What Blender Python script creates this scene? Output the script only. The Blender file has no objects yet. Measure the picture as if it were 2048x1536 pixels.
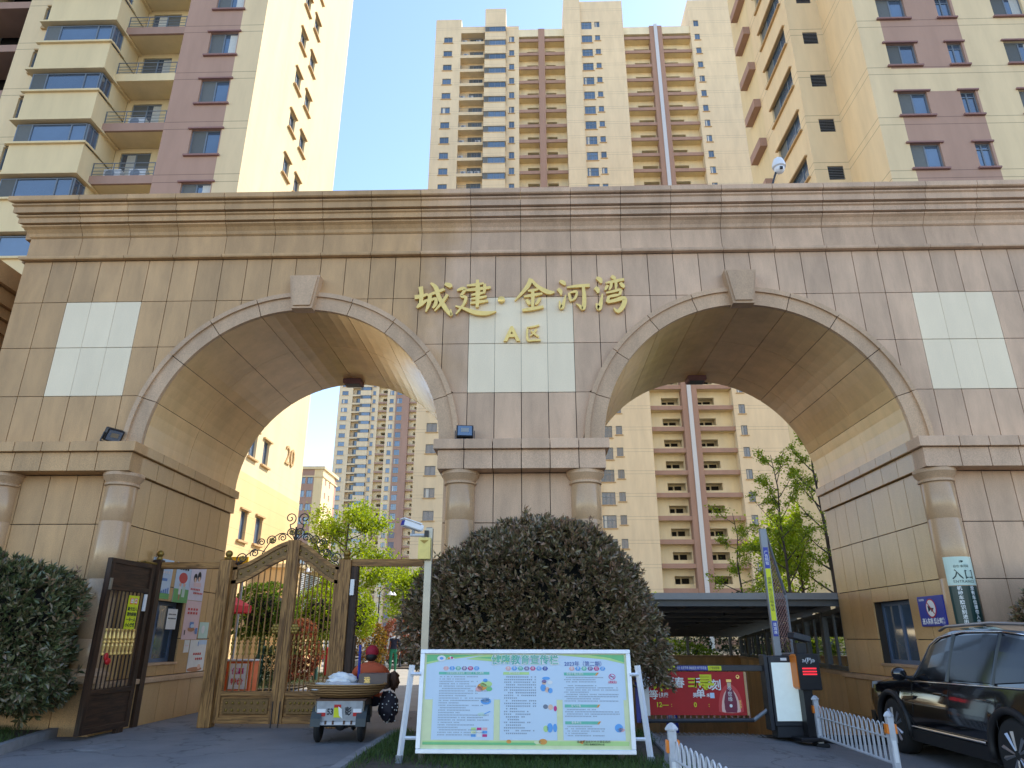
import bpy, math, random
import numpy as np
from mathutils import Vector, Matrix, Euler
random.seed(7); RNG = np.random.default_rng(7)
SC = bpy.context.scene
COL = SC.collection
rad = math.radians
pi = math.pi

# ---------------------------------------------------------------- camera
cam_d = bpy.data.cameras.new('camera'); cam = bpy.data.objects.new('camera', cam_d); COL.objects.link(cam)
cam_d.sensor_width = 36; cam_d.lens = 1380 / 2048 * 36; cam_d.clip_start = 0.05; cam_d.clip_end = 3000
PITCH, YAW, ROLL = 0.351814, -0.0286096, -0.00116244
def _cam():
    sy, cy = math.sin(YAW), math.cos(YAW); sp, cp = math.sin(PITCH), math.cos(PITCH); sr, cr = math.sin(ROLL), math.cos(ROLL)
    Rv = Vector((cy, -sy, 0)); Fh = Vector((sy, cy, 0)); Z = Vector((0, 0, 1))
    F = cp * Fh + sp * Z; U = -sp * Fh + cp * Z
    r = cr * Rv - sr * U; u = sr * Rv + cr * U
    m = Matrix((( r.x, u.x, -F.x, 0.1718), (r.y, u.y, -F.y, -12.0293), (r.z, u.z, -F.z, 1.48), (0, 0, 0, 1)))
    cam.matrix_world = m
_cam(); SC.camera = cam

# ---------------------------------------------------------------- world, sun, exposure
SUN_AZ = rad(36); SUN_EL = rad(46)          # azimuth from +X towards +Y
W = bpy.data.worlds.new('World'); SC.world = W; W.use_nodes = True
nt = W.node_tree; bg = nt.nodes['Background']
sky = nt.nodes.new('ShaderNodeTexSky'); sky.sky_type = 'NISHITA'; sky.sun_disc = False
sky.sun_elevation = SUN_EL; sky.sun_rotation = pi / 2 - SUN_AZ; sky.altitude = 50; sky.air_density = 1.0; sky.dust_density = 0.3; sky.ozone_density = 1.0
hs = nt.nodes.new('ShaderNodeHueSaturation'); hs.inputs['Saturation'].default_value = 1.10
tint = nt.nodes.new('ShaderNodeVectorMath'); tint.operation = 'MULTIPLY'; tint.inputs[1].default_value = (1.10, 0.975, 0.905)
nt.links.new(sky.outputs[0], hs.inputs['Color']); nt.links.new(hs.outputs[0], tint.inputs[0]); nt.links.new(tint.outputs[0], bg.inputs[0]); bg.inputs[1].default_value = 0.15
sun_d = bpy.data.lights.new('sun', 'SUN'); sun_d.energy = 2.5; sun_d.angle = rad(0.53); sun_d.color = (1.0, 0.93, 0.82)
sun = bpy.data.objects.new('sun', sun_d); COL.objects.link(sun)
_d = Vector((math.cos(SUN_AZ) * math.cos(SUN_EL), math.sin(SUN_AZ) * math.cos(SUN_EL), math.sin(SUN_EL)))
sun.rotation_euler = _d.to_track_quat('Z', 'Y').to_euler(); sun.location = (30, 20, 60)
vs = SC.view_settings; vs.view_transform = 'Standard'; vs.look = 'None'; vs.exposure = 1.55; vs.gamma = 1.0; vs.use_curve_mapping = False
SC.cycles.max_bounces = 5; SC.cycles.diffuse_bounces = 3; SC.cycles.glossy_bounces = 3; SC.cycles.transmission_bounces = 6; SC.cycles.transparent_max_bounces = 8

# ---------------------------------------------------------------- helpers
def lin(h, k=1.0):
    h = h.lstrip('#'); o = []
    for i in (0, 2, 4):
        c = int(h[i:i+2], 16) / 255
        o.append((c / 12.92 if c <= .04045 else ((c + .055) / 1.055) ** 2.4) * k)
    return tuple(o)
ORG = {}
class MB:
    def __init__(s): s.v = []; s.f = []; s.m = []
    def add(s, vs, fs, m=0):
        n = len(s.v); s.v.extend(vs)
        for f in fs: s.f.append(tuple(i + n for i in f)); s.m.append(m)
        return s
    def hexa(s, p, m=0):      # p: 4 bottom ccw, 4 top ccw
        return s.add(p, [(3,2,1,0),(4,5,6,7),(0,1,5,4),(1,2,6,5),(2,3,7,6),(3,0,4,7)], m)
    def box(s, x0, x1, y0, y1, z0, z1, m=0):
        return s.hexa([(x0,y0,z0),(x1,y0,z0),(x1,y1,z0),(x0,y1,z0),(x0,y0,z1),(x1,y0,z1),(x1,y1,z1),(x0,y1,z1)], m)
    def bbox(s, x0, x1, y0, y1, z0, z1, b=.01, m=0):   # chamfered box
        def ring(d, z): return [(x0+d,y0+d,z),(x1-d,y0+d,z),(x1-d,y1-d,z),(x0+d,y1-d,z)]
        R = [ring(b, z0), ring(0, z0+b), ring(0, z1-b), ring(b, z1)]
        n = len(s.v)
        vs = [p for r in R for p in r]; fs = [(3,2,1,0),(12,13,14,15)]
        for k in range(3):
            for i in range(4): j = (i+1) % 4; fs.append((4*k+i, 4*k+j, 4*k+4+j, 4*k+4+i))
        return s.add(vs, fs, m)
    def prism(s, poly, fn, t0=0., t1=1., m=0, mside=None):
        n = len(poly); a = [fn(u, v, t0) for u, v in poly]; b = [fn(u, v, t1) for u, v in poly]
        s.add(a + b, [tuple(range(n-1, -1, -1)), tuple(range(n, 2*n))], m)
        s.add(a + b, [(i, (i+1) % n, n+(i+1) % n, n+i) for i in range(n)], m if mside is None else mside)
        return s
    def tube(s, pts, r, n=8, m=0, cap=True):
        pts = [Vector(p) for p in pts]; k = len(pts)
        rr = r if isinstance(r, (list, tuple)) else [r] * k
        up = None; vs = []; fs = []
        for i, p in enumerate(pts):
            t = (pts[min(i+1, k-1)] - pts[max(i-1, 0)])
            if t.length < 1e-9: t = Vector((0, 0, 1))
            t.normalize()
            if up is None:
                up = Vector((0, 0, 1)) if abs(t.z) < .9 else Vector((1, 0, 0))
            a = t.cross(up)
            if a.length < 1e-6: up = Vector((1, 0, 0)) if abs(t.x) < .9 else Vector((0, 1, 0)); a = t.cross(up)
            a.normalize(); b = a.cross(t).normalized(); up = b
            for j in range(n):
                q = 2 * pi * j / n
                vs.append(tuple(p + rr[i] * (math.cos(q) * a + math.sin(q) * b)))
        for i in range(k-1):
            for j in range(n): jj = (j+1) % n; fs.append((i*n+j, i*n+jj, (i+1)*n+jj, (i+1)*n+j))
        if cap: fs.append(tuple(range(n-1, -1, -1))); fs.append(tuple((k-1)*n+j for j in range(n)))
        return s.add(vs, fs, m)
    def lathe(s, prof, c=(0, 0, 0), n=16, m=0, mat=None, a0=0, a1=2*pi):
        vs = []; fs = []; k = len(prof); full = abs(a1-a0-2*pi) < 1e-6; nn = n if full else n+1
        for r, z in prof:
            for j in range(nn):
                q = a0 + (a1-a0) * j / n; p = Vector((r*math.cos(q), r*math.sin(q), z))
                if mat is not None: p = mat @ p
                vs.append((p.x+c[0], p.y+c[1], p.z+c[2]))
        for i in range(k-1):
            for j in range(n): jj = (j+1) % nn; fs.append((i*nn+j, i*nn+jj, (i+1)*nn+jj, (i+1)*nn+j))
        if full:
            fs.append(tuple(range(nn-1, -1, -1))); fs.append(tuple((k-1)*nn+j for j in range(nn)))
        return s.add(vs, fs, m)
    def ball(s, c, r, n=12, m=0, sc=(1, 1, 1)):
        h = n // 2
        prof = [(max(1e-4, math.sin(pi*i/h)), -math.cos(pi*i/h)) for i in range(h+1)]
        return s.lathe(prof, c, n, m, Matrix.Diagonal((r*sc[0], r*sc[1], r*sc[2])))
    def xf(s, mat, start=0):
        s.v[start:] = [tuple(mat @ Vector(p)) for p in s.v[start:]]; return s
    def mesh(s, name, mats, smooth=False, org=(0, 0, 0)):
        me = bpy.data.meshes.new(name)
        ox, oy, oz = org
        me.from_pydata([(x-ox, y-oy, z-oz) for x, y, z in s.v], [], s.f)
        for mt in (mats if isinstance(mats, (list, tuple)) else [mats]): me.materials.append(mt)
        if any(s.m): me.polygons.foreach_set('material_index', s.m)
        if smooth:
            me.polygons.foreach_set('use_smooth', [True] * len(s.f))
            if isinstance(smooth, (int, float)) and smooth is not True:
                try: me.set_sharp_from_angle(angle=rad(smooth))
                except Exception: pass
        me.update(); return me
    def obj(s, name, mats, parent=None, smooth=False, loc=None):
        org = ORG.get(parent.name, (0, 0, 0)) if parent else (loc or (0, 0, 0))
        o = bpy.data.objects.new(name, s.mesh(name, mats, smooth, org)); COL.objects.link(o)
        if parent: o.parent = parent; ORG[o.name] = org
        else: o.location = org; ORG[o.name] = tuple(org)
        return o
def tag(o, label=None, cat=None, group=None, kind=None):
    if label: o['label'] = label
    if cat: o['category'] = cat
    if group: o['group'] = group
    if kind: o['kind'] = kind
    return o
def thing(name, label, cat, loc=(0, 0, 0), group=None):
    o = bpy.data.objects.new(name, None); COL.objects.link(o); o.empty_display_size = .2
    o.location = loc; ORG[o.name] = tuple(loc); return tag(o, label, cat, group)
def inst(mesh, name, parent, loc, rz=0., sc=None):      # a part that shares mesh data
    o = bpy.data.objects.new(name, mesh); COL.objects.link(o); o.parent = parent
    g = ORG.get(parent.name, (0, 0, 0)); o.location = (loc[0]-g[0], loc[1]-g[1], loc[2]-g[2])
    if rz: o.rotation_euler = (0, 0, rz)
    if sc: o.scale = sc
    ORG[o.name] = (0, 0, 0)
    return o
def copy_tree(o, parent=None):
    c = o.copy(); COL.objects.link(c); c.parent = parent
    for ch in o.children: copy_tree(ch, c)
    return c
def text_mb(body, size, mat4, extrude=.002, spacing=1.0, align='CENTER', res=2, bold=0., m=0, sx=1.0):
    c = bpy.data.curves.new('txt', 'FONT'); c.body = body; c.size = size; c.extrude = extrude; c.align_x = align; c.align_y = 'CENTER'
    c.resolution_u = res; c.space_character = spacing; c.offset = bold
    o = bpy.data.objects.new('txt', c); COL.objects.link(o)
    me = o.to_mesh()
    mb = MB(); S = Matrix.Diagonal((sx, 1, 1, 1))
    mb.add([tuple(mat4 @ (S @ v.co)) for v in me.vertices], [tuple(p.vertices) for p in me.polygons], m)
    o.to_mesh_clear(); bpy.data.objects.remove(o); bpy.data.curves.remove(c)
    return mb
def join(a, b, moff=None):
    n = len(a.v); a.v.extend(b.v)
    for f, m in zip(b.f, b.m): a.f.append(tuple(i+n for i in f)); a.m.append(m if moff is None else moff)
    return a
def FRONT(x, y, z): return Matrix(((1,0,0,x),(0,0,-1,y),(0,1,0,z),(0,0,0,1)))     # text plane facing -Y
# ---------------------------------------------------------------- materials
MT = {}
def _new(name):
    m = bpy.data.materials.new(name); m.use_nodes = True; n = m.node_tree; b = n.nodes['Principled BSDF']; MT[name] = m
    return m, n, b
def N(n, t, **kw):
    x = n.nodes.new(t)
    for k, v in kw.items():
        if isinstance(k, str) and hasattr(x, k): setattr(x, k, v)
    return x
def plain(name, col, rough=.6, metal=0., spec=.5, var=.06, scale=8., bump=0., bscale=60., emit=None, coat=0., rnd=0., ior=None):
    m, n, b = _new(name); L = n.links.new
    tc = N(n, 'ShaderNodeTexCoord'); no = N(n, 'ShaderNodeTexNoise'); no.inputs['Scale'].default_value = scale; no.inputs['Detail'].default_value = 4
    L(tc.outputs['Object'], no.inputs['Vector'])
    mp = N(n, 'ShaderNodeMapRange'); mp.inputs[1].default_value = .25; mp.inputs[2].default_value = .75; mp.inputs[3].default_value = 1-var; mp.inputs[4].default_value = 1+var
    L(no.outputs[0], mp.inputs[0]); last = mp.outputs[0]
    if rnd:
        oi = N(n, 'ShaderNodeObjectInfo'); m2 = N(n, 'ShaderNodeMapRange'); m2.inputs[3].default_value = 1-rnd; m2.inputs[4].default_value = 1+rnd
        L(oi.outputs['Random'], m2.inputs[0]); mu = N(n, 'ShaderNodeMath', operation='MULTIPLY'); L(last, mu.inputs[0]); L(m2.outputs[0], mu.inputs[1]); last = mu.outputs[0]
    vm = N(n, 'ShaderNodeVectorMath', operation='SCALE'); vm.inputs[0].default_value = col[:3]; L(last, vm.inputs['Scale'])
    L(vm.outputs[0], b.inputs['Base Color'])
    b.inputs['Roughness'].default_value = rough; b.inputs['Metallic'].default_value = metal; b.inputs['Specular IOR Level'].default_value = spec
    if ior: b.inputs['IOR'].default_value = ior
    if coat: b.inputs['Coat Weight'].default_value = coat; b.inputs['Coat Roughness'].default_value = .05
    if bump:
        bp = N(n, 'ShaderNodeBump'); bp.inputs['Strength'].default_value = bump; bp.inputs['Distance'].default_value = .01
        n2 = N(n, 'ShaderNodeTexNoise'); n2.inputs['Scale'].default_value = bscale; n2.inputs['Detail'].default_value = 3
        L(tc.outputs['Object'], n2.inputs['Vector']); L(n2.outputs[0], bp.inputs['Height']); L(bp.outputs[0], b.inputs['Normal'])
    if emit: b.inputs['Emission Color'].default_value = (*col[:3], 1); b.inputs['Emission Strength'].default_value = emit
    return m
def granite(name, a, bcol, rough=.5, rnd=.1, split=None, stain=.25, spec=.5, speck=.22, sscale=70.):
    """speckled stone; a/bcol = two stone colours of the blend; split = world x at which the stone batch changes"""
    m, n, b = _new(name); L = n.links.new
    tc = N(n, 'ShaderNodeTexCoord'); ge = N(n, 'ShaderNodeNewGeometry'); P = ge.outputs['Position']
    big = N(n, 'ShaderNodeTexNoise'); big.inputs['Scale'].default_value = .9; big.inputs['Detail'].default_value = 3; big.inputs['Roughness'].default_value = .6; L(P, big.inputs['Vector'])
    mix = N(n, 'ShaderNodeMix', data_type='RGBA'); mix.inputs[6].default_value = (*a, 1); mix.inputs[7].default_value = (*bcol, 1)
    if split is not None:
        sx = N(n, 'ShaderNodeSeparateXYZ'); L(P, sx.inputs[0])
        ad = N(n, 'ShaderNodeMath', operation='MULTIPLY_ADD'); L(big.outputs[0], ad.inputs[0]); ad.inputs[1].default_value = 2.6; L(sx.outputs[0], ad.inputs[2])
        mr = N(n, 'ShaderNodeMapRange'); mr.inputs[1].default_value = split+1.3-.5; mr.inputs[2].default_value = split+1.3+.6; L(ad.outputs[0], mr.inputs[0]); L(mr.outputs[0], mix.inputs[0])
    else:
        L(big.outputs[0], mix.inputs[0])
    sp = N(n, 'ShaderNodeTexNoise'); sp.inputs['Scale'].default_value = sscale; sp.inputs['Detail'].default_value = 2; sp.inputs['Roughness'].default_value = .8; L(P, sp.inputs['Vector'])
    s1 = N(n, 'ShaderNodeMapRange'); s1.inputs[1].default_value = .3; s1.inputs[2].default_value = .7; s1.inputs[3].default_value = 1-speck; s1.inputs[4].default_value = 1+speck; L(sp.outputs[0], s1.inputs[0])
    # stains: vertical streaks
    mpg = N(n, 'ShaderNodeMapping'); mpg.inputs['Scale'].default_value = (1.6, 1.6, .45); L(P, mpg.inputs[0])
    st = N(n, 'ShaderNodeTexNoise'); st.inputs['Scale'].default_value = 1.3; st.inputs['Detail'].default_value = 4; st.inputs['Roughness'].default_value = .65; L(mpg.outputs[0], st.inputs['Vector'])
    s2 = N(n, 'ShaderNodeMapRange'); s2.inputs[1].default_value = .35; s2.inputs[2].default_value = .7; s2.inputs[3].default_value = 1+stain*.35; s2.inputs[4].default_value = 1-stain; L(st.outputs[0], s2.inputs[0])
    oi = N(n, 'ShaderNodeObjectInfo'); s3 = N(n, 'ShaderNodeMapRange'); s3.inputs[3].default_value = 1-rnd; s3.inputs[4].default_value = 1+rnd; L(oi.outputs['Random'], s3.inputs[0])
    m1 = N(n, 'ShaderNodeMath', operation='MULTIPLY'); L(s1.outputs[0], m1.inputs[0]); L(s2.outputs[0], m1.inputs[1])
    m2 = N(n, 'ShaderNodeMath', operation='MULTIPLY'); L(m1.outputs[0], m2.inputs[0]); L(s3.outputs[0], m2.inputs[1])
    vm = N(n, 'ShaderNodeVectorMath', operation='SCALE'); L(mix.outputs[2], vm.inputs[0]); L(m2.outputs[0], vm.inputs['Scale']); L(vm.outputs[0], b.inputs['Base Color'])
    b.inputs['Roughness'].default_value = rough; b.inputs['Specular IOR Level'].default_value = spec
    bp = N(n, 'ShaderNodeBump'); bp.inputs['Strength'].default_value = .12; bp.inputs['Distance'].default_value = .004; L(sp.outputs[0], bp.inputs['Height']); L(bp.outputs[0], b.inputs['Normal'])
    return m
def stucco(name, col, z0=0., period=3.0, lines=((0., .035), (.42, .035)), dark=.55, rough=.85, var=.08):
    """painted render with scored joint lines at each storey (fine relief) and faint streaks"""
    m, n, b = _new(name); L = n.links.new
    ge = N(n, 'ShaderNodeNewGeometry'); P = ge.outputs['Position']; sx = N(n, 'ShaderNodeSeparateXYZ'); L(P, sx.inputs[0])
    val = None
    for off, wd in lines:
        s = N(n, 'ShaderNodeMath', operation='SUBTRACT'); L(sx.outputs[2], s.inputs[0]); s.inputs[1].default_value = z0+off
        mo = N(n, 'ShaderNodeMath', operation='FLOORED_MODULO'); L(s.outputs[0], mo.inputs[0]); mo.inputs[1].default_value = period
        c = N(n, 'ShaderNodeMath', operation='LESS_THAN'); L(mo.outputs[0], c.inputs[0]); c.inputs[1].default_value = wd
        if val is None: val = c.outputs[0]
        else:
            a = N(n, 'ShaderNodeMath', operation='MAXIMUM'); L(val, a.inputs[0]); L(c.outputs[0], a.inputs[1]); val = a.outputs[0]
    mp = N(n, 'ShaderNodeMapping'); mp.inputs['Scale'].default_value = (.9, .9, .18); L(P, mp.inputs[0])
    no = N(n, 'ShaderNodeTexNoise'); no.inputs['Scale'].default_value = 1.; no.inputs['Detail'].default_value = 4; no.inputs['Roughness'].default_value = .65; L(mp.outputs[0], no.inputs['Vector'])
    r = N(n, 'ShaderNodeMapRange'); r.inputs[1].default_value = .3; r.inputs[2].default_value = .7; r.inputs[3].default_value = 1-var; r.inputs[4].default_value = 1+var; L(no.outputs[0], r.inputs[0])
    last = r.outputs[0]
    if val is not None:
        k = N(n, 'ShaderNodeMath', operation='MULTIPLY_ADD'); L(val, k.inputs[0]); k.inputs[1].default_value = dark-1; k.inputs[2].default_value = 1
        mu = N(n, 'ShaderNodeMath', operation='MULTIPLY'); L(last, mu.inputs[0]); L(k.outputs[0], mu.inputs[1]); last = mu.outputs[0]
    vm = N(n, 'ShaderNodeVectorMath', operation='SCALE'); vm.inputs[0].default_value = col; L(last, vm.inputs['Scale']); L(vm.outputs[0], b.inputs['Base Color'])
    b.inputs['Roughness'].default_value = rough; b.inputs['Specular IOR Level'].default_value = .25
    n2 = N(n, 'ShaderNodeTexNoise'); n2.inputs['Scale'].default_value = 40; L(P, n2.inputs['Vector'])
    bp = N(n, 'ShaderNodeBump'); bp.inputs['Strength'].default_value = .15; bp.inputs['Distance'].default_value = .01; L(n2.outputs[0], bp.inputs['Height']); L(bp.outputs[0], b.inputs['Normal'])
    return m
def wood(name, a, c, axis=2, rough=.55, spec=.35):
    m, n, b = _new(name); L = n.links.new
    tc = N(n, 'ShaderNodeTexCoord'); mp = N(n, 'ShaderNodeMapping'); sc = [26, 26, 26]; sc[axis] = 2.2; mp.inputs['Scale'].default_value = sc; L(tc.outputs['Object'], mp.inputs[0])
    no = N(n, 'ShaderNodeTexNoise'); no.inputs['Scale'].default_value = 1; no.inputs['Detail'].default_value = 6; no.inputs['Roughness'].default_value = .62; no.inputs['Distortion'].default_value = .8; L(mp.outputs[0], no.inputs['Vector'])
    cr = N(n, 'ShaderNodeMapRange'); cr.inputs[1].default_value = .34; cr.inputs[2].default_value = .66; L(no.outputs[0], cr.inputs[0])
    mix = N(n, 'ShaderNodeMix', data_type='RGBA'); mix.inputs[6].default_value = (*a, 1); mix.inputs[7].default_value = (*c, 1); L(cr.outputs[0], mix.inputs[0]); L(mix.outputs[2], b.inputs['Base Color'])
    b.inputs['Roughness'].default_value = rough; b.inputs['Specular IOR Level'].default_value = spec
    bp = N(n, 'ShaderNodeBump'); bp.inputs['Strength'].default_value = .25; bp.inputs['Distance'].default_value = .006; L(no.outputs[0], bp.inputs['Height']); L(bp.outputs[0], b.inputs['Normal'])
    return m
def leafmat(name, cols, rough=.45, trans=.35, spec=.4):
    """foliage: colour varied leaf by leaf through a vertex-free random (per-island)"""
    m, n, b = _new(name); L = n.links.new
    ge = N(n, 'ShaderNodeNewGeometry'); cr = N(n, 'ShaderNodeValToRGB'); L(ge.outputs['Random Per Island'], cr.inputs[0])
    e = cr.color_ramp.elements
    while len(e) < len(cols): e.new(.5)
    for i, c in enumerate(cols): e[i].position = i / max(1, len(cols)-1); e[i].color = (*c, 1)
    L(cr.outputs[0], b.inputs['Base Color']); b.inputs['Roughness'].default_value = rough; b.inputs['Specular IOR Level'].default_value = spec
    if trans:
        tr = N(n, 'ShaderNodeBsdfTranslucent'); mx = N(n, 'ShaderNodeMixShader'); mx.inputs[0].default_value = trans
        hs = N(n, 'ShaderNodeHueSaturation'); hs.inputs['Saturation'].default_value = 1.1; hs.inputs['Value'].default_value = 1.3; L(cr.outputs[0], hs.inputs['Color']); L(hs.outputs[0], tr.inputs[0])
        out = n.nodes['Material Output']; L(b.outputs[0], mx.inputs[1]); L(tr.outputs[0], mx.inputs[2]); L(mx.outputs[0], out.inputs[0])
    return m
def glass_pane(name, tint=(.9, .95, .95), rough=.02):
    m, n, b = _new(name); L = n.links.new
    tr = N(n, 'ShaderNodeBsdfTransparent'); tr.inputs[0].default_value = (*tint, 1); gl = N(n, 'ShaderNodeBsdfGlossy'); gl.inputs['Roughness'].default_value = rough
    fr = N(n, 'ShaderNodeFresnel'); fr.inputs[0].default_value = 1.5; mx = N(n, 'ShaderNodeMixShader'); L(fr.outputs[0], mx.inputs[0]); L(tr.outputs[0], mx.inputs[1]); L(gl.outputs[0], mx.inputs[2])
    L(mx.outputs[0], n.nodes['Material Output'].inputs[0]); return m
TAN = lin('a08a68'); PINK = lin('a8968a')
granite('stone', lin('c39b6c'), lin('cdab8c'), .55, .10, split=-1.6, stain=.24, speck=.3, sscale=95.)
granite('stone_white', (.86, .71, .49), (.90, .75, .53), .55, .03, stain=.06, speck=.12)
granite('stone_polish', lin('c49e66'), lin('bc986c'), .22, .07, stain=.12, speck=.14)
granite('stone_soffit', lin('deb67e'), lin('e2bc88'), .24, .05, stain=.15, speck=.06)
granite('stone_arch', lin('c29f7a'), lin('c6a585'), .5, .05, stain=.2)
granite('column_stone', lin('be9a70'), lin('c0a080'), .2, .04, stain=.12, speck=.12)
plain('core_dark', (.045, .036, .028), .9)
plain('gold', lin('f4cf7c'), .38, .45, var=.08, scale=14)
plain('gold_dull', lin('8f7638'), .42, .6, var=.2, scale=20)
plain('bronze', lin('6b5230'), .45, .45, var=.3, scale=30)
plain('glass_win', (.06, .1, .16), .06, 0, .9, var=.25, scale=.7, rnd=.35, ior=1.9)
plain('glass_far', (.09, .14, .21), .1, 0, .8, var=.2, scale=.4, rnd=.3, ior=1.8)
plain('screen', (.12, .125, .12), .7, rnd=.25)
plain('frame_grey', (.16, .19, .23), .5, rnd=.05)
plain('frame_blue', (.1, .15, .24), .5)
plain('curtain', (.55, .55, .52), .9, rnd=.25)
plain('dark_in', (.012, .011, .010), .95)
stucco('yellow', lin('e4cba2'), 21.0)
stucco('yellow_plain', lin('e1ca9e'), lines=())
stucco('brown', lin('b3917f'), 21.0)
stucco('brown_plain', lin('a88878'), lines=())
stucco('yellow_lit', lin('dfc89e'), 21.0, lines=((0., .02), (.42, .02)), dark=.85)
stucco('yellow_c', lin('e3ceac'), .67)
stucco('yellow_pale', lin('e6d8b8'), lines=())
stucco('podium', lin('e0be8a'), 0.0, .75, lines=((0., .018),), dark=.75)
plain('sill', lin('bf9d70'), .8)
plain('sill_brown', lin('94706a'), .8)
plain('white_paint', (.6, .61, .63), .4, var=.03)
plain('rail_paint', (.5, .52, .55), .45, var=.12, scale=14)
plain('white_gloss', (.75, .76, .78), .25, var=.02)
plain('metal_grey', (.22, .24, .27), .4, .3)
plain('metal_dark', (.035, .038, .045), .45, .2)
plain('steel', (.36, .34, .29), .35, .7)
plain('black_plastic', (.012, .012, .014), .4)
plain('rubber', (.014, .014, .014), .8)
plain('orange', (.8, .22, .02), .4)
plain('red', (.5, .012, .012), .5)
plain('blue_sign', (.01, .03, .3), .35)
plain('ink', (.02, .025, .035), .7)
plain('white_ink', (.8, .82, .8), .6)
wood('wood', lin('533518'), lin('b68850'), 2)
wood('wood_h', lin('533518'), lin('b4864e'), 0)
wood('wood_dark', lin('1d1510'), lin('4a3324'), 2)
wood('wood_dark_h', lin('1d1510'), lin('4a3324'), 1)
def asphalt(name, a, c):
    m, n, b = _new(name); L = n.links.new
    ge = N(n, 'ShaderNodeNewGeometry'); P = ge.outputs['Position']
    n1 = N(n, 'ShaderNodeTexNoise'); n1.inputs['Scale'].default_value = .55; n1.inputs['Detail'].default_value = 5; n1.inputs['Roughness'].default_value = .7; L(P, n1.inputs['Vector'])
    n2 = N(n, 'ShaderNodeTexNoise'); n2.inputs['Scale'].default_value = 160; n2.inputs['Detail'].default_value = 2; L(P, n2.inputs['Vector'])
    vo = N(n, 'ShaderNodeTexVoronoi', feature='DISTANCE_TO_EDGE'); vo.inputs['Scale'].default_value = .42; wp = N(n, 'ShaderNodeVectorMath', operation='ADD'); n3 = N(n, 'ShaderNodeTexNoise'); n3.inputs['Scale'].default_value = 1.7; n3.inputs['Detail'].default_value = 4; L(P, n3.inputs['Vector']); L(P, wp.inputs[0]); L(n3.outputs[1], wp.inputs[1]); L(wp.outputs[0], vo.inputs['Vector'])
    ck = N(n, 'ShaderNodeMapRange'); ck.inputs[1].default_value = .0; ck.inputs[2].default_value = .012; ck.inputs[3].default_value = .55; ck.inputs[4].default_value = 1.; L(vo.outputs['Distance'], ck.inputs[0])
    r1 = N(n, 'ShaderNodeMapRange'); r1.inputs[1].default_value = .3; r1.inputs[2].default_value = .72; L(n1.outputs[0], r1.inputs[0])
    mix = N(n, 'ShaderNodeMix', data_type='RGBA'); mix.inputs[6].default_value = (*a, 1); mix.inputs[7].default_value = (*c, 1); L(r1.outputs[0], mix.inputs[0])
    r2 = N(n, 'ShaderNodeMapRange'); r2.inputs[1].default_value = .3; r2.inputs[2].default_value = .7; r2.inputs[3].default_value = .7; r2.inputs[4].default_value = 1.3; L(n2.outputs[0], r2.inputs[0])
    mu = N(n, 'ShaderNodeMath', operation='MULTIPLY'); L(r2.outputs[0], mu.inputs[0]); L(ck.outputs[0], mu.inputs[1])
    vm = N(n, 'ShaderNodeVectorMath', operation='SCALE'); L(mix.outputs[2], vm.inputs[0]); L(mu.outputs[0], vm.inputs['Scale']); L(vm.outputs[0], b.inputs['Base Color']); b.inputs['Roughness'].default_value = .82
    bp = N(n, 'ShaderNodeBump'); bp.inputs['Strength'].default_value = .35; bp.inputs['Distance'].default_value = .006; L(n2.outputs[0], bp.inputs['Height']); L(bp.outputs[0], b.inputs['Normal'])
    return m
asphalt('asphalt', (.15, .15, .158), (.235, .23, .225))
plain('concrete', (.33, .31, .27), .85, var=.12, scale=1.5, bump=.2, bscale=120)
plain('kerb', (.2, .2, .205), .8, var=.2, scale=5, bump=.2)
plain('soil', (.06, .045, .03), .95, var=.4, scale=9, bump=.8, bscale=30)
plain('terrain', (.12, .12, .11), .9, var=.2, scale=.3)
# ---------------------------------------------------------------- ground
def smooth(a, b, x):
    t = min(1, max(0, (x-a)/(b-a))); return t*t*(3-2*t)
def zg(x, y):
    return -.14 * smooth(3.2, 5.4, x) * smooth(1.2, .2, y)
def sheet(name, xs, ys, mat, dz, zf=None, hole=None):
    mb = MB(); nx, ny = len(xs), len(ys)
    mb.v = [(x, y, (zf(x, y) if zf else 0) + dz) for y in ys for x in xs]
    for j in range(ny-1):
        for i in range(nx-1):
            if hole and hole((xs[i]+xs[i+1])/2, (ys[j]+ys[j+1])/2): continue
            mb.f.append((j*nx+i, j*nx+i+1, (j+1)*nx+i+1, (j+1)*nx+i)); mb.m.append(0)
    return tag(mb.obj(name, mat), kind='structure')
RX0, RX1, RY0, RY1 = 1.45, 8.6, .62, 19.0      # the ramp well
inramp = lambda x, y: RX0 < x < RX1 and RY0 < y < RY1
sheet('ground', [-900, -200, -60, -20, 1.45, 8.6, 20, 60, 200, 900], [-900, -200, -40, .62, 19.0, 60, 200, 900], MT['terrain'], -.19, hole=inramp)
# forecourt asphalt (dips towards the ramp lane), courtyard drive and courtyard lawn
fx = sorted(set([-9, -7, -5, -3, -1, 1, 1.45, 2, 3.2] + [3.2+.2*i for i in range(12)] + [5.5, 6.5, 8.6, 10, 14, 30] + [-30, -14]))
fy = sorted([-40, -12, -8, -6, -4, -3, -2, -1, -.4, 0, .2, .4, .62, .8, 1.0, 1.2, 2.5, 4.2])
sheet('forecourt_asphalt', fx, fy, MT['asphalt'], 0, zg, hole=inramp)
sheet('courtyard_drive', [-13.0, -9.6, -7, -5, -3, -1.5, 1.45], [4.2, 8, 14, 20, 26, 34, 70], MT['concrete'], 0)
sheet('courtyard_lawn', [-60, -13.0], [4.2, 30, 70], MT['soil'], -.004)
sheet('courtyard_lawn', [1.45, 8.6], [19.0, 70], MT['soil'], .3)
sheet('courtyard_lawn', [8.6, 60], [4.2, 70], MT['soil'], .3)
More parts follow.
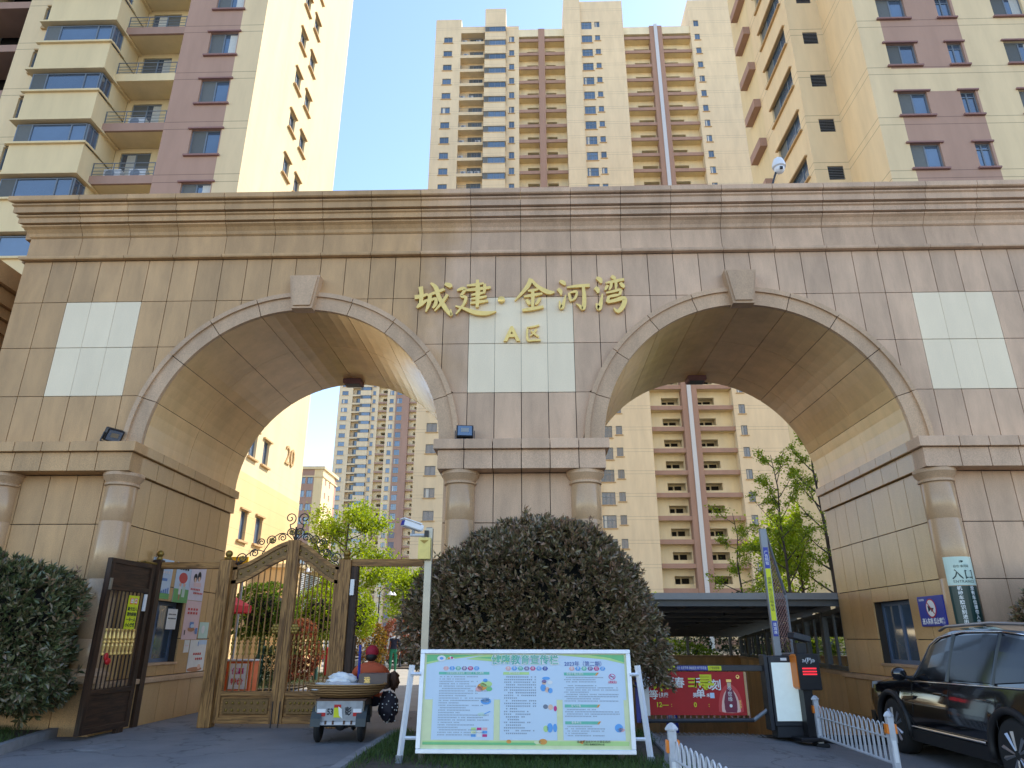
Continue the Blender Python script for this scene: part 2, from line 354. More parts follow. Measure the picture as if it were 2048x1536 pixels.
sheet('garden_bed', [-11.6, -6.9], [9.6, 19.4], MT['soil'], .05)
sheet('garden_bed', [-7.2, -1.5], [24.6, 40], MT['soil'], .05)
# ---------------------------------------------------------------- the stone gate
GT = thing('stone_gate', 'twin-arched granite gateway with stepped cornice, tan and pinkish cladding', 'gateway', (0, 0, 0))
AC, RI, RO, ZS, DEP = 4.21, 2.72, 3.08, 4.74, 4.2
XE = 10.08
def arc_z(x, R):
    d = min(abs(x-AC), abs(x+AC)); return ZS + math.sqrt(R*R-d*d) if d < R else -1
core = MB()
xs = sorted(set([-10.04, -AC-2.76, -AC+2.76, AC-2.76, AC+2.76, 10.04] + [s*AC + 2.76*math.cos(pi*k/32) for s in (-1, 1) for k in range(33)]))
for a, b in zip(xs, xs[1:]):
    za = max(ZS-.02, arc_z(a, 2.7601)); zb = max(ZS-.02, arc_z(b, 2.7601))
    core.hexa([(a, .03, za), (b, .03, zb), (b, DEP-.03, zb), (a, DEP-.03, za), (a, .03, 9.9), (b, .03, 9.9), (b, DEP-.03, 9.9), (a, DEP-.03, 9.9)])
core.box(-1.36, 1.36, .03, DEP-.03, 0, ZS-.02)
for s in (-1, 1):
    a, b = sorted((s*7.0, s*10.04)); core.box(a, b, .03, 1.2, 0, ZS-.02); core.box(a, b, 2.6, DEP-.03, 0, ZS-.02)
    core.box(a, b, 1.2, 2.6, 0, 1.015); core.box(a, b, 1.2, 2.6, 2.135, ZS-.02); a, b = sorted((s*7.35, s*10.04)); core.box(a, b, 1.2, 2.6, 1.015, 2.135)
core.obj('core', MT['core_dark'], GT)
J = .007
# upper wall panels, clipped by the archivolt
ROWS = [4.745, 5.73, 6.72, 7.70, 8.62]
cols = [-XE] + [i*.5 for i in range(-20, 21)] + [XE]
cols = [c for k, c in enumerate(cols) if not (abs(c) == 10.0)]
def white(i0, i1, r): return r in (1, 2) and any(a <= i0 and i1 <= b for a, b in ((-9, -7.5), (-1, 1), (7.5, 9)))
shared = {}
for r in range(4):
    z0, z1 = ROWS[r]+J*.8, ROWS[r+1]-J*.8
    for a, b in zip(cols, cols[1:]):
        jw = .003 if white(a, b, r) else J
        x0, x1 = a+jw, b-jw
        mt = MT['stone_white'] if white(a, b, r) else MT['stone']
        n = 6; P = [x0+(x1-x0)*k/n for k in range(n+1)]; lo = [max(z0, arc_z(x, RO-.02)) for x in P]
        if min(lo) <= z0+1e-6 and max(lo) <= z0+1e-6:
            mb = MB(); mb.bbox(x0, x1, 0, .03, z0, z1, .002)
            key = (round(x1-x0, 4), r, mt.name)
            if key in shared: inst(shared[key], 'panel', GT, ((x0+x1)/2, 0, 0)); continue
            me = mb.mesh('panel', mt, org=((x0+x1)/2, 0, 0)); shared[key] = me; inst(me, 'panel', GT, ((x0+x1)/2, 0, 0)); continue
        if min(lo) >= z1: continue
        mb = MB()
        for k in range(n):
            p0, p1, l0, l1 = P[k], P[k+1], lo[k], lo[k+1]
            if l0 >= z1 and l1 >= z1: continue
            l0 = min(l0, z1-.001); l1 = min(l1, z1-.001)
            mb.hexa([(p0, 0, l0), (p1, 0, l1), (p1, .03, l1), (p0, .03, l0), (p0, 0, z1), (p1, 0, z1), (p1, .03, z1), (p0, .03, z1)])
        if mb.v: mb.obj('panel', mt, GT)
# back wall and ends: plain slabs
mb = MB()
for a, b in zip(xs, xs[1:]):
    za = max(ZS, arc_z(a, 2.74)); zb = max(ZS, arc_z(b, 2.74))
    mb.hexa([(a, DEP-.03, za), (b, DEP-.03, zb), (b, DEP, zb), (a, DEP, za), (a, DEP-.03, 9.1), (b, DEP-.03, 9.1), (b, DEP, 9.1), (a, DEP, 9.1)])
for a, b in ((-10.04, -6.97), (-1.39, 1.39), (6.97, 10.04)): mb.box(a, b, DEP-.03, DEP, 0, ZS)
mb.obj('rear_cladding', MT['stone'], GT)
for s in (-1, 1):
    for r, (z0, z1) in enumerate(((0, .7), (.7, 2.4), (2.4, 4.7), (4.75, 6.7), (6.71, 9.1))):
        mb = MB(); mb.box(s*10.04 if s > 0 else -XE, XE if s > 0 else -10.04, 0.031, DEP, z0+.003, z1); mb.obj('end_panel', MT['stone'], GT)
# cornice: stacked courses with mitred, projecting profile; one piece per metre
courses = [('string_course', [(0, 8.63), (.085, 8.64), (.095, 8.665), (.095, 8.705), (0.0, 8.715)]),
           ('frieze', [(0, 8.722), (0, 9.165)]),
           ('cove_moulding', [(0.0, 9.172), (.03, 9.2), (.05, 9.26), (.10, 9.33), (.155, 9.37), (.155, 9.40)]),
           ('cornice_course', [(.10, 9.41), (.205, 9.425), (.205, 9.535), (.24, 9.555), (.24, 9.588)]),
           ('cornice_course', [(.16, 9.60), (.295, 9.615), (.295, 9.745), (.33, 9.77), (.33, 9.80)]),
           ('coping', [(.24, 9.812), (.37, 9.83), (.39, 9.85), (.39, 9.95), (.36, 9.965)])]
for nm, prof in courses:
    n = len(prof)
    for k in range(-10, 10):
        a, b = float(k)+J*.7, float(k+1)-J*.7
        el = -XE if k == -10 else a; er = XE if k == 9 else b
        mb = MB(); vs = []
        for o, z in prof:
            xa = el-o if k == -10 else a; xb = er+o if k == 9 else b
            vs += [(xa, -o, z), (xb, -o, z)]
        z0, z1 = prof[0][1], prof[-1][1]
        xa0, xb0 = (el-prof[0][0] if k == -10 else a), (er+prof[0][0] if k == 9 else b)
        xa1, xb1 = (el-prof[-1][0] if k == -10 else a), (er+prof[-1][0] if k == 9 else b)
        vs += [(xa0, .03, z0), (xb0, .03, z0), (xa1, .03, z1), (xb1, .03, z1)]
        fs = [(2*i, 2*i+1, 2*i+3, 2*i+2) for i in range(n-1)]
        m = 2*n
        fs += [(m, m+1, 1, 0), (2*n-2, 2*n-1, m+3, m+2)]
        fs += [tuple([m] + [2*i for i in range(n)] + [m+2]), tuple(reversed([m+1] + [2*i+1 for i in range(n)] + [m+3]))]
        mb.add(vs, fs)
        if k in (-10, 9):     # return along the end
            s = -1 if k < 0 else 1
            o2 = max(o for o, z in prof)
            if o2 > 0: mb.box(*(sorted((s*XE, s*(XE+o2)))), .032, DEP, z0+.01, z1)
        mb.obj(nm, MT['stone'], GT)
mb = MB(); mb.box(-XE, XE, .031, DEP, 9.9, 9.962); mb.obj('roof_slab', MT['stone'], GT)
# archivolts, keystones, vault panels
for s in (-1, 1):
    cx = s*AC
    for k in range(10):
        a0, a1 = pi*k/10+.0025, pi*(k+1)/10-.0025
        mb = MB(); n = 6
        for r0, r1, y0, y1 in ((RI, RO-.09, -.05, .0), (RO-.09, RO, -.095, .0)):
            for i in range(n):
                p, q = a0+(a1-a0)*i/n, a0+(a1-a0)*(i+1)/n
                pt = lambda r, t, y: (cx+r*math.cos(t), y, ZS+r*math.sin(t))
                y1b = .03
                mb.hexa([pt(r0, q, y0), pt(r0, p, y0), pt(r0, p, y1b), pt(r0, q, y1b), pt(r1, q, y0), pt(r1, p, y0), pt(r1, p, y1b), pt(r1, q, y1b)])
        mb.obj('voussoir', MT['stone_arch'], GT)
    nk = 10
    for j, (y0, y1) in enumerate(((.032, 1.75), (1.75, 3.5), (3.5, 4.2))):
        for k in range(nk):
            off = .5 if j == 1 else 0
            a0, a1 = pi*k/nk+.0018, pi*(k+1)/nk-.0018
            mb = MB(); n = 4
            for i in range(n):
                p, q = a0+(a1-a0)*i/n, a0+(a1-a0)*(i+1)/n
                pt = lambda r, t, y: (cx+r*math.cos(t), y, ZS+r*math.sin(t))
                mb.hexa([pt(RI, q, y0+.004), pt(RI, p, y0+.004), pt(RI, p, y1-.004), pt(RI, q, y1-.004), pt(RI+.03, q, y0+.004), pt(RI+.03, p, y0+.004), pt(RI+.03, p, y1-.004), pt(RI+.03, q, y1-.004)])
            mb.obj('vault_panel', MT['stone_soffit'], GT, smooth=30)
    mb = MB(); kx = s*4.22
    for hw0, hw1, y0, y1, z0, z1 in ((.2, .3, -.2, .03, 7.42, 8.13), (.165, .262, -.235, -.2, 7.47, 8.10)):
        mb.hexa([(kx-hw0, y0, z0), (kx+hw0, y0, z0), (kx+hw0, y1, z0), (kx-hw0, y1, z0), (kx-hw1, y0, z1), (kx+hw1, y0, z1), (kx+hw1, y1, z1), (kx-hw1, y1, z1)])
    mb.obj('keystone', MT['stone_arch'], GT)
# piers: cladding, plinth, impost ledge, columns
PR = [.785, 1.45, 2.40, 3.34, 4.215]
def cladding(u0s, mk, skip=None, mat='stone'):
    for a, b in zip(u0s, u0s[1:]):
        for z0, z1 in zip(PR, PR[1:]):
            rects = [(z0, z1)]
            if skip and skip[0]-.01 <= a and b <= skip[1]+.01:
                rects = [(p, q) for p, q in ((z0, min(z1, skip[2])), (max(z0, skip[3]), z1)) if q-p > .03]
            for p, q in rects: mk(a+J, b-J, p+J, q-J).obj('panel', MT[mat], GT)
PIERS = ((-XE, -6.96), (-1.39, 1.39), (6.96, XE))
for x0, x1 in PIERS:
    cs = [x0] + [i*.5 for i in range(-20, 21) if x0+.2 < i*.5 < x1-.2] + [x1]
    cladding(cs, lambda a, b, p, q: MB().bbox(a, b, 0, .03, p, q, .002))
    # plinth
    for a, b in zip(cs, cs[1:]): MB().bbox(a+J-(.12 if a == x0 else 0), b-J+(.12 if b == x1 else 0), -.12, .03, 0, .69, .004).obj('plinth_panel', MT['stone'], GT)
    for a, b in zip(cs[::2], cs[2::2] + ([cs[-1]] if len(cs) % 2 == 0 else [])): MB().bbox(a+.003-(.17 if a == x0 else 0), b-.003+(.17 if b == x1 else 0), -.17, .03, .695, .78, .01).obj('plinth_cap', MT['stone_arch'], GT)
ysl = [0.031, .6, 1.2, 1.9, 2.6, 3.13, 3.66, 4.2]
for sx, side in ((-6.96, 1), (6.96, -1), (-1.39, -1), (1.39, 1)):
    outer = abs(sx) > 3
    cladding(ysl, lambda a, b, p, q: MB().bbox(min(sx, sx-side*.03), max(sx, sx-side*.03), a, b, p, q, .002), (1.2, 2.6, 1.02, 2.13) if outer else None, 'stone_polish')
    for a, b in zip(ysl, ysl[1:]):
        MB().bbox(min(sx-side*.03, sx+side*.12), max(sx-side*.03, sx+side*.12), a+J, b-J, 0, .69, .004).obj('plinth_panel', MT['stone_polish'], GT)
    for a, b in ((.031, 2.1), (2.1, 4.2)): MB().bbox(min(sx-side*.03, sx+side*.17), max(sx-side*.03, sx+side*.17), a+.003, b-.003, .695, .78, .01).obj('plinth_cap', MT['stone_arch'], GT)
    # impost ledge along the passage
    for a, b in zip(ysl, ysl[1:]):
        aa = a+J if a > .1 else .031
        MB().bbox(min(sx-side*.03, sx+side*.07), max(sx-side*.03, sx+side*.07), aa, b-J, 4.222, 4.555, .004).obj('impost_band', MT['stone_polish'], GT)
        MB().bbox(min(sx-side*.03, sx+side*.14), max(sx-side*.03, sx+side*.14), aa, b-J, 4.562, 4.738, .006).obj('impost_slab', MT['stone_polish'], GT)
    if outer:    # guard-room window in the passage wall
        s2 = -side
        wn = MB(); d0, d1 = sx+s2*.16, sx+s2*.22
        wn.box(min(sx+s2*.035, sx+s2*.40), max(sx+s2*.035, sx+s2*.40), 1.2, 1.23, 1.02, 2.13, 2); 
        lo, hi = min(d0, d1), max(d0, d1)
        for y0, y1, z0, z1 in ((1.2, 2.6, 1.02, 1.09), (1.2, 2.6, 2.06, 2.13), (1.2, 1.27, 1.09, 2.06), (2.53, 2.6, 1.09, 2.06), (1.86, 1.94, 1.09, 2.06)):
            wn.box(lo, hi, y0, y1, z0, z1, 0)
        w = wn.obj('window', [MT['frame_blue'], MT['glass_win'], MT['stone_polish']], GT)
        for y0, y1 in ((1.27, 1.86), (1.94, 2.53)):
            MB().box(lo+.02, hi-.02, y0, y1, 1.09, 2.06).obj('pane', MT['glass_win'], w)
        MB().box(min(sx+s2*.25, sx+s2*.3), max(sx+s2*.25, sx+s2*.3), 1.2, 2.6, 1.02, 2.13).obj('dark_backing', MT['dark_in'], w)
        MB().bbox(min(sx+s2*.2, sx+side*.03), max(sx+s2*.2, sx+side*.03), 1.17, 2.63, .975, 1.018, .006).obj('sill', MT['stone_arch'], w)
for x0, x1 in PIERS:
    e0 = x0-.14; e1 = x1+.14
    cs = [x0] + [i*.5 for i in range(-20, 21) if x0+.2 < i*.5 < x1-.2] + [x1]
    for a, b in zip(cs, cs[1:]):
        xa, xb = (a-.07 if a == x0 else a+J), (b+.07 if b == x1 else b-J)
        MB().bbox(xa, xb, -.34, .03, 4.222, 4.555, .004).obj('impost_band', MT['stone'], GT)
        xa, xb = (a-.14 if a == x0 else a+J), (b+.14 if b == x1 else b-J)
        MB().bbox(xa, xb, -.41, .03, 4.562, 4.738, .006).obj('impost_slab', MT['stone'], GT)
for cx in (-9.3, -7.15, -1.08, 1.12, 7.19, 9.34):
    co = MB(); rs = .255
    for z0, z1 in ((1.0, 1.45), (1.45, 2.40), (2.40, 3.37), (3.37, 3.99)):
        co.lathe([(rs-.004, z0), (rs, z0+.006), (rs, z1-.006), (rs-.004, z1)], (cx, 0, 0), 32)
    c = co.obj('column', MT['column_stone'], GT, smooth=40)
    ca = MB(); ca.lathe([(.25, 3.98), (.285, 4.0), (.285, 4.03), (.265, 4.045), (.28, 4.08), (.315, 4.12), (.325, 4.15), (.335, 4.16), (.335, 4.218)], (cx, 0, 0), 32); ca.obj('capital', MT['stone_arch'], c, smooth=40)
    ca = MB(); ca.box(cx-.34, cx+.34, -.34, .0, .782, .86); ca.lathe([(.33, .86), (.345, .89), (.33, .93), (.29, .95), (.28, 1.0)], (cx, 0, 0), 32); ca.obj('column_base', MT['stone_arch'], c, smooth=30)
# ---------------------------------------------------------------- apartment towers
def wall_open(mb, fn, w0, w1, z0, z1, ops, dep=.18, m=0, mr=None):
    """wall in plane fn(u, z, depth) with real rectangular openings and reveals"""
    ops = [(max(w0, o[0]), min(w1, o[1]), max(z0, o[2]), min(z1, o[3])) for o in ops]; ops = [tuple(round(v, 4) for v in o) for o in ops if o[1]-o[0] > .02 and o[3]-o[2] > .02]
    w0, w1, z0, z1 = round(w0, 4), round(w1, 4), round(z0, 4), round(z1, 4)
    us = sorted(set([w0, w1] + [round(v, 4) for o in ops for v in o[:2]])); zs = sorted(set([z0, z1] + [round(v, 4) for o in ops for v in o[2:4]]))
    us = [u for u in us if w0 <= u <= w1]; zs = [z for z in zs if z0 <= z <= z1]
    occ = set()
    iu = {u: i for i, u in enumerate(us)}; iz = {z: i for i, z in enumerate(zs)}
    for o in ops:
        for i in range(iu[round(o[0], 4)], iu[round(o[1], 4)]):
            for j in range(iz[round(o[2], 4)], iz[round(o[3], 4)]): occ.add((i, j))
    for i in range(len(us)-1):
        j = 0
        while j < len(zs)-1:
            if (i, j) in occ: j += 1; continue
            k = j
            while k < len(zs)-1 and (i, k) not in occ: k += 1
            a, b, c, d = us[i], us[i+1], zs[j], zs[k]
            mb.add([fn(a, c, 0), fn(b, c, 0), fn(b, d, 0), fn(a, d, 0)], [(0, 1, 2, 3)], m); j = k
    for a, b, c, d in [o[:4] for o in ops]:
        for p, q in (((a, c), (b, c)), ((b, c), (b, d)), ((b, d), (a, d)), ((a, d), (a, c))):
            mb.add([fn(p[0], p[1], 0), fn(p[0], p[1], dep), fn(q[0], q[1], dep), fn(q[0], q[1], 0)], [(0, 1, 2, 3)], m if mr is None else mr)
def YF(Y): return lambda u, z, d: (u, Y+d, z)
def XF(X, s): return lambda u, z, d: (X-s*d, u, z)      # s=+1: wall faces +X
def win_mesh(name, w, h, lights, mats, transom=None, fw=.06, screen=None, curtain=None):
    """window filling w x h, facing -Y, origin at bottom centre; lights = fractions of mullions"""
    mb = MB(); f = fw
    for a, b, c, d in ((-w/2, w/2, 0, f), (-w/2, w/2, h-f, h), (-w/2, -w/2+f, f, h-f), (w/2-f, w/2, f, h-f)): mb.box(a, b, 0, .06, c, d, 0)
    for t in lights: x = -w/2+w*t; mb.box(x-f*.55, x+f*.55, -.004, .055, f, h-f, 0)
    if transom: z = h*transom; mb.box(-w/2+f, w/2-f, .003, .05, z-f*.4, z+f*.4, 0)
    mb.box(-w/2+f, w/2-f, .035, .045, f, h-f, 1)
    L = [0] + list(lights) + [1]
    if screen is not None:
        a, b = -w/2+w*L[screen], -w/2+w*L[screen+1]; mb.box(a+f*.6, b-f*.6, .012, .02, f, h-f, 2)
    if curtain is not None:
        a, b = -w/2+w*L[curtain], -w/2+w*L[curtain+1]; a, b = a+f*.6+.02, b-f*.6-.02
        n = 7; a0 = a+(b-a)*.35
        for i in range(n):
            p, q = a0+(b-a0)*i/n, a0+(b-a0)*(i+1)/n; dd = .006 if i % 2 else 0
            mb.box(p, q, .022+dd, .033, f, h-f, 3)
    return mb.mesh(name, [MT[x] for x in mats])
GM = ['frame_grey', 'glass_win', 'screen', 'curtain']
def rail_mesh(w, h=.72, proj=0, post=.9):
    mb = MB(); n = max(2, int(w/post))
    for z in (.12, .3, .48, h): mb.tube([(-w/2, 0, z), (w/2, 0, z)], .022 if z == h else .014, 6)
    for i in range(n+1): x = -w/2+.03+(w-.06)*i/n; mb.box(x-.015, x+.015, -.015, .015, 0, h)
    return mb.mesh('railing', MT['frame_grey'])
def ac_unit(x, y, z, label, rz=0.):
    mb = MB(); mb.bbox(-.4, .4, -.15, .15, .05, .6, .02, 0); mb.box(-.32, -.24, -.13, .13, 0, .05, 1); mb.box(.24, .32, -.13, .13, 0, .05, 1)
    mb.lathe([(.21, 0), (.23, .012), (.2, .02)], (-.1, -.15, .33), 16, 1, Matrix.Rotation(pi/2, 3, 'X'))
    for k in range(6): q = pi*k/6; mb.box(-.1-.19*abs(math.cos(q))-.005, -.1+.19*abs(math.cos(q))+.005, -.176, -.171, .33+.17*math.sin(q-pi/2)-.005, .33+.17*math.sin(q-pi/2)+.005, 1)
    o = mb.obj('air_conditioner', [MT['white_paint'], MT['metal_grey']]); o.location = (x, y, z); o.rotation_euler = (0, 0, rz)
    return tag(o, label, 'air conditioner', 'air conditioner units on tower balconies')
TOPF = 103.0
# ---- left tower (number 20): front plane Y=14, sunlit side plane X=-13.08
LT = thing('apartment_tower', 'near left apartment tower with balconies, its right side wall in sun, numbered 20', 'tower', (-13.08, 14, 0))
ZF = [12.0+3*k for k in range(0, 24)]; ZTOP = 84.0
ops = [(-15.72, -14.32, z+1.53, z+2.98) for z in ZF]
mb = MB(); wall_open(mb, YF(14), -17.1, -14.27, 9, ZTOP, ops); mb.obj('brown_wall', MT['brown'], LT)
mb = MB(); wall_open(mb, YF(14), -14.27, -13.08, 0, ZTOP, []); mb.add([(-30, 14, 0), (-14.27, 14, 0), (-14.27, 14, 9), (-30, 14, 9)], [(0, 1, 2, 3)]); mb.obj('corner_wall', MT['yellow'], LT)
wA = [(18.5, 19.35, z+.95, z+2.15) for z in ZF]; wB = [(20.25, 21.1, z+.95, z+2.15) for z in ZF]
low = [(19.1, 19.95, 9.45, 10.75), (20.8, 21.55, 9.45, 10.7), (19.15, 19.9, 5.6, 6.95), (20.95, 21.8, 5.65, 6.95)]
mb = MB(); wall_open(mb, XF(-13.08, 1), 14, 26.9, 8.6, ZTOP, wA+wB+low[:2], .25); mb.obj('side_wall', MT['yellow_lit'], LT)
mb = MB(); wall_open(mb, XF(-13.06, 1), 14, 26.9, 0, 8.6, low[2:], .25); mb.add([(-13.08, 14, 8.6), (-13.06, 14, 8.6), (-13.06, 26.9, 8.6), (-13.08, 26.9, 8.6)], [(0, 1, 2, 3)]); mb.obj('podium_wall', MT['podium'], LT)
mb = MB(); mb.box(-30, -13.3, 26.5, 26.9, 0, ZTOP); mb.box(-30, -13.3, 14.4, 26.5, ZTOP-.3, ZTOP); mb.box(-30, -29.7, 14.4, 26.5, 0, ZTOP); mb.obj('rear_wall', MT['yellow_plain'], LT)
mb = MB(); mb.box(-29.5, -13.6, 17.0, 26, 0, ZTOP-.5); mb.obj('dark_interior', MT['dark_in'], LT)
wm = [win_mesh('window', 1.4, 1.45, (.5,), GM, screen=0), win_mesh('window', 1.4, 1.45, (.5,), GM, screen=0, curtain=1)]
ws = win_mesh('window', .85, 1.2, (.5,), GM)
sillm = MB().bbox(-.85, .85, -.12, .02, -.1, 0, .01).mesh('sill', MT['sill_brown']); hoodm = MB().bbox(-.85, .85, -.1, .02, 0, .09, .01).mesh('lintel', MT['sill_brown'])
sills = MB().bbox(-.55, .55, -.14, .02, -.1, 0, .01).mesh('sill', MT['sill']); hoods = MB().bbox(-.55, .55, -.12, .02, 0, .09, .01).mesh('lintel', MT['sill'])
def put_win(me, root, u, Y, z, h, rz=0., sill=None, hood=None, d=.12):
    dx, dy = (0, 1) if abs(rz) < .1 else ((-1, 0) if rz > 0 else (1, 0))
    w = inst(me, 'window', root, (u+dx*d, Y+dy*d, z), rz)
    for mm, nm, zz in ((sill, 'sill', 0), (hood, 'lintel', h)):
        if mm:
            c = bpy.data.objects.new(nm, mm); COL.objects.link(c); c.parent = w; c.location = (0, -d, zz)
    return w
rdm = random.Random(3)
for z in ZF: put_win(wm[rdm.random() < .4], LT, -15.02, 14, z+1.53, 1.45, 0, sillm, hoodm)
for z in ZF:
    put_win(ws, LT, -13.08, 18.925, z+.95, 1.2, pi/2, sills, hoods); put_win(ws, LT, -13.08, 20.675, z+.95, 1.2, pi/2, sills, hoods)
for a, b, c, d in low: put_win(win_mesh('window', b-a, d-c, (.5,), GM), LT, -13.08, (a+b)/2, c, d-c, pi/2, sills, hoods)
# balconies, bays, outer wall of the left tower
mb = MB(); wall_open(mb, YF(15.3), -20.1, -17.1, 9, ZTOP, [(-19.8, -18.3, z+.48, z+2.75) for z in ZF], .12)
mb.add([(-17.1, 14, 9), (-17.1, 15.3, 9), (-17.1, 15.3, ZTOP), (-17.1, 14, ZTOP)], [(0, 1, 2, 3)])
mb.obj('balcony_back_wall', MT['yellow_plain'], LT)
dm = [win_mesh('balcony_door', 1.5, 2.27, (.5,), GM, screen=1), win_mesh('balcony_door', 1.5, 2.27, (.5,), GM, screen=1, curtain=0), win_mesh('balcony_door', 1.5, 2.27, (.5,), GM, screen=0, curtain=1)]
rm = rail_mesh(2.96)
bay_f = win_mesh('bay_window', 3.3, 1.04, (.22, .78), GM, screen=0, fw=.05); bay_s = win_mesh('bay_window', .7, 1.04, (.5,), GM, fw=.05)
slabB = MB().box(-20.1, -17.1, 14, 14.12, 0, .45, 0).box(-20.1, -17.1, 14.12, 15.29, .003, .447, 1).mesh('balcony_slab', [MT['brown_plain'], MT['yellow_plain']], org=(-18.6, 14, 0)); slabY = MB().box(-20.1, -17.1, 14, 15.29, 0, .45).mesh('balcony_slab', MT['yellow_plain'], org=(-18.6, 14, 0))
bp = MB(); bp.box(-23.6, -20.1, 13.2, 15.3, -.01, 1.62); bp.box(-23.75, -20.0, 13.08, 13.25, 1.62, 1.72); bp.box(-20.02, -19.98, 13.25, 14.2, 1.62, 1.72); bp.box(-23.8, -19.95, 13.0, 15.3, -.12, -.02)
bp.box(-20.32, -20.1, 13.98, 15.28, 1.72, 2.88); bp.box(-23.6, -23.4, 13.98, 15.28, 1.72, 2.88)
baym = bp.mesh('bay_parapet', MT['yellow_plain'], org=(-21.85, 13.2, 0))
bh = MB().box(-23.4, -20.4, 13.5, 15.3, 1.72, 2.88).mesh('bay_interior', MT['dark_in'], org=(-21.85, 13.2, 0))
ow = win_mesh('window', 1.3, 1.45, (.5,), GM, screen=1)
mb = MB(); wall_open(mb, YF(14.8), -26.3, -23.6, 9, ZTOP, [(-25.35, -24.05, z+1.4, z+2.85) for z in ZF]); mb.obj('outer_wall', MT['yellow'], LT)
for k, z in enumerate(ZF):
    inst(slabY if k % 3 == 2 else slabB, 'balcony_slab', LT, (-18.6, 14, z)); inst(dm[rdm.randrange(3)], 'balcony_door', LT, (-19.05, 15.38, z+.48)); inst(rm, 'railing', LT, (-18.6, 14.05, z+.45))
    inst(baym, 'bay_parapet', LT, (-21.85, 13.2, z)); w = inst(bay_f, 'bay_window', LT, (-21.85, 13.22, z+1.74)); inst(bay_s, 'bay_window', LT, (-20.12, 13.6, z+1.74), pi/2)
    inst(bh, 'bay_interior', LT, (-21.85, 13.2, z)); put_win(ow, LT, -24.7, 14.8, z+1.4, 1.45, 0, sills, hoods)
    MB().box(-30, -26.3, 14.9, 16.8, z, z+.45).obj('corridor_slab', MT['brown_plain'], LT)
for zz, xx in ((21.45, (-19.3, -18.1)), (24.45, (-18.7,))):
    for i_, x in enumerate(xx): ac_unit(x, 14.45, zz, ('left' if i_ == 0 else 'right')+' of two air conditioners on the lowest visible left tower balcony' if len(xx) > 1 else 'lone air conditioner on the left tower balcony one storey above the pair')
n20 = text_mb('20', 1.45, Matrix(((0, 0, 1, -13.06), (1, 0, 0, 24.5), (0, 1, 0, 10.7), (0, 0, 0, 1))), .06)
n20.obj('building_number', MT['sill'], LT)
# porch block beside it, seen through the bars
PB = thing('porch_block', 'low ochre service block with white louvred wall beyond the wooden gate', 'building', (-12, 21.7, 0))
mb = MB(); mb.box(-13.05, -11.0, 21.7, 27, 0, 4.6); mb.obj('wall', MT['podium'], PB)
mb = MB(); mb.box(-13.05, -10.85, 21.55, 27.2, 4.6, 4.78); mb.obj('roof_slab', MT['yellow_plain'], PB)
for k in range(20):
    z = 2.72+.085*k
    MB().hexa([(-10.97, 22.0, z), (-10.9, 22.0, z-.03), (-10.9, 25.5, z-.03), (-10.97, 25.5, z), (-10.97, 22.0, z+.045), (-10.9, 22.0, z+.015), (-10.9, 25.5, z+.015), (-10.97, 25.5, z+.045)]).obj('slat', MT['white_paint'], PB)
MB().box(-10.998, -10.985, 22.0, 25.5, 2.68, 4.42).obj('louvre_back', MT['dark_in'], PB)
# ---- right tower: front plane Y=14.6, step back, side walls
RT = thing('apartment_tower', 'near right apartment tower with louvred recess and mauve window stripes', 'tower', (16.63, 14.6, 0))
RF = [z for z in [9.02+3*k for k in range(0, 26)]]; RTOP = 88.0
ops1 = [(17.78, 19.16, z+.53, z+1.9) for z in RF] + [(20.72, 21.45, z+.53, z+1.9) for z in RF]
mb = MB(); bz = [(6.0, 16.9), (18.35, 25.95), (27.35, 34.95), (36.35, 43.9), (45.35, 53), (54.4, 70), (71.4, RTOP)]
yz = [(16.9, 18.35), (25.95, 27.35), (34.95, 36.35), (43.9, 45.35), (53, 54.4), (70, 71.4)]
for a, b in bz: 
    oo = [(p, q, max(a, r), min(b, s)) for p, q, r, s in ops1 if r < b-.01 and s > a+.01]
    wall_open(mb, YF(14.6), 17.8-.02, 21.56, a, b, oo, .2)
mb.obj('mauve_wall', MT['brown'], RT)
mb = MB()
for a, b in yz:
    oo = [(p, q, max(a, r), min(b, s)) for p, q, r, s in ops1 if r < b-.01 and s > a+.01]
    wall_open(mb, YF(14.6), 17.8-.02, 21.56, a, b, oo, .2)
wall_open(mb, YF(14.6), 16.63, 17.78, 6, RTOP, []); 
wall_open(mb, YF(14.6), 21.56, 46, 6, RTOP, [(23.45, 24.95, z+.53, z+1.9) for z in RF] + [(27.5, 29, z+.53, z+1.9) for z in RF], .2)
wall_open(mb, YF(14.6), 16.63, 46, 0, 6, [])
mb.obj('front_wall', MT['yellow'], RT)
mb = MB(); wall_open(mb, XF(16.63, -1), 14.6, 17.83, 0, RTOP, []); mb.obj('return_wall', MT['yellow'], RT)
mb = MB(); wall_open(mb, YF(17.83), 14.83, 16.63, 0, RTOP, [(15.5, 16.3, z-.66+.02, z+.2) for z in RF], .1); mb.obj('louvre_wall', MT['yellow'], RT)
sw = [(18.5, 21.7, z+.02, z+1.35) for z in RF]
mb = MB(); wall_open(mb, XF(14.83, -1), 17.83, 23.0, 0, RTOP, sw, .15); mb.obj('side_wall', MT['yellow'], RT)
mb = MB(); mb.box(14.83, 15.1, 23.0, 26.2, 0, RTOP); mb.box(15.1, 46, 26, 26.3, 0, RTOP); mb.box(45.8, 46, 14.8, 26, 0, RTOP); mb.box(15.1, 45.8, 18, 26, RTOP-.3, RTOP); mb.obj('rear_wall', MT['yellow_plain'], RT)
mb = MB(); mb.box(17.2, 45.5, 15.3, 25.8, 0, RTOP-.4); mb.box(15.4, 17.2, 18.3, 25.8, 0, RTOP-.4); mb.obj('dark_interior', MT['dark_in'], RT)
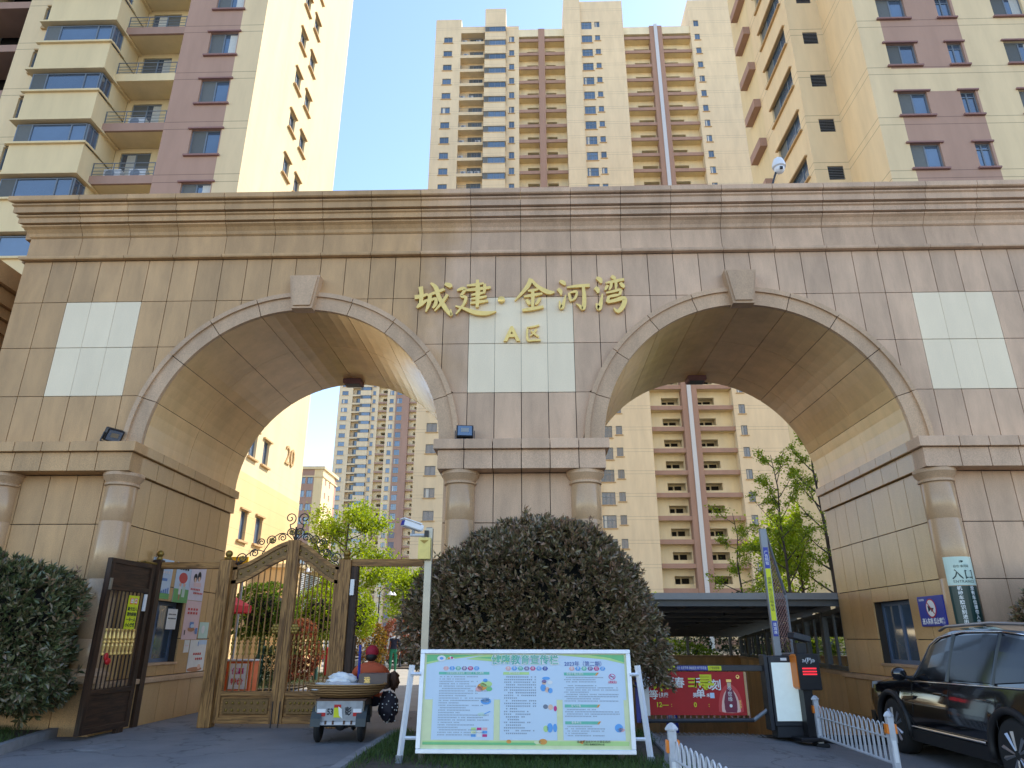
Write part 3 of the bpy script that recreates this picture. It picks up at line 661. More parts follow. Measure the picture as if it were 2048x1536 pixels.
r1 = [win_mesh('window', 1.38, 1.37, (.5,), GM, screen=0, curtain=1), win_mesh('window', 1.38, 1.37, (.5,), GM, screen=0)]; r2 = win_mesh('window', .73, 1.37, (.45,), GM, .78); r3 = win_mesh('window', 1.5, 1.37, (.5,), GM, screen=0, curtain=1)
s2 = MB().bbox(-.5, .5, -.12, .02, -.1, 0, .01).mesh('sill', MT['sill_brown']); h2 = MB().bbox(-.5, .5, -.1, .02, 0, .09, .01).mesh('lintel', MT['sill_brown'])
r4 = win_mesh('side_window', 3.2, 1.33, (.3, .72), GM, screen=0); s4 = MB().bbox(-1.75, 1.75, -.13, .02, -.1, 0, .01).mesh('sill', MT['sill'])
lv = MB()
lv.box(-.4, .4, .06, .08, 0, .84, 1)
for k in range(8): z = .04+.1*k; lv.hexa([(-.4, -.01, z), (.4, -.01, z), (.4, .05, z+.05), (-.4, .05, z+.05), (-.4, -.01, z+.02), (.4, -.01, z+.02), (.4, .05, z+.07), (-.4, .05, z+.07)], 0)
lvm = lv.mesh('louvre', [MT['metal_grey'], MT['dark_in']])
bal = MB().box(14.4, 14.83, 23.1, 25.0, 0, .6).mesh('balcony', MT['brown_plain'], org=(14.4, 23, 0))
for z in RF:
    put_win(r1[rdm.random() < .55], RT, 18.47, 14.6, z+.53, 1.37, 0, sillm, hoodm); put_win(r2, RT, 21.085, 14.6, z+.53, 1.37, 0, s2, h2); put_win(r3, RT, 24.2, 14.6, z+.53, 1.37, 0, sillm, hoodm)
    inst(lvm, 'louvre', RT, (15.9, 17.84, z-.64)); put_win(r4, RT, 14.83, 20.1, z+.02, 1.33, -pi/2, s4, s4); (inst(bal, 'balcony', RT, (14.4, 23, z-.2)) if z > 16 else None)
# ---- generic far slab tower
def slab_tower(root, Y, x_off, secs, z0, nfl, H, mats):
    yel, bro = mats
    wcache = {}
    for (x0, x1, kind, par, top) in secs:
        a, b = x0+x_off, x1+x_off; fl = [z0+H*k for k in range(nfl)]
        fl = [z for z in fl if z+H < top+.8]
        if kind == 'win':
            pr = par.get('proj', 0); Yp = Y-pr
            ops = []
            for (w0, w1, q0, q1, lt, tr) in par['w']:
                for z in fl + ([fl[-1]+H] if par.get('extra') else []): ops.append((w0+x_off, w1+x_off, round(z+q0, 3), round(z+q1, 3)))
            mb = MB(); wall_open(mb, YF(Yp), a, b, 0, top, ops, .2)
            mb.box(a, b, Yp+1.2, Yp+11, 0, top); mb.add([(a, Yp, top), (b, Yp, top), (b, Yp+1.2, top), (a, Yp+1.2, top)], [(0, 1, 2, 3)])
            if pr > -5: mb.add([(a, Yp+1.2, 0), (a, Yp, 0), (a, Yp, top), (a, Yp+1.2, top)], [(0, 1, 2, 3)]); mb.add([(b, Yp, 0), (b, Yp+1.2, 0), (b, Yp+1.2, top), (b, Yp, top)], [(0, 1, 2, 3)])
            mb.obj('wall', MT[par.get('mat', yel)], root)
            for (w0, w1, q0, q1, lt, tr) in par['w']:
                key = (round(w1-w0, 2), round(q1-q0, 2), lt, tr)
                if key not in wcache: wcache[key] = [win_mesh('window', w1-w0, q1-q0, lt, ['frame_grey', 'glass_far', 'screen', 'curtain'], tr, .07), win_mesh('window', w1-w0, q1-q0, lt, ['frame_grey', 'glass_far', 'screen', 'curtain'], tr, .07, None, 0)]
                for z in fl + ([fl[-1]+H] if par.get('extra') else []): inst(wcache[key][rdm.random() < .25], 'window', root, ((w0+w1)/2+x_off, Yp+.1, z+q0))
            sm = {}
            for (w0, w1, q0, q1, lt, tr) in par['w']:
                me = MB().box(-(w1-w0)/2-.15, (w1-w0)/2+.15, -.12, .02, -.12, 0).mesh('sill', MT['sill'])
                for z in fl: inst(me, 'sill', root, ((w0+w1)/2+x_off, Yp, z+q0))
        elif kind == 'balc':
            d = 1.4; w = b-a; dw = w*.55; dx = a+w*.62-dw/2 + 0
            mb = MB(); wall_open(mb, YF(Y+d), a, b, 0, top, [(dx, dx+dw, round(z+.35, 3), round(z+2.4, 3)) for z in fl], .1)
            mb.box(a, b, Y+d+.6, Y+11, 0, top); mb.box(a, b, Y, Y+d, top-1.4, top); mb.obj('balcony_back_wall', MT[yel], root)
            key = ('d', round(dw, 2)); 
            if key not in wcache: wcache[key] = win_mesh('balcony_door', dw, 2.05, (.3, .7), ['frame_grey', 'glass_far', 'screen', 'curtain'], None, .08, 0)
            sl = MB().box(-w/2, w/2, 0, d, -.25, .3).mesh('balcony_slab', MT[yel]); rl = rail_mesh(w-.1, .75, post=1.3)
            for z in fl: inst(sl, 'balcony_slab', root, ((a+b)/2, Y, z)); inst(wcache[key], 'balcony_door', root, (dx+dw/2, Y+d+.06, z+.35)); inst(rl, 'railing', root, ((a+b)/2, Y+.05, z+.3))
        elif kind == 'bay':
            w = b-a; pm = MB(); pm.box(-w/2, w/2, -.8, 1, -.2, 1.45); pm.box(-w/2-.08, w/2+.08, -.9, 1, -.3, -.2); pm.box(-w/2-.06, w/2+.06, -.88, 1, 1.45, 1.52)
            pm = pm.mesh('bay_parapet', MT[yel]); wm_ = win_mesh('bay_window', w-.1, 1.15, (.22, .5, .78), ['frame_grey', 'glass_far', 'screen', 'curtain'], None, .07, 0)
            inn = MB().box(-w/2+.05, w/2-.05, -.6, 1, 1.52, 2.7).mesh('bay_interior', MT['dark_in'])
            for z in fl: inst(pm, 'bay_parapet', root, ((a+b)/2, Y, z)); inst(wm_, 'bay_window', root, ((a+b)/2, Y-.78, z+1.53)); inst(inn, 'bay_interior', root, ((a+b)/2, Y, z))
            MB().box(a, b, Y-.8, Y+11, fl[-1]+H-.3, top).obj('bay_roof', MT[yel], root)
            MB().box(a, b, Y+1, Y+11, 0, fl[-1]+H-.3).obj('wall', MT[yel], root)
        elif kind == 'corr':
            d = 1.35; w = b-a; mb = MB(); op = []
            side = par.get('side', 0)
            for z in fl:
                p = a+w*(.42 if side == 0 else .06); q = a+w*(.97 if side == 0 else .55); op.append((round(p, 3), round(q, 3), round(z+1.15, 3), round(z+2.15, 3)))
            wall_open(mb, YF(Y+d), a, b, 0, top, op, .9)
            mb.box(a, b, Y+d+1.4, Y+11, 0, top); mb.box(a, b, Y, Y+d+.5, top-1.6, top)
            mb.obj('corridor_back_wall', MT['yellow_pale'], root)
            sl = MB().box(-w/2, w/2, 0, .18, 0, .58).mesh('corridor_parapet', MT[bro]); sl2 = MB().box(-w/2, w/2, .18, d, 0, .15).mesh('corridor_slab', MT['yellow_plain'])
            ow_ = MB(); ow_.box(-w*.18, -w*.05, 0, .1, -.55, .3, 0); ow_.box(w*.0, w*.2, 0, .1, -.3, .35, 0); ow_ = ow_.mesh('corridor_doorway', [MT['dark_in']])
            rl = rail_mesh(w*.5, .55, post=1.0)
            for z in fl:
                inst(sl, 'corridor_parapet', root, ((a+b)/2, Y, z)); inst(sl2, 'corridor_slab', root, ((a+b)/2, Y, z)); inst(ow_, 'corridor_doorway', root, (a+w*(.68 if side == 0 else .3), Y+d+1.28, z+1.6))
        elif kind == 'col':
            MB().box(a, b, Y-.12, Y+11, 0, top).obj('mauve_pier', MT[bro], root)
            if par.get('pipe'): MB().box(a+.75, a+1.3, Y-.32, Y-.125, 0, top+.2).obj('white_duct', MT['white_paint'], root)
CT = thing('apartment_tower', 'tall central slab tower with mauve corridor bays and white vertical duct', 'tower', (10, 78.2, 0))
secs = [(-15.6, -11.2, 'win', dict(w=[(-14.1, -12.65, 0.06, 1.35, (.5,), None)]), 102.0),
        (-11.2, -7.05, 'balc', {}, 100.3), (-7.05, -3.5, 'bay', {}, 103.4), (-3.5, -1.3, 'win', dict(w=[(-2.95, -2.1, -.1, 1.25, (.5,), None)]), 100.2),
        (-1.3, 2.0, 'corr', {}, 99.4), (2.0, 3.05, 'col', {}, 99.4), (3.05, 6.4, 'corr', dict(side=1), 99.4),
        (6.4, 9.17, 'win', dict(w=[], proj=.9), 105.7), (9.17, 16.45, 'win', dict(w=[(9.35, 11.1, -1.05, .6, (.33, .67), .62), (11.6, 12.45, -.62, .6, (.5,), None)], proj=.5, extra=True), 104.9),
        (16.45, 20.9, 'corr', {}, 99.4), (20.9, 23.0, 'col', dict(pipe=True), 99.5), (23.0, 27.75, 'corr', dict(side=1), 99.4),
        (27.75, 46.0, 'win', dict(w=[(28.4, 29.25, -.72, .62, (.5,), None)], proj=.3, extra=True), 104.9)]
slab_tower(CT, 78.2, 0, secs, 1.67-1.0, 33, 3.0, ('yellow_c', 'brown_plain'))
ordn = ['lowest', 'second', 'third', 'fourth', 'fifth', 'sixth', 'seventh']
for r_, (zz, xs_) in enumerate(((69.67, (-10.2, -9.1, -8.0)), (72.67, (-10.7,)), (75.67, (-10.6, -8.0)), (78.67, (-10.4,)), (84.67, (-10.7, -9.3)), (93.67, (-10.3,)), (96.67, (-10.6, -8.2)))):
    for i_, xx in enumerate(xs_):
        pos = '' if len(xs_) == 1 else (('left', 'right') if len(xs_) == 2 else ('left', 'middle', 'right'))[i_]+' '
        ac_unit(xx, 78.6, zz+.3, pos+'air conditioner on central tower, '+ordn[r_]+' occupied balcony up from cornice')
# far tower seen through the left arch
FT = thing('apartment_tower', 'distant tower with dark recesses and mauve stripe seen through the left arch', 'tower', (-50, 209, 0))
fsec = [(-65.3, -60.6, 'win', dict(w=[(-64.2, -62.1, .1, 1.6, (.5,), None)]), 104), (-60.6, -57.7, 'balc', {}, 102), (-57.7, -54.1, 'bay', {}, 105), (-54.1, -51.6, 'win', dict(w=[(-53.6, -52.6, 0, 1.5, (.5,), None)]), 102),
        (-51.6, -48.6, 'corr', {}, 101), (-48.6, -45.6, 'win', dict(w=[(-47.7, -46.4, 0., 1.6, (.5,), None)]), 101), (-45.6, -41.0, 'win', dict(w=[(-45.2, -43.4, -.2, 1.7, (.33, .67), .62)], mat='brown_plain', proj=.5), 106), (-41.0, -37.3, 'corr', {}, 101), (-37.3, -24, 'win', dict(w=[(-36, -34.6, 0, 1.4, (.5,), None)]), 104)]
slab_tower(FT, 209, 0, fsec, 1.0, 33, 3.0, ('yellow_c', 'brown_plain'))
FB = thing('apartment_block', 'small far block with cornice between left tower and trees', 'building', (-53, 150, 0))
fl = [3.2*k for k in range(1, 12)]
mb = MB(); wall_open(mb, YF(150), -56, -52, 0, 39.5, [(x, x+1.3, z+.8, z+2.4) for x in (-55.4, -53.6) for z in fl], .3); mb.box(-55.9, -50.0, 151, 162, 0, 39.4)
mb.obj('wall', MT['brown_plain'], FB)
mb = MB(); wall_open(mb, XF(-49.9, 1), 150, 160, 0, 39.5, [(y, y+1.1, z+.8, z+2.2) for y in (152, 155.5) for z in fl], .3); mb.add([(-52, 150, 0), (-49.9, 150, 0), (-49.9, 150, 39.5), (-52, 150, 39.5)], [(0, 1, 2, 3)]); mb.obj('side_wall', MT['yellow_plain'], FB)
mb = MB(); mb.box(-56.3, -49.5, 149.6, 162.4, 39.5, 40.2); mb.box(-56.1, -49.7, 149.8, 162.2, 37.6, 37.9); mb.obj('cornice', MT['yellow_plain'], FB)
wf = win_mesh('window', 1.3, 1.6, (.5,), ['frame_grey', 'glass_far', 'screen', 'curtain']); wf2 = win_mesh('window', 1.1, 1.4, (.5,), ['frame_grey', 'glass_far', 'screen', 'curtain'])
for z in fl:
    for x in (-54.75, -52.95): inst(wf, 'window', FB, (x, 150.15, z+.8))
    for y in (152.55, 156.05): inst(wf2, 'window', FB, (-50.05, y, z+.8), pi/2)
# neighbouring wing left of the gate
NW = thing('side_wing', 'dark brown neighbouring wing with heavy eaves at the left picture edge', 'building', (-14, 2, 0))
MB().box(-20, -11.25, -.6, 9, 0, 7.9).obj('wall', MT['stone'], NW)
mb = MB()
for o, z0, z1 in ((.06, 7.6, 7.86), (.14, 7.88, 8.1), (.22, 8.12, 8.45), (.34, 8.47, 8.9)): mb.box(-20, -11.25+o, -.6-o, 9, z0, z1)
mb.obj('eaves', MT['stone'], NW)
# ---------------------------------------------------------------- wooden gate (plane Y=1.2)
WG = thing('wooden_gate', 'tall double-leaf wooden gate with brass studs, iron bars and arched top', 'gate', (-4.4, 1.2, 0))
def gpost(x0, x1, zt, y0=1.06, y1=1.28):
    p = MB().bbox(x0, x1, y0, y1, 0, zt, .012).obj('post', MT['wood'], WG)
    cx, cy = (x0+x1)/2, (y0+y1)/2
    b = MB(); b.lathe([(.06, zt), (.075, zt+.02), (.05, zt+.05), (.045, zt+.06)], (cx, cy, 0), 16); b.ball((cx, cy, zt+.115), .068, 16); b.obj('finial', MT['gold_dull'], p, smooth=60)
    return p
gpost(-5.66, -5.44, 2.84); gpost(-3.41, -3.19, 2.84)
MB().bbox(-6.98, -5.665, 1.11, 1.23, 2.68, 2.80, .008).obj('beam', MT['wood_h'], WG)
MB().bbox(-3.185, -1.45, 1.11, 1.23, 2.72, 2.85, .008).obj('beam', MT['wood_h'], WG)
# narrow fixed jambs beside the openings
MB().bbox(-1.66, -1.46, 1.08, 1.26, 0, 2.72, .01).obj('jamb', MT['wood_dark'], WG)
MB().bbox(-3.185, -3.06, 1.1, 1.24, 0, 2.72, .008).obj('jamb', MT['wood_dark'], WG)
for z0, z1 in ((1.68, 1.74), (.9, 1.5)): MB().box(-3.06, -3.02, 1.12, 1.22, z0, z1).obj('jamb_rail', MT['wood_dark'], WG)
MB().box(-3.17, -3.1, 1.05, 1.099, 2.2, 2.48).obj('magnetic_lock', MT['white_gloss'], WG)
def cz(t):    # top edge of a leaf: t=0 at the post, 1 at the centre
    return 2.735 + .47*(t*t*(3-2*t))
def leaf(xh, xc):
    lf = MB(); Y0, Y1 = 1.15, 1.25; s = 1 if xc > xh else -1
    a, b = sorted((xh, xh+s*.09)); lf.bbox(a, b, Y0, Y1, .06, cz(.05)-.02, .006)
    L = lf.obj('leaf_frame', MT['wood'], WG)
    a, b = sorted((xc, xc-s*.11)); MB().bbox(a, b, Y0-.02, Y1, .06, cz(1)+.0, .006).obj('stile', MT['wood'], L)
    n = 14
    for off0, off1, y0 in ((0, .075, Y0), (.265, .33, Y0)):        # curved rails
        mb = MB()
        for i in range(n):
            p, q = i/n, (i+1)/n
            x0, x1 = xh+(xc-xh)*p, xh+(xc-xh)*q
            z0, z1 = cz(p), cz(q)
            pts = [(x0, y0, z0-off1), (x1, y0, z1-off1), (x1, Y1, z1-off1), (x0, Y1, z0-off1), (x0, y0, z0-off0), (x1, y0, z1-off0), (x1, Y1, z1-off0), (x0, Y1, z0-off0)]
            if s < 0: pts = [pts[i] for i in (1, 0, 3, 2, 5, 4, 7, 6)]
            mb.hexa(pts)
        mb.obj('curved_rail', MT['wood_h'], L)
    mb = MB()
    for i in range(n):
        p, q = .06+i/n*.86, .06+(i+1)/n*.86; x0, x1 = xh+(xc-xh)*p, xh+(xc-xh)*q; z0, z1 = cz(p), cz(q)
        pts = [(x0, Y0+.03, z0-.265), (x1, Y0+.03, z1-.265), (x1, Y1-.02, z1-.265), (x0, Y1-.02, z0-.265), (x0, Y0+.03, z0-.075), (x1, Y0+.03, z1-.075), (x1, Y1-.02, z1-.075), (x0, Y1-.02, z0-.075)]
        if s < 0: pts = [pts[i] for i in (1, 0, 3, 2, 5, 4, 7, 6)]
        mb.hexa(pts)
    mb.obj('frieze_panel', MT['bronze'], L)
    st = MB(); st.ball((0, 0, 0), .024, 10); sm = st.mesh('stud', MT['gold_dull'], smooth=True)
    for k in range(7):
        t = .14+.72*k/6; inst(sm, 'stud', L, (xh+(xc-xh)*t, Y0+.025, cz(t)-.17))
    a, b = sorted((xh+s*.09, xc-s*.11))
    MB().bbox(a, b, Y0, Y1, .06, .165, .006).obj('bottom_rail', MT['wood_h'], L)
    MB().bbox(a, b, Y0, Y1, .5, .58, .006).obj('middle_rail', MT['wood_h'], L)
    MB().box(a, b, Y0+.035, Y1-.02, .165, .5).obj('panel_back', MT['wood_h'], L)
    MB().bbox(a+.05, b-.05, Y0+.012, Y0+.034, .205, .46, .012).obj('brass_panel', MT['bronze'], L)
    for r in range(2):
        for k in range(7): inst(sm, 'stud', L, (a+.12+(b-a-.24)*k/6, Y0+.012, .275+.115*r))
    nb = 8
    bal = MB(); bal.lathe([(.012, 0), (.026, .01), (.026, .03), (.014, .05), (.022, .1), (.03, .14), (.016, .18), (.034, .195), (.034, .215), (.016, .23), (.03, .26), (.022, .31), (.013, .36), (.024, .385), (.024, .4), (.012, .41)], (0, 0, 0), 10); bm = bal.mesh('baluster', MT['gold_dull'], smooth=50)
    for k in range(nb):
        t = (k+.7)/(nb+.4); x = a+(b-a)*t; tt = (x-xh)/(xc-xh); zt = cz(tt)-.33
        B = MB().tube([(x, 1.2, .58), (x, 1.2, zt+.01)], .013, 8).obj('bar', MT['wood'], L)
        inst(bm, 'baluster', L, (x, 1.2, 1.17))
    MB().tube([(xc-s*.06, 1.12, 0), (xc-s*.06, 1.12, .42)], .009, 6).obj('drop_bolt', MT['metal_dark'], L)
    rs = MB(); cx = xc-s*.17
    for q in range(7): rs.ball((cx+.055*math.cos(q*2*pi/6), 1.15, 1.62+.055*math.sin(q*2*pi/6)) if q < 6 else (cx, 1.14, 1.62), .042, 8, sc=(1, .4, 1))
    rs.obj('lock_rosette', MT['gold_dull'], L, smooth=True)
    # iron scrollwork on the arched top
    sc = MB()
    def spiral(cx, cz_, r0, a0, turns, d, r1=.015, w=.011):
        pts = []
        for i in range(26):
            f = i/25; r = r0*(1-f)+r1*f; q = a0+d*turns*2*pi*f; pts.append((cx+r*math.cos(q), 1.2, cz_+r*math.sin(q)))
        sc.tube(pts, w, 6)
    for t, r0, dz in ((.12, .11, .12), (.32, .085, .12), (.42, .075, .26), (.6, .10, .17), (.78, .08, .11), (.93, .09, .16)):
        x = xh+(xc-xh)*t; spiral(x, cz(t)+dz, r0, pi*1.2 if s > 0 else -pi*.2, 1.6, -s)
    spiral(xc-s*.13, cz(1)+.42, .12, -pi/2, 1.5, s); sc.tube([(xc-s*.13, 1.2, cz(1)+.3), (xc-s*.10, 1.2, cz(1)+.2), (xc-s*.02, 1.2, cz(1)+.02)], .011, 6)
    for t0, t1, hh in ((.05, .5, .16), (.45, .95, .2)):
        pts = []
        for i in range(13):
            f = i/12; t = t0+(t1-t0)*f; pts.append((xh+(xc-xh)*t, 1.2, cz(t)+.02+hh*math.sin(pi*f)))
        sc.tube(pts, .01, 6)
    for t, dz in ((.12, .12), (.6, .17), (.93, .16)):
        x = xh+(xc-xh)*t
        for q in range(5): sc.ball((x+.035*math.cos(q*1.26), 1.195, cz(t)+dz+.035*math.sin(q*1.26)), .022, 8, 1, (1.3, .3, 1))
    sc.obj('scrollwork', [MT['metal_dark'], MT['gold_dull']], L, smooth=50)
leaf(-5.435, -4.33); leaf(-3.415, -4.322)
MB().hexa([(-4.35, 1.17, 3.2), (-4.30, 1.17, 3.2), (-4.30, 1.21, 3.2), (-4.35, 1.21, 3.2), (-4.345, 1.18, 3.46), (-4.315, 1.18, 3.46), (-4.315, 1.2, 3.46), (-4.345, 1.2, 3.46)]).obj('spike', MT['wood_dark'], WG)
# open pedestrian leaf, swung out against the left pier
PL = thing('pedestrian_gate', 'dark wooden pedestrian gate leaf standing open, brass balusters and yellow notice', 'gate', (-6.86, 1.1, 0))
hx, hy, ex, ey = -6.66, .62, -6.71, -.66
ux, uy = ex-hx, ey-hy; LW = math.hypot(ux, uy); ux /= LW; uy /= LW
PM = Matrix(((ux, -uy, 0, hx), (uy, ux, 0, hy), (0, 0, 1, 0), (0, 0, 0, 1)))   # local x along the leaf from the hinge; +y local faces the passage
def pl(name, mb, mat, parent=None): return mb.xf(PM).obj(name, mat, parent or PL)
MB_ = MB
pl('stile', MB().bbox(0, .1, -.04, .04, .07, 2.7, .006), MT['wood_dark']); pl('stile', MB().bbox(LW-.1, LW, -.04, .04, .07, 2.7, .006), MT['wood_dark'])
for z0, z1 in ((.07, .16), (.62, .7), (2.2, 2.28), (2.62, 2.7)): pl('rail', MB().bbox(.1, LW-.1, -.038, .038, z0, z1, .005), MT['wood_dark_h'])
pl('panel', MB().box(.1, LW-.1, -.02, .02, .16, .62), MT['wood_dark_h']); pl('panel', MB().box(.1, LW-.1, -.02, .02, 2.28, 2.62), MT['wood_dark_h'])
balp = [(.012, 0), (.026, .01), (.026, .03), (.014, .05), (.022, .1), (.03, .14), (.016, .18), (.034, .195), (.034, .215), (.016, .23), (.03, .26), (.022, .31), (.013, .36), (.024, .385), (.024, .4), (.012, .41)]
for k in range(10):
    x = .15+(LW-.3)*k/9; pl('bar', MB().tube([(x, 0, .7), (x, 0, 2.2)], .013, 8), MT['wood_dark'])
    if 1 <= k <= 8: pl('baluster', MB().lathe(balp, (x, 0, 1.2), 10), MT['gold'])
pl('lock_plate', MB().box(LW-.09, LW-.03, .041, .06, 2.2, 2.38), MT['steel']); pl('lock_plate', MB().box(.15, .21, .041, .07, 1.9, 2.18), MT['white_gloss'])
pl('foot_block', MB().box(.12, .32, -.03, .03, 0.0, .07), MT['wood_dark'])
jp = MB().bbox(-6.93, -6.78, 1.06, 1.22, 0, 2.84, .01).obj('post', MT['wood_dark'], WG)
b = MB(); b.lathe([(.05, 2.84), (.06, 2.86), (.04, 2.9)], (-6.85, 1.14, 0), 14); b.ball((-6.85, 1.14, 2.955), .065, 14); b.obj('finial', MT['gold_dull'], jp, smooth=60)
MB().tube([(-6.85, 1.06, 2.76), (-6.95, .8, 2.78), (-6.9, .5, 2.74)], .02, 6).obj('closer_arm', MT['gold_dull'], WG)
# yellow notice on the leaf (faces the passage side)
plain('yellow_sign', (.62, .66, .01), .45)
NT = MB().box(.36, .66, .05, .056, 1.6, 2.14); TXM = PM @ Matrix(((-1, 0, 0, .51), (0, 0, 1, .058), (0, 1, 0, 0), (0, 0, 0, 1)))
NT.xf(PM); npan = NT
nn = thing('notice_plate', 'bright yellow exit notice hung on the open pedestrian gate', 'sign', (-6.8, .5, 1.6))
npan.obj('plate', MT['yellow_sign'], nn)
tx = MB()
for body, z, sz in (('刷卡出入', 1.92, .068), ('请勿跟随', 1.835, .068), ('一卡一人', 1.75, .068), ('小心夹伤', 1.665, .068)): join(tx, text_mb(body, sz, TXM @ Matrix.Translation((0, z, 0)), .001, bold=.0015))
tx.obj('lettering', MT['ink'], nn)
tx = MB(); 
for xx in (.445, .57): tx.box(xx-.045, xx+.045, .057, .059, 2.0, 2.1)
tx.xf(PM).obj('red_panel', MT['orange'], nn)
tx = text_mb('出 口', .085, TXM @ Matrix.Translation((0, 2.05, .004)), .001, bold=.002); tx.obj('heading', MT['white_ink'], nn)
rb = MB(); rb.ball((.98, .05, 1.18), .05, 10, sc=(1, .6, 1.3)); rb.ball((.93, .06, 1.11), .06, 10, sc=(1.2, .5, .9)); rb.xf(PM); tag(rb.obj('red_cloth', MT['red'], smooth=True), 'small red cloth tied to the open pedestrian gate', 'cloth')
# ---------------------------------------------------------------- posters on the passage wall (X=-6.96)
plain('poster_sky', (.5, .66, .85), .4); plain('poster_pink', (.75, .55, .6), .4); plain('poster_lilac', (.7, .66, .8), .4); plain('poster_green', (.12, .4, .12), .5); plain('poster_red', (.6, .05, .05), .5); plain('poster_white', (.75, .77, .78), .4); plain('poster_brown', (.45, .2, .1), .5); plain('poster_blue', (.1, .25, .6), .5); plain('poster_skin', (.75, .5, .38), .5); plain('poster_mint', (.5, .68, .62), .4)
WM = lambda y, z, d=.004: Matrix(((0, 0, 1, -6.955+d), (1, 0, 0, y), (0, 1, 0, z), (0, 0, 0, 1)))
def poster(label, y0, y1, z0, z1, base, shapes, texts=()):
    t = thing('poster', label, 'poster', (-6.955, (y0+y1)/2, z0))
    MB().box(-6.957, -6.952, y0, y1, z0, z1).obj('sheet', MT[base], t)
    bym = {}
    for i, (kind, mat, a, b, c, d) in enumerate(shapes):
        mb = bym.setdefault(mat, MB()); X = -6.951+.0006*i
        ya, yb = y0+(y1-y0)*a, y0+(y1-y0)*b; za, zb = z0+(z1-z0)*c, z0+(z1-z0)*d
        if kind == 'r': mb.add([(X, ya, za), (X, yb, za), (X, yb, zb), (X, ya, zb)], [(0, 1, 2, 3)])
        else:
            n = 14; mb.add([(X, (ya+yb)/2+(yb-ya)/2*math.cos(2*pi*k/n), (za+zb)/2+(zb-za)/2*math.sin(2*pi*k/n)) for k in range(n)], [tuple(range(n))])
    for m_, mb in bym.items(): mb.obj('printed_shape', MT[m_], t)
    for body, sz, u, v, m_ in texts: text_mb(body, sz, WM(y0+(y1-y0)*u, z0+(z1-z0)*v, .012), .0005).obj('lettering', MT[m_], t)
dots = lambda u0, u1, v, n, h=.02, m_='poster_red': [('r', m_, u0+(u1-u0)*k/n, u0+(u1-u0)*(k+.7)/n, v, v+h) for k in range(n)]
poster('blue sky poster with green foot left of the wall window', 1.12, 1.9, 2.17, 2.9, 'poster_sky', [('r', 'poster_green', 0, 1, 0, .14), ('r', 'poster_blue', .1, .8, .45, .52)] + dots(.1, .9, .78, 7, .07, 'poster_white') + dots(.15, .9, .64, 6, .07, 'poster_white') + [('r', 'poster_blue', .55+.1*k, .6+.1*k, .14, .2+.03*k) for k in range(4)])
poster('tall poster with red heart and two figures on green ground', 2.06, 2.68, 2.13, 2.9, 'poster_sky', [('r', 'poster_green', 0, 1, 0, .34), ('e', 'poster_red', .22, .8, .48, .76), ('e', 'poster_skin', .3, .46, .4, .5), ('e', 'poster_skin', .56, .72, .4, .5), ('r', 'poster_white', .3, .46, .2, .4), ('r', 'poster_mint', .54, .74, .14, .4), ('r', 'poster_brown', .34, .42, .06, .2)] + dots(.2, .85, .82, 4, .07, 'ink') + dots(.05, .9, .93, 3, .03, 'ink'))
poster('lilac poster with long-haired figures and red captions', 2.69, 3.36, 2.2, 2.92, 'poster_lilac', [('e', 'ink', .2, .45, .5, .75), ('e', 'ink', .45, .7, .54, .82), ('e', 'poster_skin', .26, .4, .5, .64), ('e', 'poster_skin', .52, .66, .54, .68), ('r', 'poster_pink', .25, .75, .38, .5)] + dots(.1, .75, .28, 6, .05) + dots(.3, .95, .18, 6, .05))
poster('pink poster with small boat scene under the lilac poster', 2.68, 3.36, 1.43, 2.19, 'poster_pink', dots(.15, .85, .75, 4, .06) + dots(.15, .85, .65, 4, .06) + [('e', 'poster_brown', .3, .75, .2, .32), ('r', 'poster_blue', .4, .65, .3, .45), ('e', 'poster_sky', .45, .7, .3, .4), ('r', 'ink', .1, .16, .12, .24), ('r', 'poster_blue', .8, .95, .14, .3)])
poster('pale blue poster with red lines and rust hills, lowest on the wall', 3.12, 3.88, .8, 1.42, 'poster_white', [('r', 'poster_sky', .5, 1, .85, 1), ('r', 'poster_blue', .45, .5, .8, .95), ('e', 'poster_brown', 0, .9, -.0, .14), ('e', 'poster_skin', .6, .8, .06, .22)] + dots(.25, .75, .52, 4, .07) + dots(.4, .85, .36, 4, .07))
poster('small mint green sheet above the lowest poster', 3.42, 3.86, 1.45, 1.78, 'poster_mint', [('e', 'poster_white', .25, .6, .3, .8)])
poster('small white paper slip beside the pink poster', 2.86, 3.08, 1.18, 1.42, 'poster_white', dots(.2, .8, .5, 3, .1, 'poster_pink'))
poster('white notice taped inside the wall window', 1.98, 2.36, 1.62, 2.0, 'poster_white', dots(.1, .9, .7, 6, .06, 'ink') + dots(.1, .9, .5, 6, .06, 'ink'))
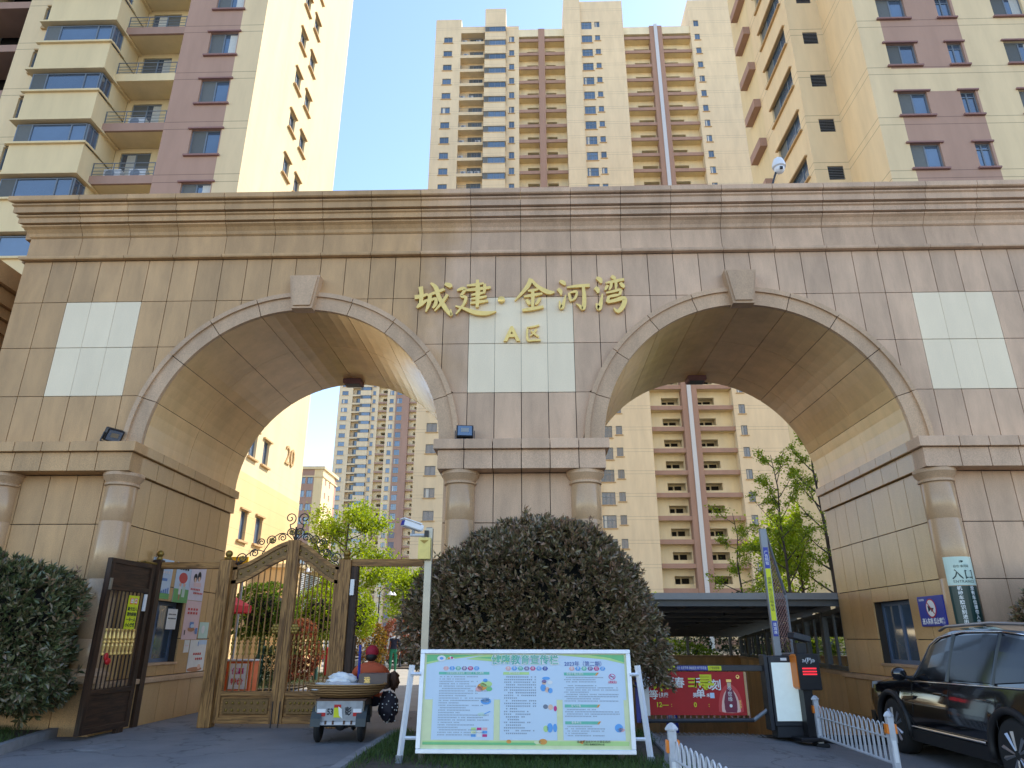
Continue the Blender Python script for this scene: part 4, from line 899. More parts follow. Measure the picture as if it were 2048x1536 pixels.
# ---------------------------------------------------------------- gilded lettering on the gate
def brush(strokes, x0, z0, w, h, y=-.075, dep=.055, kerf=1.0):
    """calligraphic strokes traced as tapering ribbons: each stroke = [(u, v, half-width), ...] in a 0..1 box (v down)"""
    mb = MB()
    for si, st in enumerate(strokes):
        P = []
        for i in range(len(st)-1):          # Catmull-Rom resample
            p0 = st[max(i-1, 0)]; p1 = st[i]; p2 = st[i+1]; p3 = st[min(i+2, len(st)-1)]
            for k in range(4):
                t = k/4; P.append(tuple(.5*((2*b)+(-a+c)*t+(2*a-5*b+4*c-d)*t*t+(-a+3*b-3*c+d)*t**3) for a, b, c, d in zip(p0, p1, p2, p3)))
        P.append(st[-1])
        Q = [(x0+u*w, z0+(1-v)*h, max(.004, hw*kerf*h)) for u, v, hw in P]
        L = []; Rr = []
        for i, (x, z, hw) in enumerate(Q):
            dx = Q[min(i+1, len(Q)-1)][0]-Q[max(i-1, 0)][0]; dz = Q[min(i+1, len(Q)-1)][1]-Q[max(i-1, 0)][1]; l = math.hypot(dx, dz) or 1
            L.append((x-dz/l*hw, z+dx/l*hw)); Rr.append((x+dz/l*hw, z-dx/l*hw))
        yf = y-.0012*si
        n = len(Q)
        vs = [(a, yf, b) for a, b in L] + [(a, yf, b) for a, b in Rr] + [(a, y+dep, b) for a, b in L] + [(a, y+dep, b) for a, b in Rr]
        fs = []
        for i in range(n-1):
            fs += [(i, i+1, n+i+1, n+i), (2*n+i+1, 2*n+i, 3*n+i, 3*n+i+1), (i+1, i, 2*n+i, 2*n+i+1), (n+i, n+i+1, 3*n+i+1, 3*n+i)]
        fs += [(0, n, 3*n, 2*n), (n-1, 3*n-1, 4*n-1, 2*n-1)]
        mb.add(vs, fs)
    return mb
CH = {
 'cheng': [[(.03,.42,.05),(.2,.40,.045),(.36,.33,.02)], [(.17,.12,.05),(.2,.35,.045),(.19,.62,.04)], [(.1,.72,.02),(.2,.62,.05),(.36,.5,.02)],
           [(.34,.38,.02),(.55,.3,.035),(.78,.2,.03)], [(.42,.36,.04),(.4,.6,.045),(.33,.84,.015)], [(.44,.52,.03),(.56,.47,.03),(.57,.62,.04),(.5,.74,.025)],
           [(.42,.02,.02),(.56,.16,.05),(.64,.42,.045),(.8,.72,.05),(.97,.95,.03),(.95,.78,.012)], [(.86,.36,.03),(.72,.6,.035),(.55,.82,.015)], [(.78,.05,.03),(.9,.1,.055),(.94,.16,.03)]],
 'jian': [[(.28,.16,.02),(.5,.14,.035),(.72,.1,.02)], [(.2,.3,.02),(.5,.27,.04),(.9,.22,.03)], [(.4,.43,.02),(.58,.4,.035),(.76,.36,.02)], [(.4,.54,.02),(.58,.52,.035),(.8,.47,.02)], [(.38,.66,.02),(.6,.63,.035),(.84,.6,.02)],
          [(.55,.0,.03),(.57,.3,.05),(.56,.78,.03)], [(.74,.12,.03),(.74,.3,.03),(.72,.4,.02)],
          [(.03,.3,.02),(.16,.25,.04),(.24,.28,.035),(.14,.46,.03),(.26,.5,.035),(.22,.68,.03),(.02,.96,.015)], [(.0,.74,.015),(.2,.8,.03),(.5,.92,.05),(.8,.95,.045),(1.05,.9,.01)]],
 'jin': [[(.42,.0,.05),(.32,.26,.05),(.02,.66,.012)], [(.44,.06,.03),(.6,.26,.045),(.84,.42,.055),(1.0,.42,.02)], [(.34,.38,.02),(.47,.36,.035),(.6,.33,.02)], [(.24,.55,.02),(.46,.51,.04),(.7,.46,.02)],
         [(.46,.36,.035),(.46,.6,.04),(.45,.9,.03)], [(.3,.64,.03),(.36,.74,.04),(.38,.8,.02)], [(.64,.6,.03),(.58,.72,.035),(.52,.8,.015)], [(.2,.96,.03),(.45,.92,.04),(.72,.86,.03)]],
 'he': [[(.08,.04,.03),(.2,.1,.055),(.26,.18,.02)], [(.02,.3,.04),(.1,.38,.05),(.12,.5,.02)], [(.06,.7,.015),(.1,.9,.05),(.16,.86,.05),(.26,.5,.012)], [(.3,.26,.02),(.6,.22,.04),(1.0,.2,.045)],
        [(.36,.44,.03),(.38,.6,.035),(.42,.72,.02)], [(.38,.44,.02),(.54,.4,.035),(.6,.44,.03),(.54,.62,.03),(.42,.7,.02)], [(.8,.24,.035),(.82,.6,.05),(.78,.96,.05),(.66,.86,.03),(.56,.8,.01)]],
 'wan': [[(.06,.04,.03),(.18,.1,.05),(.22,.2,.02)], [(.0,.32,.04),(.08,.38,.05),(.1,.48,.02)], [(.02,.76,.015),(.08,.9,.05),(.14,.84,.05),(.24,.5,.012)], [(.56,.0,.03),(.64,.05,.045),(.68,.1,.02)],
         [(.36,.2,.02),(.66,.15,.035),(.98,.1,.03)], [(.55,.18,.03),(.53,.3,.03),(.46,.4,.015)], [(.7,.16,.03),(.7,.28,.03),(.68,.38,.015)], [(.42,.26,.03),(.36,.36,.03),(.32,.4,.01)], [(.84,.2,.03),(.92,.28,.045),(.96,.34,.02)],
         [(.36,.48,.02),(.6,.44,.03),(.84,.4,.03),(.8,.54,.03)], [(.4,.6,.02),(.62,.56,.035),(.8,.54,.02)], [(.44,.58,.03),(.38,.74,.035)], [(.38,.74,.03),(.62,.7,.04),(.94,.64,.05),(.9,.84,.05),(.72,1.0,.04),(.58,.9,.01)]],
 'qu': [[(.1,.14,.03),(.5,.1,.05),(.92,.0,.05)], [(.14,.2,.06),(.12,.6,.06),(.18,.92,.06),(.5,.93,.05),(1.0,.92,.05)], [(.72,.24,.05),(.6,.44,.05),(.32,.68,.02)], [(.36,.34,.03),(.6,.54,.05),(.88,.72,.05)]],
}
GL = thing('gold_lettering', 'gilded raised calligraphy reading 城建·金河湾 between the arches', 'lettering', (0, -.04, 7.5))
for key, px0, px1, py0, py1 in (('cheng', 834, 911, 566, 634), ('jian', 916, 991, 562, 631), ('jin', 1029, 1107, 561, 625), ('he', 1112, 1175, 564, 623), ('wan', 1185, 1243, 558, 627)):
    cx = lambda px: .1718 + (px-1042)*.01 - .17 + .0
    x0, x1 = (px0-1042)/100.0*1.005, (px1-1042)/100.0*1.005; zt, zb = 8.13-(py0-555)*.01115, 8.13-(py1-555)*.01115
    brush(CH[key], x0, zb, x1-x0, zt-zb, kerf=1.18).obj('character', MT['gold'], GL)
dm_ = MB(); dm_.lathe([(.07, 0), (.07, .05), (.055, .062)], ((1004-1042)/100., -.02, 8.13-(601-555)*.01115), 20, 0, Matrix.Rotation(pi/2, 3, 'X')); dm_.obj('dot', MT['gold'], GL, smooth=40)
GA = thing('gold_lettering', 'small gilded letters reading A区 on the white centre panel', 'lettering', (0, -.04, 6.8))
text_mb('A', .42, FRONT(-.175, -.03, 6.88), .03, bold=.012).obj('character', MT['gold'], GA)
brush(CH['qu'], .08, 6.73, .29, .34, y=-.06, dep=.05).obj('character', MT['gold'], GA)
# ---------------------------------------------------------------- lamps and cameras on the gate
def floodlight(label, x, y, z, rz, rx):
    t = thing('floodlight', label, 'floodlight', (0, 0, 0), 'floodlights on the impost ledge')
    MB().bbox(-.15, .15, -.05, .05, -.12, .12, .015).obj('housing', MT['black_plastic'], t); MB().box(-.125, .125, -.056, -.051, -.095, .095).obj('lens', MT['glass_win'], t); MB().box(-.07, .07, -.06, -.057, -.03, .05).obj('reflector', MT['steel'], t)
    b = MB(); b.box(-.175, -.16, -.015, .015, -.14, .02); b.box(.16, .175, -.015, .015, -.14, .02); b.box(-.175, .175, -.015, .015, -.155, -.14); b.obj('bracket', MT['metal_dark'], t)
    t.location = (x, y, z); t.rotation_euler = (rx, 0, rz); return t
floodlight('black floodlight on the ledge beside the left arch, tilted down', -7.36, -.24, 4.895, rad(62), rad(28))
floodlight('black floodlight on the centre pier ledge facing the forecourt', -1.0, -.28, 4.895, rad(6), rad(-14))
for s, lab in ((-1, 'brown box lamp under the crown of the left arch'), (1, 'brown box lamp under the crown of the right arch')):
    t = thing('ceiling_lamp', lab, 'lamp', (s*AC, 3.9, 7.3), 'box lamps under the arches')
    MB().bbox(s*AC-.22, s*AC+.22, 3.72, 4.08, 7.33, 7.462, .02).obj('housing', MT['sill_brown'], t); MB().box(s*AC-.17, s*AC+.17, 3.77, 4.03, 7.318, 7.329).obj('diffuser', MT['screen'], t)
DC = thing('dome_camera', 'white dome surveillance camera on a thin black arm above the cornice', 'camera', (5.35, .9, 9.96))
MB().tube([(5.35, .9, 9.96), (5.45, .9, 10.6), (5.72, .9, 11.35)], .022, 8).obj('arm', MT['metal_dark'], DC)
h = MB(); h.lathe([(.03, .26), (.05, .22), (.1, .2), (.13, .12), (.145, .06), (.145, .0), (.11, -.02)], (5.74, .88, 11.3), 20); h.obj('housing', MT['white_gloss'], DC, smooth=40)
h = MB(); h.ball((5.74, .88, 11.25), .115, 16); h.box(5.71, 5.77, .755, .79, 11.18, 11.24, 1); h.obj('dome', [MT['white_gloss'], MT['black_plastic']], DC, smooth=60)
# ---------------------------------------------------------------- camera pole with yellow box
CP = thing('camera_pole', 'slim steel pole with yellow metal box and side camera before the big bush', 'pole', (-1.33, -1.75, 0))
MB().bbox(-1.385, -1.285, -1.8, -1.7, 0, 3.0, .012).obj('pole', MT['steel'], CP)
yb = MB(); yb.bbox(-1.47, -1.295, -1.91, -1.805, 2.53, 2.84, .008); plain('yellow_box', (.62, .5, .16), .35, .2, var=.15, scale=9); b = yb.obj('control_box', MT['yellow_box'], CP)
MB().add([(-1.45, -1.913, 2.8), (-1.32, -1.913, 2.8), (-1.385, -1.913, 2.75)], [(0, 1, 2)]).obj('box_mark', MT['gold_dull'], b)
MB().tube([(-1.335, -1.75, 2.89), (-1.62, -1.75, 2.895)], .024, 8).obj('arm', MT['white_paint'], CP)
h = MB(); h.bbox(-.06, .06, -.17, .14, -.045, .05, .012, 0); h.box(-.075, .075, -.2, .1, .05, .065, 0); h.box(-.045, .045, -.181, -.171, -.035, .035, 1)
h.xf(Matrix.Translation((-1.58, -1.77, 3.02)) @ Euler((rad(-12), 0, rad(-55))).to_matrix().to_4x4()); h.obj('camera_head', [MT['white_gloss'], MT['blue_sign']], CP)
MB().box(-1.6, -1.56, -1.77, -1.73, 2.9, 2.98).obj('camera_foot', MT['metal_grey'], CP); MB().box(-1.40, -1.34, -1.84, -1.801, 2.86, 2.95).obj('junction', MT['black_plastic'], CP)
# ---------------------------------------------------------------- notice board
plain('board_paper', (.52, .66, .8), .3, var=.01); plain('board_green', (.14, .5, .2), .35); plain('board_lime', (.45, .68, .25), .35); plain('board_yellow', (.66, .72, .42), .35); plain('board_teal', (.12, .48, .36), .35)
plain('b_pink', (.75, .4, .4), .4); plain('b_blue', (.1, .35, .75), .4); plain('b_purple', (.2, .15, .35), .4); plain('b_mag', (.55, .02, .2), .4); plain('b_navy', (.02, .06, .35), .4); plain('b_grey', (.16, .2, .27), .5); plain('b_orange', (.7, .3, .05), .4); plain('board_frame', (.7, .74, .8), .3, .2)
NB = thing('notice_board', 'free-standing white framed health notice board with green header in front of bush', 'notice board', (.1, -2.95, 0))
BY = -2.95; BX0, BX1, BZ0, BZ1 = -1.21, 1.36, .2, 1.34
TL = rad(-6)
BM = Matrix.Translation((.075, BY, .77)) @ Matrix.Rotation(TL, 4, 'X') @ Matrix.Translation((-.075, 0, -.77))
def nb(name, mb, mat, parent=None): return mb.xf(BM).obj(name, MT[mat], parent or NB)
for a in (((BX0, BX1), (BZ1-.05, BZ1)), ((BX0, BX1), (BZ0, BZ0+.05)), ((BX0, BX0+.05), (BZ0+.05, BZ1-.05)), ((BX1-.05, BX1), (BZ0+.05, BZ1-.05))): nb('frame', MB().bbox(*a[0], -.03, .04, *a[1], .006), 'board_frame')
pb = nb('printed_sheet', MB().box(BX0+.05, BX1-.05, 0, .02, BZ0+.05, BZ1-.05), 'board_yellow')
IX0, IX1, IZ0, IZ1 = BX0+.075, BX1-.075, BZ0+.075, BZ1-.06
def q(mats, a, b, c, d, lay=1, mb=None):      # flat print in board fractions (v downwards)
    y = -.0015*lay; x0, x1 = IX0+(IX1-IX0)*a, IX0+(IX1-IX0)*b; z1, z0 = IZ1-(IZ1-IZ0)*c, IZ1-(IZ1-IZ0)*d
    m = mb or MB(); m.add([(x0, y, z0), (x1, y, z0), (x1, y, z1), (x0, y, z1)], [(0, 1, 2, 3)])
    if mb is None: return nb('print', m, mats, pb)
def poly(mat, pts, lay=2):
    y = -.0015*lay; nb('print', MB().add([(IX0+(IX1-IX0)*u, y, IZ1-(IZ1-IZ0)*v) for u, v in pts], [tuple(range(len(pts)))]), mat, pb)
def ell(mat, cx, cy, rx, ry, lay=3, n=16): poly(mat, [(cx+rx*math.cos(2*pi*k/n), cy+ry*math.sin(2*pi*k/n)) for k in range(n)], lay)
def arcwave(mat, top, bot, lay):
    n = 16; pts = [(i/n, bot(i/n)) for i in range(n+1)] + [(i/n, top(i/n)) for i in range(n, -1, -1)]; m = MB(); y = -.0015*lay
    for i in range(n): m.add([(IX0+(IX1-IX0)*u, y, IZ1-(IZ1-IZ0)*v) for u, v in ((i/n, bot(i/n)), ((i+1)/n, bot((i+1)/n)), ((i+1)/n, top((i+1)/n)), (i/n, top(i/n)))], [(0, 1, 2, 3)])
    nb('print', m, mat, pb)
q('board_paper', .0, 1, .0, .5, 1)
for a, b in ((.04, .345), (.375, .655), (.685, .985)): q('board_paper', a, b, .13, .93, 2)
poly('board_lime', [(0, 0), (.3, 0), (.2, .03), (.09, .06), (.0, .11)], 3); poly('board_green', [(0, 0), (.26, 0), (.1, .045), (0, .085)], 4)
poly('board_lime', [(.2, .05), (.3, .0), (.42, .0), (.42, .085), (.33, .075)], 3); poly('board_green', [(.24, .035), (.42, .01), (.42, .06)], 4)
poly('board_lime', [(.66, 0), (1, 0), (1, .1), (.9, .05), (.78, .025)], 3); poly('board_green', [(.82, 0), (1, 0), (1, .085), (.93, .035)], 4)
q('board_lime', 0, 1, .94, .985, 2); q('board_green', 0, .55, .955, .98, 3)
def btext(body, u, v, sz, mat, lay=6, **kw):
    M4 = FRONT(IX0+(IX1-IX0)*u, -.0015*lay, IZ1-(IZ1-IZ0)*v); nb('lettering', text_mb(body, sz, M4, .0004, **kw), mat, pb)
btext('健康教育宣传栏', .5, .062, .118, 'white_ink', 5, bold=.008); btext('健康教育宣传栏', .5, .062, .118, 'board_teal', 7, bold=.001)
btext('2023年（第二期）', .8, .105, .062, 'b_navy', 6)
HC = ['b_pink', 'b_blue', 'board_teal', 'b_purple', 'b_mag', 'b_blue', 'b_navy']
for u0, body in ((.1, '卫生健康知识'), (.415, '春季传染病知识'), (.735, '春季养护知识')):
    for k, ch in enumerate(body):
        cu = u0+.031*k; poly(HC[k], [(cu+.0145*math.cos(pi*j/3), .155+.0265*math.sin(pi*j/3)) for j in range(6)], 4); btext(ch, cu, .155, .036, 'white_ink', 6)
q('board_teal', .065, .32, .195, .225, 4); btext('《中国居民膳食指南（2022）》核心推荐', .195, .21, .026, 'white_ink', 6)
q('board_lime', .39, .52, .195, .225, 4); btext('流行性感冒', .445, .21, .028, 'white_ink', 6)
for v, body in ((.2, '食物中毒及预防'), (.55, '煤气中毒'), (.73, '春季养生')):
    poly('board_teal', [(.695, v), (.86, v), (.85, v+.032), (.695, v+.032)], 4); poly('b_orange', [(.86, v), (.87, v), (.86, v+.032), (.85, v+.032)], 4); btext(body, .75, v+.016, .03, 'white_ink', 6)
rt = random.Random(5)
gl = MB()
def line(u0, u1, v, hgt=.011, cw=.0072):
    u = u0
    while u < u1-cw:
        if rt.random() < .9:
            q(None, u, u+cw*.72, v, v+hgt*.36, 4, gl); q(None, u+cw*.1, u+cw*.6, v+hgt*.55, v+hgt*.9, 4, gl)
        u += cw
for k in range(25): line(.07, .07+rt.uniform(.1, .26) if k not in (10, 12, 17) else .3, .245+.0262*k, .011)
for k in range(22): line(.395 if k % 3 else .405, .56 if k < 12 and k != 8 else .395+rt.uniform(.06, .165), .245+.029*k, .014, .0095)
for v0, n, u1 in ((.25, 3, .86), (.34, 8, .965), (.6, 4, .965), (.78, 5, .89)):
    for k in range(n): line(.695 if k % 2 else .705, u1 if k % 3 else .7+rt.uniform(.1, .2), v0+.024*k, .011, .0072)
nb('body_text', gl, 'b_grey', pb)
# small pictures
for c, x, y, rx, ry in (('b_orange', .285, .36, .025, .04), ('board_lime', .305, .33, .03, .035), ('b_pink', .27, .385, .018, .03), ('board_green', .32, .385, .016, .025), ('b_blue', .3, .29, .012, .02), ('b_blue', .305, .52, .026, .035), ('board_paper', .305, .51, .02, .022), ('board_mint' if 'board_mint' in MT else 'poster_mint', .285, .66, .02, .02),
                       ('b_purple', .595, .3, .012, .02), ('poster_skin', .595, .32, .01, .016), ('b_blue', .59, .37, .014, .04), ('poster_skin', .61, .39, .012, .03), ('poster_white', .625, .31, .012, .02), ('b_blue', .625, .4, .012, .03), ('b_blue', .605, .265, .02, .018),
                       ('b_grey', .6, .575, .012, .025), ('poster_skin', .625, .58, .012, .03), ('b_mag', .648, .595, .008, .03), ('b_blue', .62, .8, .014, .05), ('b_blue', .645, .8, .01, .045), ('board_lime', .6, .81, .012, .035), ('b_blue', .955, .8, .02, .045), ('b_pink', .965, .82, .018, .02), ('b_orange', .585, .945, .02, .03), ('board_yellow', .56, .95, .018, .02), ('b_orange', .42, .945, .012, .02)):
    ell(c, x, y, rx, ry, 4)
poly('b_blue', [(.295, .655), (.325, .625), (.33, .63), (.3, .66)], 5)
for k, c in enumerate(('board_lime', 'b_mag', 'b_pink', 'board_yellow', 'poster_white', 'b_blue', 'b_blue', 'poster_white', 'b_mag')): q(c, .235+.028*(k % 3), .258+.028*(k % 3), .8+.035*(k//3), .828+.035*(k//3), 4)
ell('b_mag', .935, .245, .017, .033, 4); ell('board_paper', .935, .245, .013, .026, 5); poly('b_mag', [(.924, .226), (.928, .222), (.946, .264), (.942, .268)], 6); q('ink', .925, .945, .243, .249, 7)
q('b_mag', .915, .957, .29, .318, 5); btext('禁止吸烟', .936, .304, .028, 'white_ink', 7)
ell('poster_white', .075, .042, .022, .034, 5); ell('b_blue', .075, .042, .01, .016, 6); poly('poster_white', [(.1, .05), (.12, .015), (.145, .05)], 5); ell('b_orange', .112, .04, .007, .012, 6); ell('b_mag', .128, .036, .006, .012, 6)
btext('金泰街道新时代文明实践所', .83, .945, .03, 'ink', 6, spacing=1.2); btext('文明办 健康教育领导小组', .83, .972, .022, 'ink', 6); poly('b_orange', [(.755, .945), (.79, .925), (.782, .95), (.775, .97)], 5)
# legs and rungs
def legpair(x, s):
    top = (x, BY+.02, 1.16); bot = (x+s*.1, BY-.02, .05)
    p = MB().tube([top, (bot[0], bot[1], bot[2])], .036, 4).obj('leg', MT['board_frame'], NB)
    MB().tube([(bot[0]-s*.002, bot[1], .18), (bot[0], bot[1], 0)], .042, 8).obj('foot', MT['metal_grey'], p)
    for z in (1.06, .36):
        f = (1.16-z)/1.11; MB().tube([(x+s*.1*f, BY, z), (BX0+.02 if s < 0 else BX1-.02, BY, z)], .022, 6).obj('rung', MT['board_frame'], NB)
legpair(-1.31, -1); legpair(1.44, 1)
for sx in (-1.16, 1.2): MB().tube([(sx, BY+.03, .3), (sx, BY+.12, 0)], .04, 8).obj('prop', MT['steel'], NB)
# ---------------------------------------------------------------- parking barrier, light box, raised fence arm, terminal
PBk = thing('barrier_gate', 'lowered parking barrier fence carrying a red bottle advertisement', 'barrier', (3.0, .3, 0))
MB().bbox(1.86, 3.98, .26, .34, .965, 1.055, .008).obj('boom', MT['metal_dark'], PBk); MB().tube([(1.86, .3, .22), (3.7, .3, .24)], .032, 8).obj('lower_rail', MT['metal_dark'], PBk)
MB().tube([(3.7, .3, .24), (3.98, .3, .42)], .03, 8).obj('hinge_link', MT['metal_grey'], PBk)
MB().box(1.83, 1.9, .27, .33, .2, 1.0).obj('end_post', MT['blue_sign'], PBk)
for k in range(19): x = 1.95+.094*k; MB().box(x-.012, x+.012, .3, .315, .25, .965).obj('fence_bar', MT['sill_brown'], PBk)
plain('ad_red', (.42, .008, .01), .6, var=.1, scale=4)
ad = MB().box(1.97, 3.62, .27, .282, .31, .955).obj('advert_sheet', MT['ad_red'], PBk); MB().box(1.95, 2.05, .262, .268, .3, .955).obj('torn_edge', MT['poster_white'], ad); MB().box(3.60, 3.635, .26, .268, .31, .955).obj('edge_strip', MT['sill'], ad)
for k, (x0, x1, m_) in enumerate(((2.22, 2.5, 'yellow_sign'), (2.5, 3.03, 'blue_sign'), (3.03, 3.25, 'yellow_sign'))): MB().box(x0, x1, .254, .2585, .975, 1.045).obj('sticker', MT[m_], PBk)
text_mb('自在·毛坯平移 换锁连锁 修汽车轮胎', .05, FRONT(2.765, .2525, 1.01), .0005, sx=.62).obj('lettering', MT['white_ink'], PBk)
text_mb('一车一杆 请勿跟车', .045, FRONT(2.36, .2525, 1.01), .0005, sx=.62).obj('lettering', MT['ink'], PBk); text_mb('广告位招租', .045, FRONT(3.14, .2525, 1.01), .0005, sx=.7).obj('lettering', MT['ink'], PBk)
for body, x, z, sz, m_, b_ in (('迎', 2.12, .79, .17, 'white_ink', .004), ('消', 2.39, .78, .17, 'white_ink', .003), ('春', 2.55, .78, .17, 'white_ink', .003), ('彐', 2.76, .78, .16, 'yellow_sign', .007), ('斤', 2.86, .78, .16, 'white_ink', .003), ('刻', 3.14, .745, .17, 'white_ink', .003), ('0', 3.035, .745, .15, 'white_ink', .002),
                         ('等', 2.12, .6, .15, 'white_ink', .003), ('健康', 2.28, .6, .08, 'white_ink', .001), ('美', 2.79, .6, .08, 'white_ink', .001), ('单', 2.88, .62, .15, 'white_ink', .003), ('未', 3.0, .6, .06, 'white_ink', .001), ('12—', 2.25, .46, .1, 'yellow_sign', .002), (':', 2.4, .46, .08, 'yellow_sign', .001), ('0', 2.78, .46, .1, 'yellow_sign', .002), (':', 3.0, .46, .08, 'yellow_sign', .002)):
    text_mb(body, sz, FRONT(x, .2615, z), .0006, bold=b_).obj('lettering', MT[m_], ad)
for body, x, z, sz in (('木', 2.25, .77, .26), ('寻', 2.98, .77, .27)): text_mb(body, sz, FRONT(x, .2585, z), .0006, bold=.009).obj('lettering', MT['yellow_sign'], ad)
bt = MB(); prof = [(0, 0), (.085, 0), (.1, .05), (.102, .16), (.085, .24), (.06, .31), (.036, .36), (.03, .39), (.03, .45), (.04, .455), (.04, .49), (0, .49)]
P2 = [(3.35+u, .35+v) for u, v in prof] + [(3.35-u, .35+v) for u, v in reversed(prof[1:-1])]
plain('ad_glow', (.8, .5, .42), .5); plain('ad_purple', (.17, .01, .05), .3)
def adp(pts, y, mat): MB().add([(x, y, z) for x, z in pts], [tuple(range(len(pts)))]).obj('printed_shape', MT[mat], ad)
adp([(3.35+.2*math.cos(t)*1.0, .37+abs(math.sin(t))*.4 if math.sin(t) > 0 else .37+math.sin(t)*.03) for t in [2*pi*k/28 for k in range(28)]], .268, 'poster_red')
adp([(3.35+.15*math.cos(t), .37+(math.sin(t)*.33 if math.sin(t) > 0 else math.sin(t)*.025)) for t in [2*pi*k/28 for k in range(28)]], .2665, 'ad_glow')
adp(P2, .265, 'ad_purple'); adp([(3.32, .72), (3.38, .72), (3.38, .79), (3.32, .79)], .2635, 'steel'); adp([(3.31, .8), (3.39, .8), (3.39, .84), (3.31, .84)], .2635, 'gold')
text_mb('今\n世\n缘', .075, FRONT(3.35, .262, .62), .0005).obj('lettering', MT['white_ink'], ad); text_mb('国\n缘\n酒', .04, FRONT(3.5, .262, .47), .0005).obj('lettering', MT['gold'], ad)
adp([(3.35+.025*math.cos(k*.7), .45+.025*math.sin(k*.7)) for k in range(9)], .2625, 'poster_white'); adp([(3.5+.03*math.cos(k*.7), .88+.03*math.sin(k*.7)) for k in range(9)], .2645, 'gold'); adp([(3.5+.016*math.cos(k*.7), .885+.016*math.sin(k*.7)) for k in range(9)], .2625, 'ad_red')
adp([(3.03, .56), (3.1, .56), (3.1, .64), (3.03, .64)], .2645, 'poster_sky')
# light box cabinet
LB = thing('barrier_cabinet', 'black cabinet with tall pale light panel beside the barrier', 'cabinet', (4.24, .3, 0))
LBM = Matrix.Translation((4.235, .3, 0)) @ Matrix.Rotation(rad(5), 4, 'Z')
MB().bbox(-.25, .25, -.12, .16, .16, 1.2, .015).xf(LBM).obj('housing', MT['metal_dark'], LB); MB().bbox(-.22, .22, -.1, .14, 0, .17, .01).xf(LBM).obj('base', MT['metal_dark'], LB)
plain('light_panel', (.6, .72, .72), .25, emit=.12); MB().box(-.215, .215, -.127, -.1215, .24, 1.1).xf(LBM).obj('light_panel', MT['light_panel'], LB); MB().box(-.05, .05, -.128, -.1225, 1.13, 1.17).xf(LBM).obj('label_plate', MT['poster_white'], LB)
MB().bbox(-.32, -.26, -.1, .1, .1, 1.22, .01).xf(LBM).obj('motor_housing', MT['metal_dark'], LB)
# raised fence arm (second lane), standing upright
RA = thing('raised_barrier_arm', 'upright folded barrier arm with wire mesh and yellow blue stickers', 'barrier', (4.3, .32, 1.2))
MB().bbox(4.16, 4.27, .3, .38, 1.2, 3.27, .006).obj('boom', MT['metal_grey'], RA)
MB().tube([(4.25, .34, 3.24), (4.68, .95, 2.2), (4.68, .95, 1.22)], .028, 6).obj('stay', MT['metal_grey'], RA); MB().tube([(4.25, .34, 1.22), (4.68, .95, 1.22)], .025, 6).obj('foot_rail', MT['metal_grey'], RA)
ms = MB(); nA = 26
for k in range(nA):      # diagonal mesh wires between boom and stay
    for s in (0, 1):
        za = 1.25+1.85*k/nA; zb = za+(.35 if s else -.35)
        f0, f1 = 0., 1.
        def top(f): return 3.18-(3.18-2.18)*f if f < 1 else 2.18
        pts = []
        for i in range(9):
            f = i/8; z = za+(zb-za)*f
            if 1.24 < z < top(f)-.03: pts.append((4.27+.4*f, .36+.58*f, z))
        if len(pts) >= 2: ms.tube([pts[0], pts[-1]], .0065, 4, cap=False)
ms.obj('wire_mesh', MT['sill_brown'], RA)
for z0, z1, m_ in ((2.6, 2.95, 'blue_sign'), (1.75, 2.59, 'yellow_sign'), (1.5, 1.74, 'blue_sign')): MB().box(4.175, 4.255, .294, .2985, z0, z1).obj('sticker', MT[m_], RA)
text_mb('广\n告\n招\n租', .062, FRONT(4.215, .2925, 2.77), .0005).obj('lettering', MT['white_ink'], RA); text_mb('道\n闸\n广\n告\n位\n招\n租\n电\n话', .062, FRONT(4.215, .2925, 2.17), .0005).obj('lettering', MT['ink'], RA); text_mb('请\n减\n速', .062, FRONT(4.215, .2925, 1.62), .0005).obj('lettering', MT['white_ink'], RA)
# payment terminal
PT = thing('parking_terminal', 'black and orange licence plate reader with P sign and top camera', 'terminal', (4.55, .1, 0))
TM = Matrix.Translation((4.53, .1, -.02)) @ Matrix.Rotation(rad(6), 4, 'Z')
def pt(name, mb, mat): return mb.xf(TM).obj(name, MT[mat] if isinstance(mat, str) else mat, PT)
pt('base', MB().bbox(-.28, .2, -.2, .2, 0, .05, .01), 'black_plastic'); pt('post', MB().bbox(-.1, .05, -.08, .08, .04, .78, .01), 'black_plastic')
pt('housing', MB().bbox(-.17, .19, -.1, .12, .73, 1.25, .03), 'orange'); pt('front', MB().bbox(-.155, .2, -.125, -.09, .72, 1.26, .012), 'black_plastic')
plain('led_red', (.9, .02, .03), .4, emit=.5); pt('display', MB().box(-.1, .15, -.13, -.1265, .93, 1.06), 'metal_dark'); 
for z in (1.03, .985, .945): pt('display_line', MB().box(-.09, .14, -.133, -.1315, z, z+.018), 'led_red')
pt('sign_mark', text_mb('»(P)»', .1, FRONT(.03, -.128, 1.16), .001), 'white_gloss'); pt('neck', MB().box(-.1, .06, -.05, .06, 1.25, 1.42), 'black_plastic')
pt('camera_head', MB().bbox(-.13, .15, -.12, .1, -.05, .05, .015).xf(Matrix.Translation((-.03, 0, 1.51)) @ Matrix.Rotation(rad(14), 4, 'Y')), 'metal_dark')
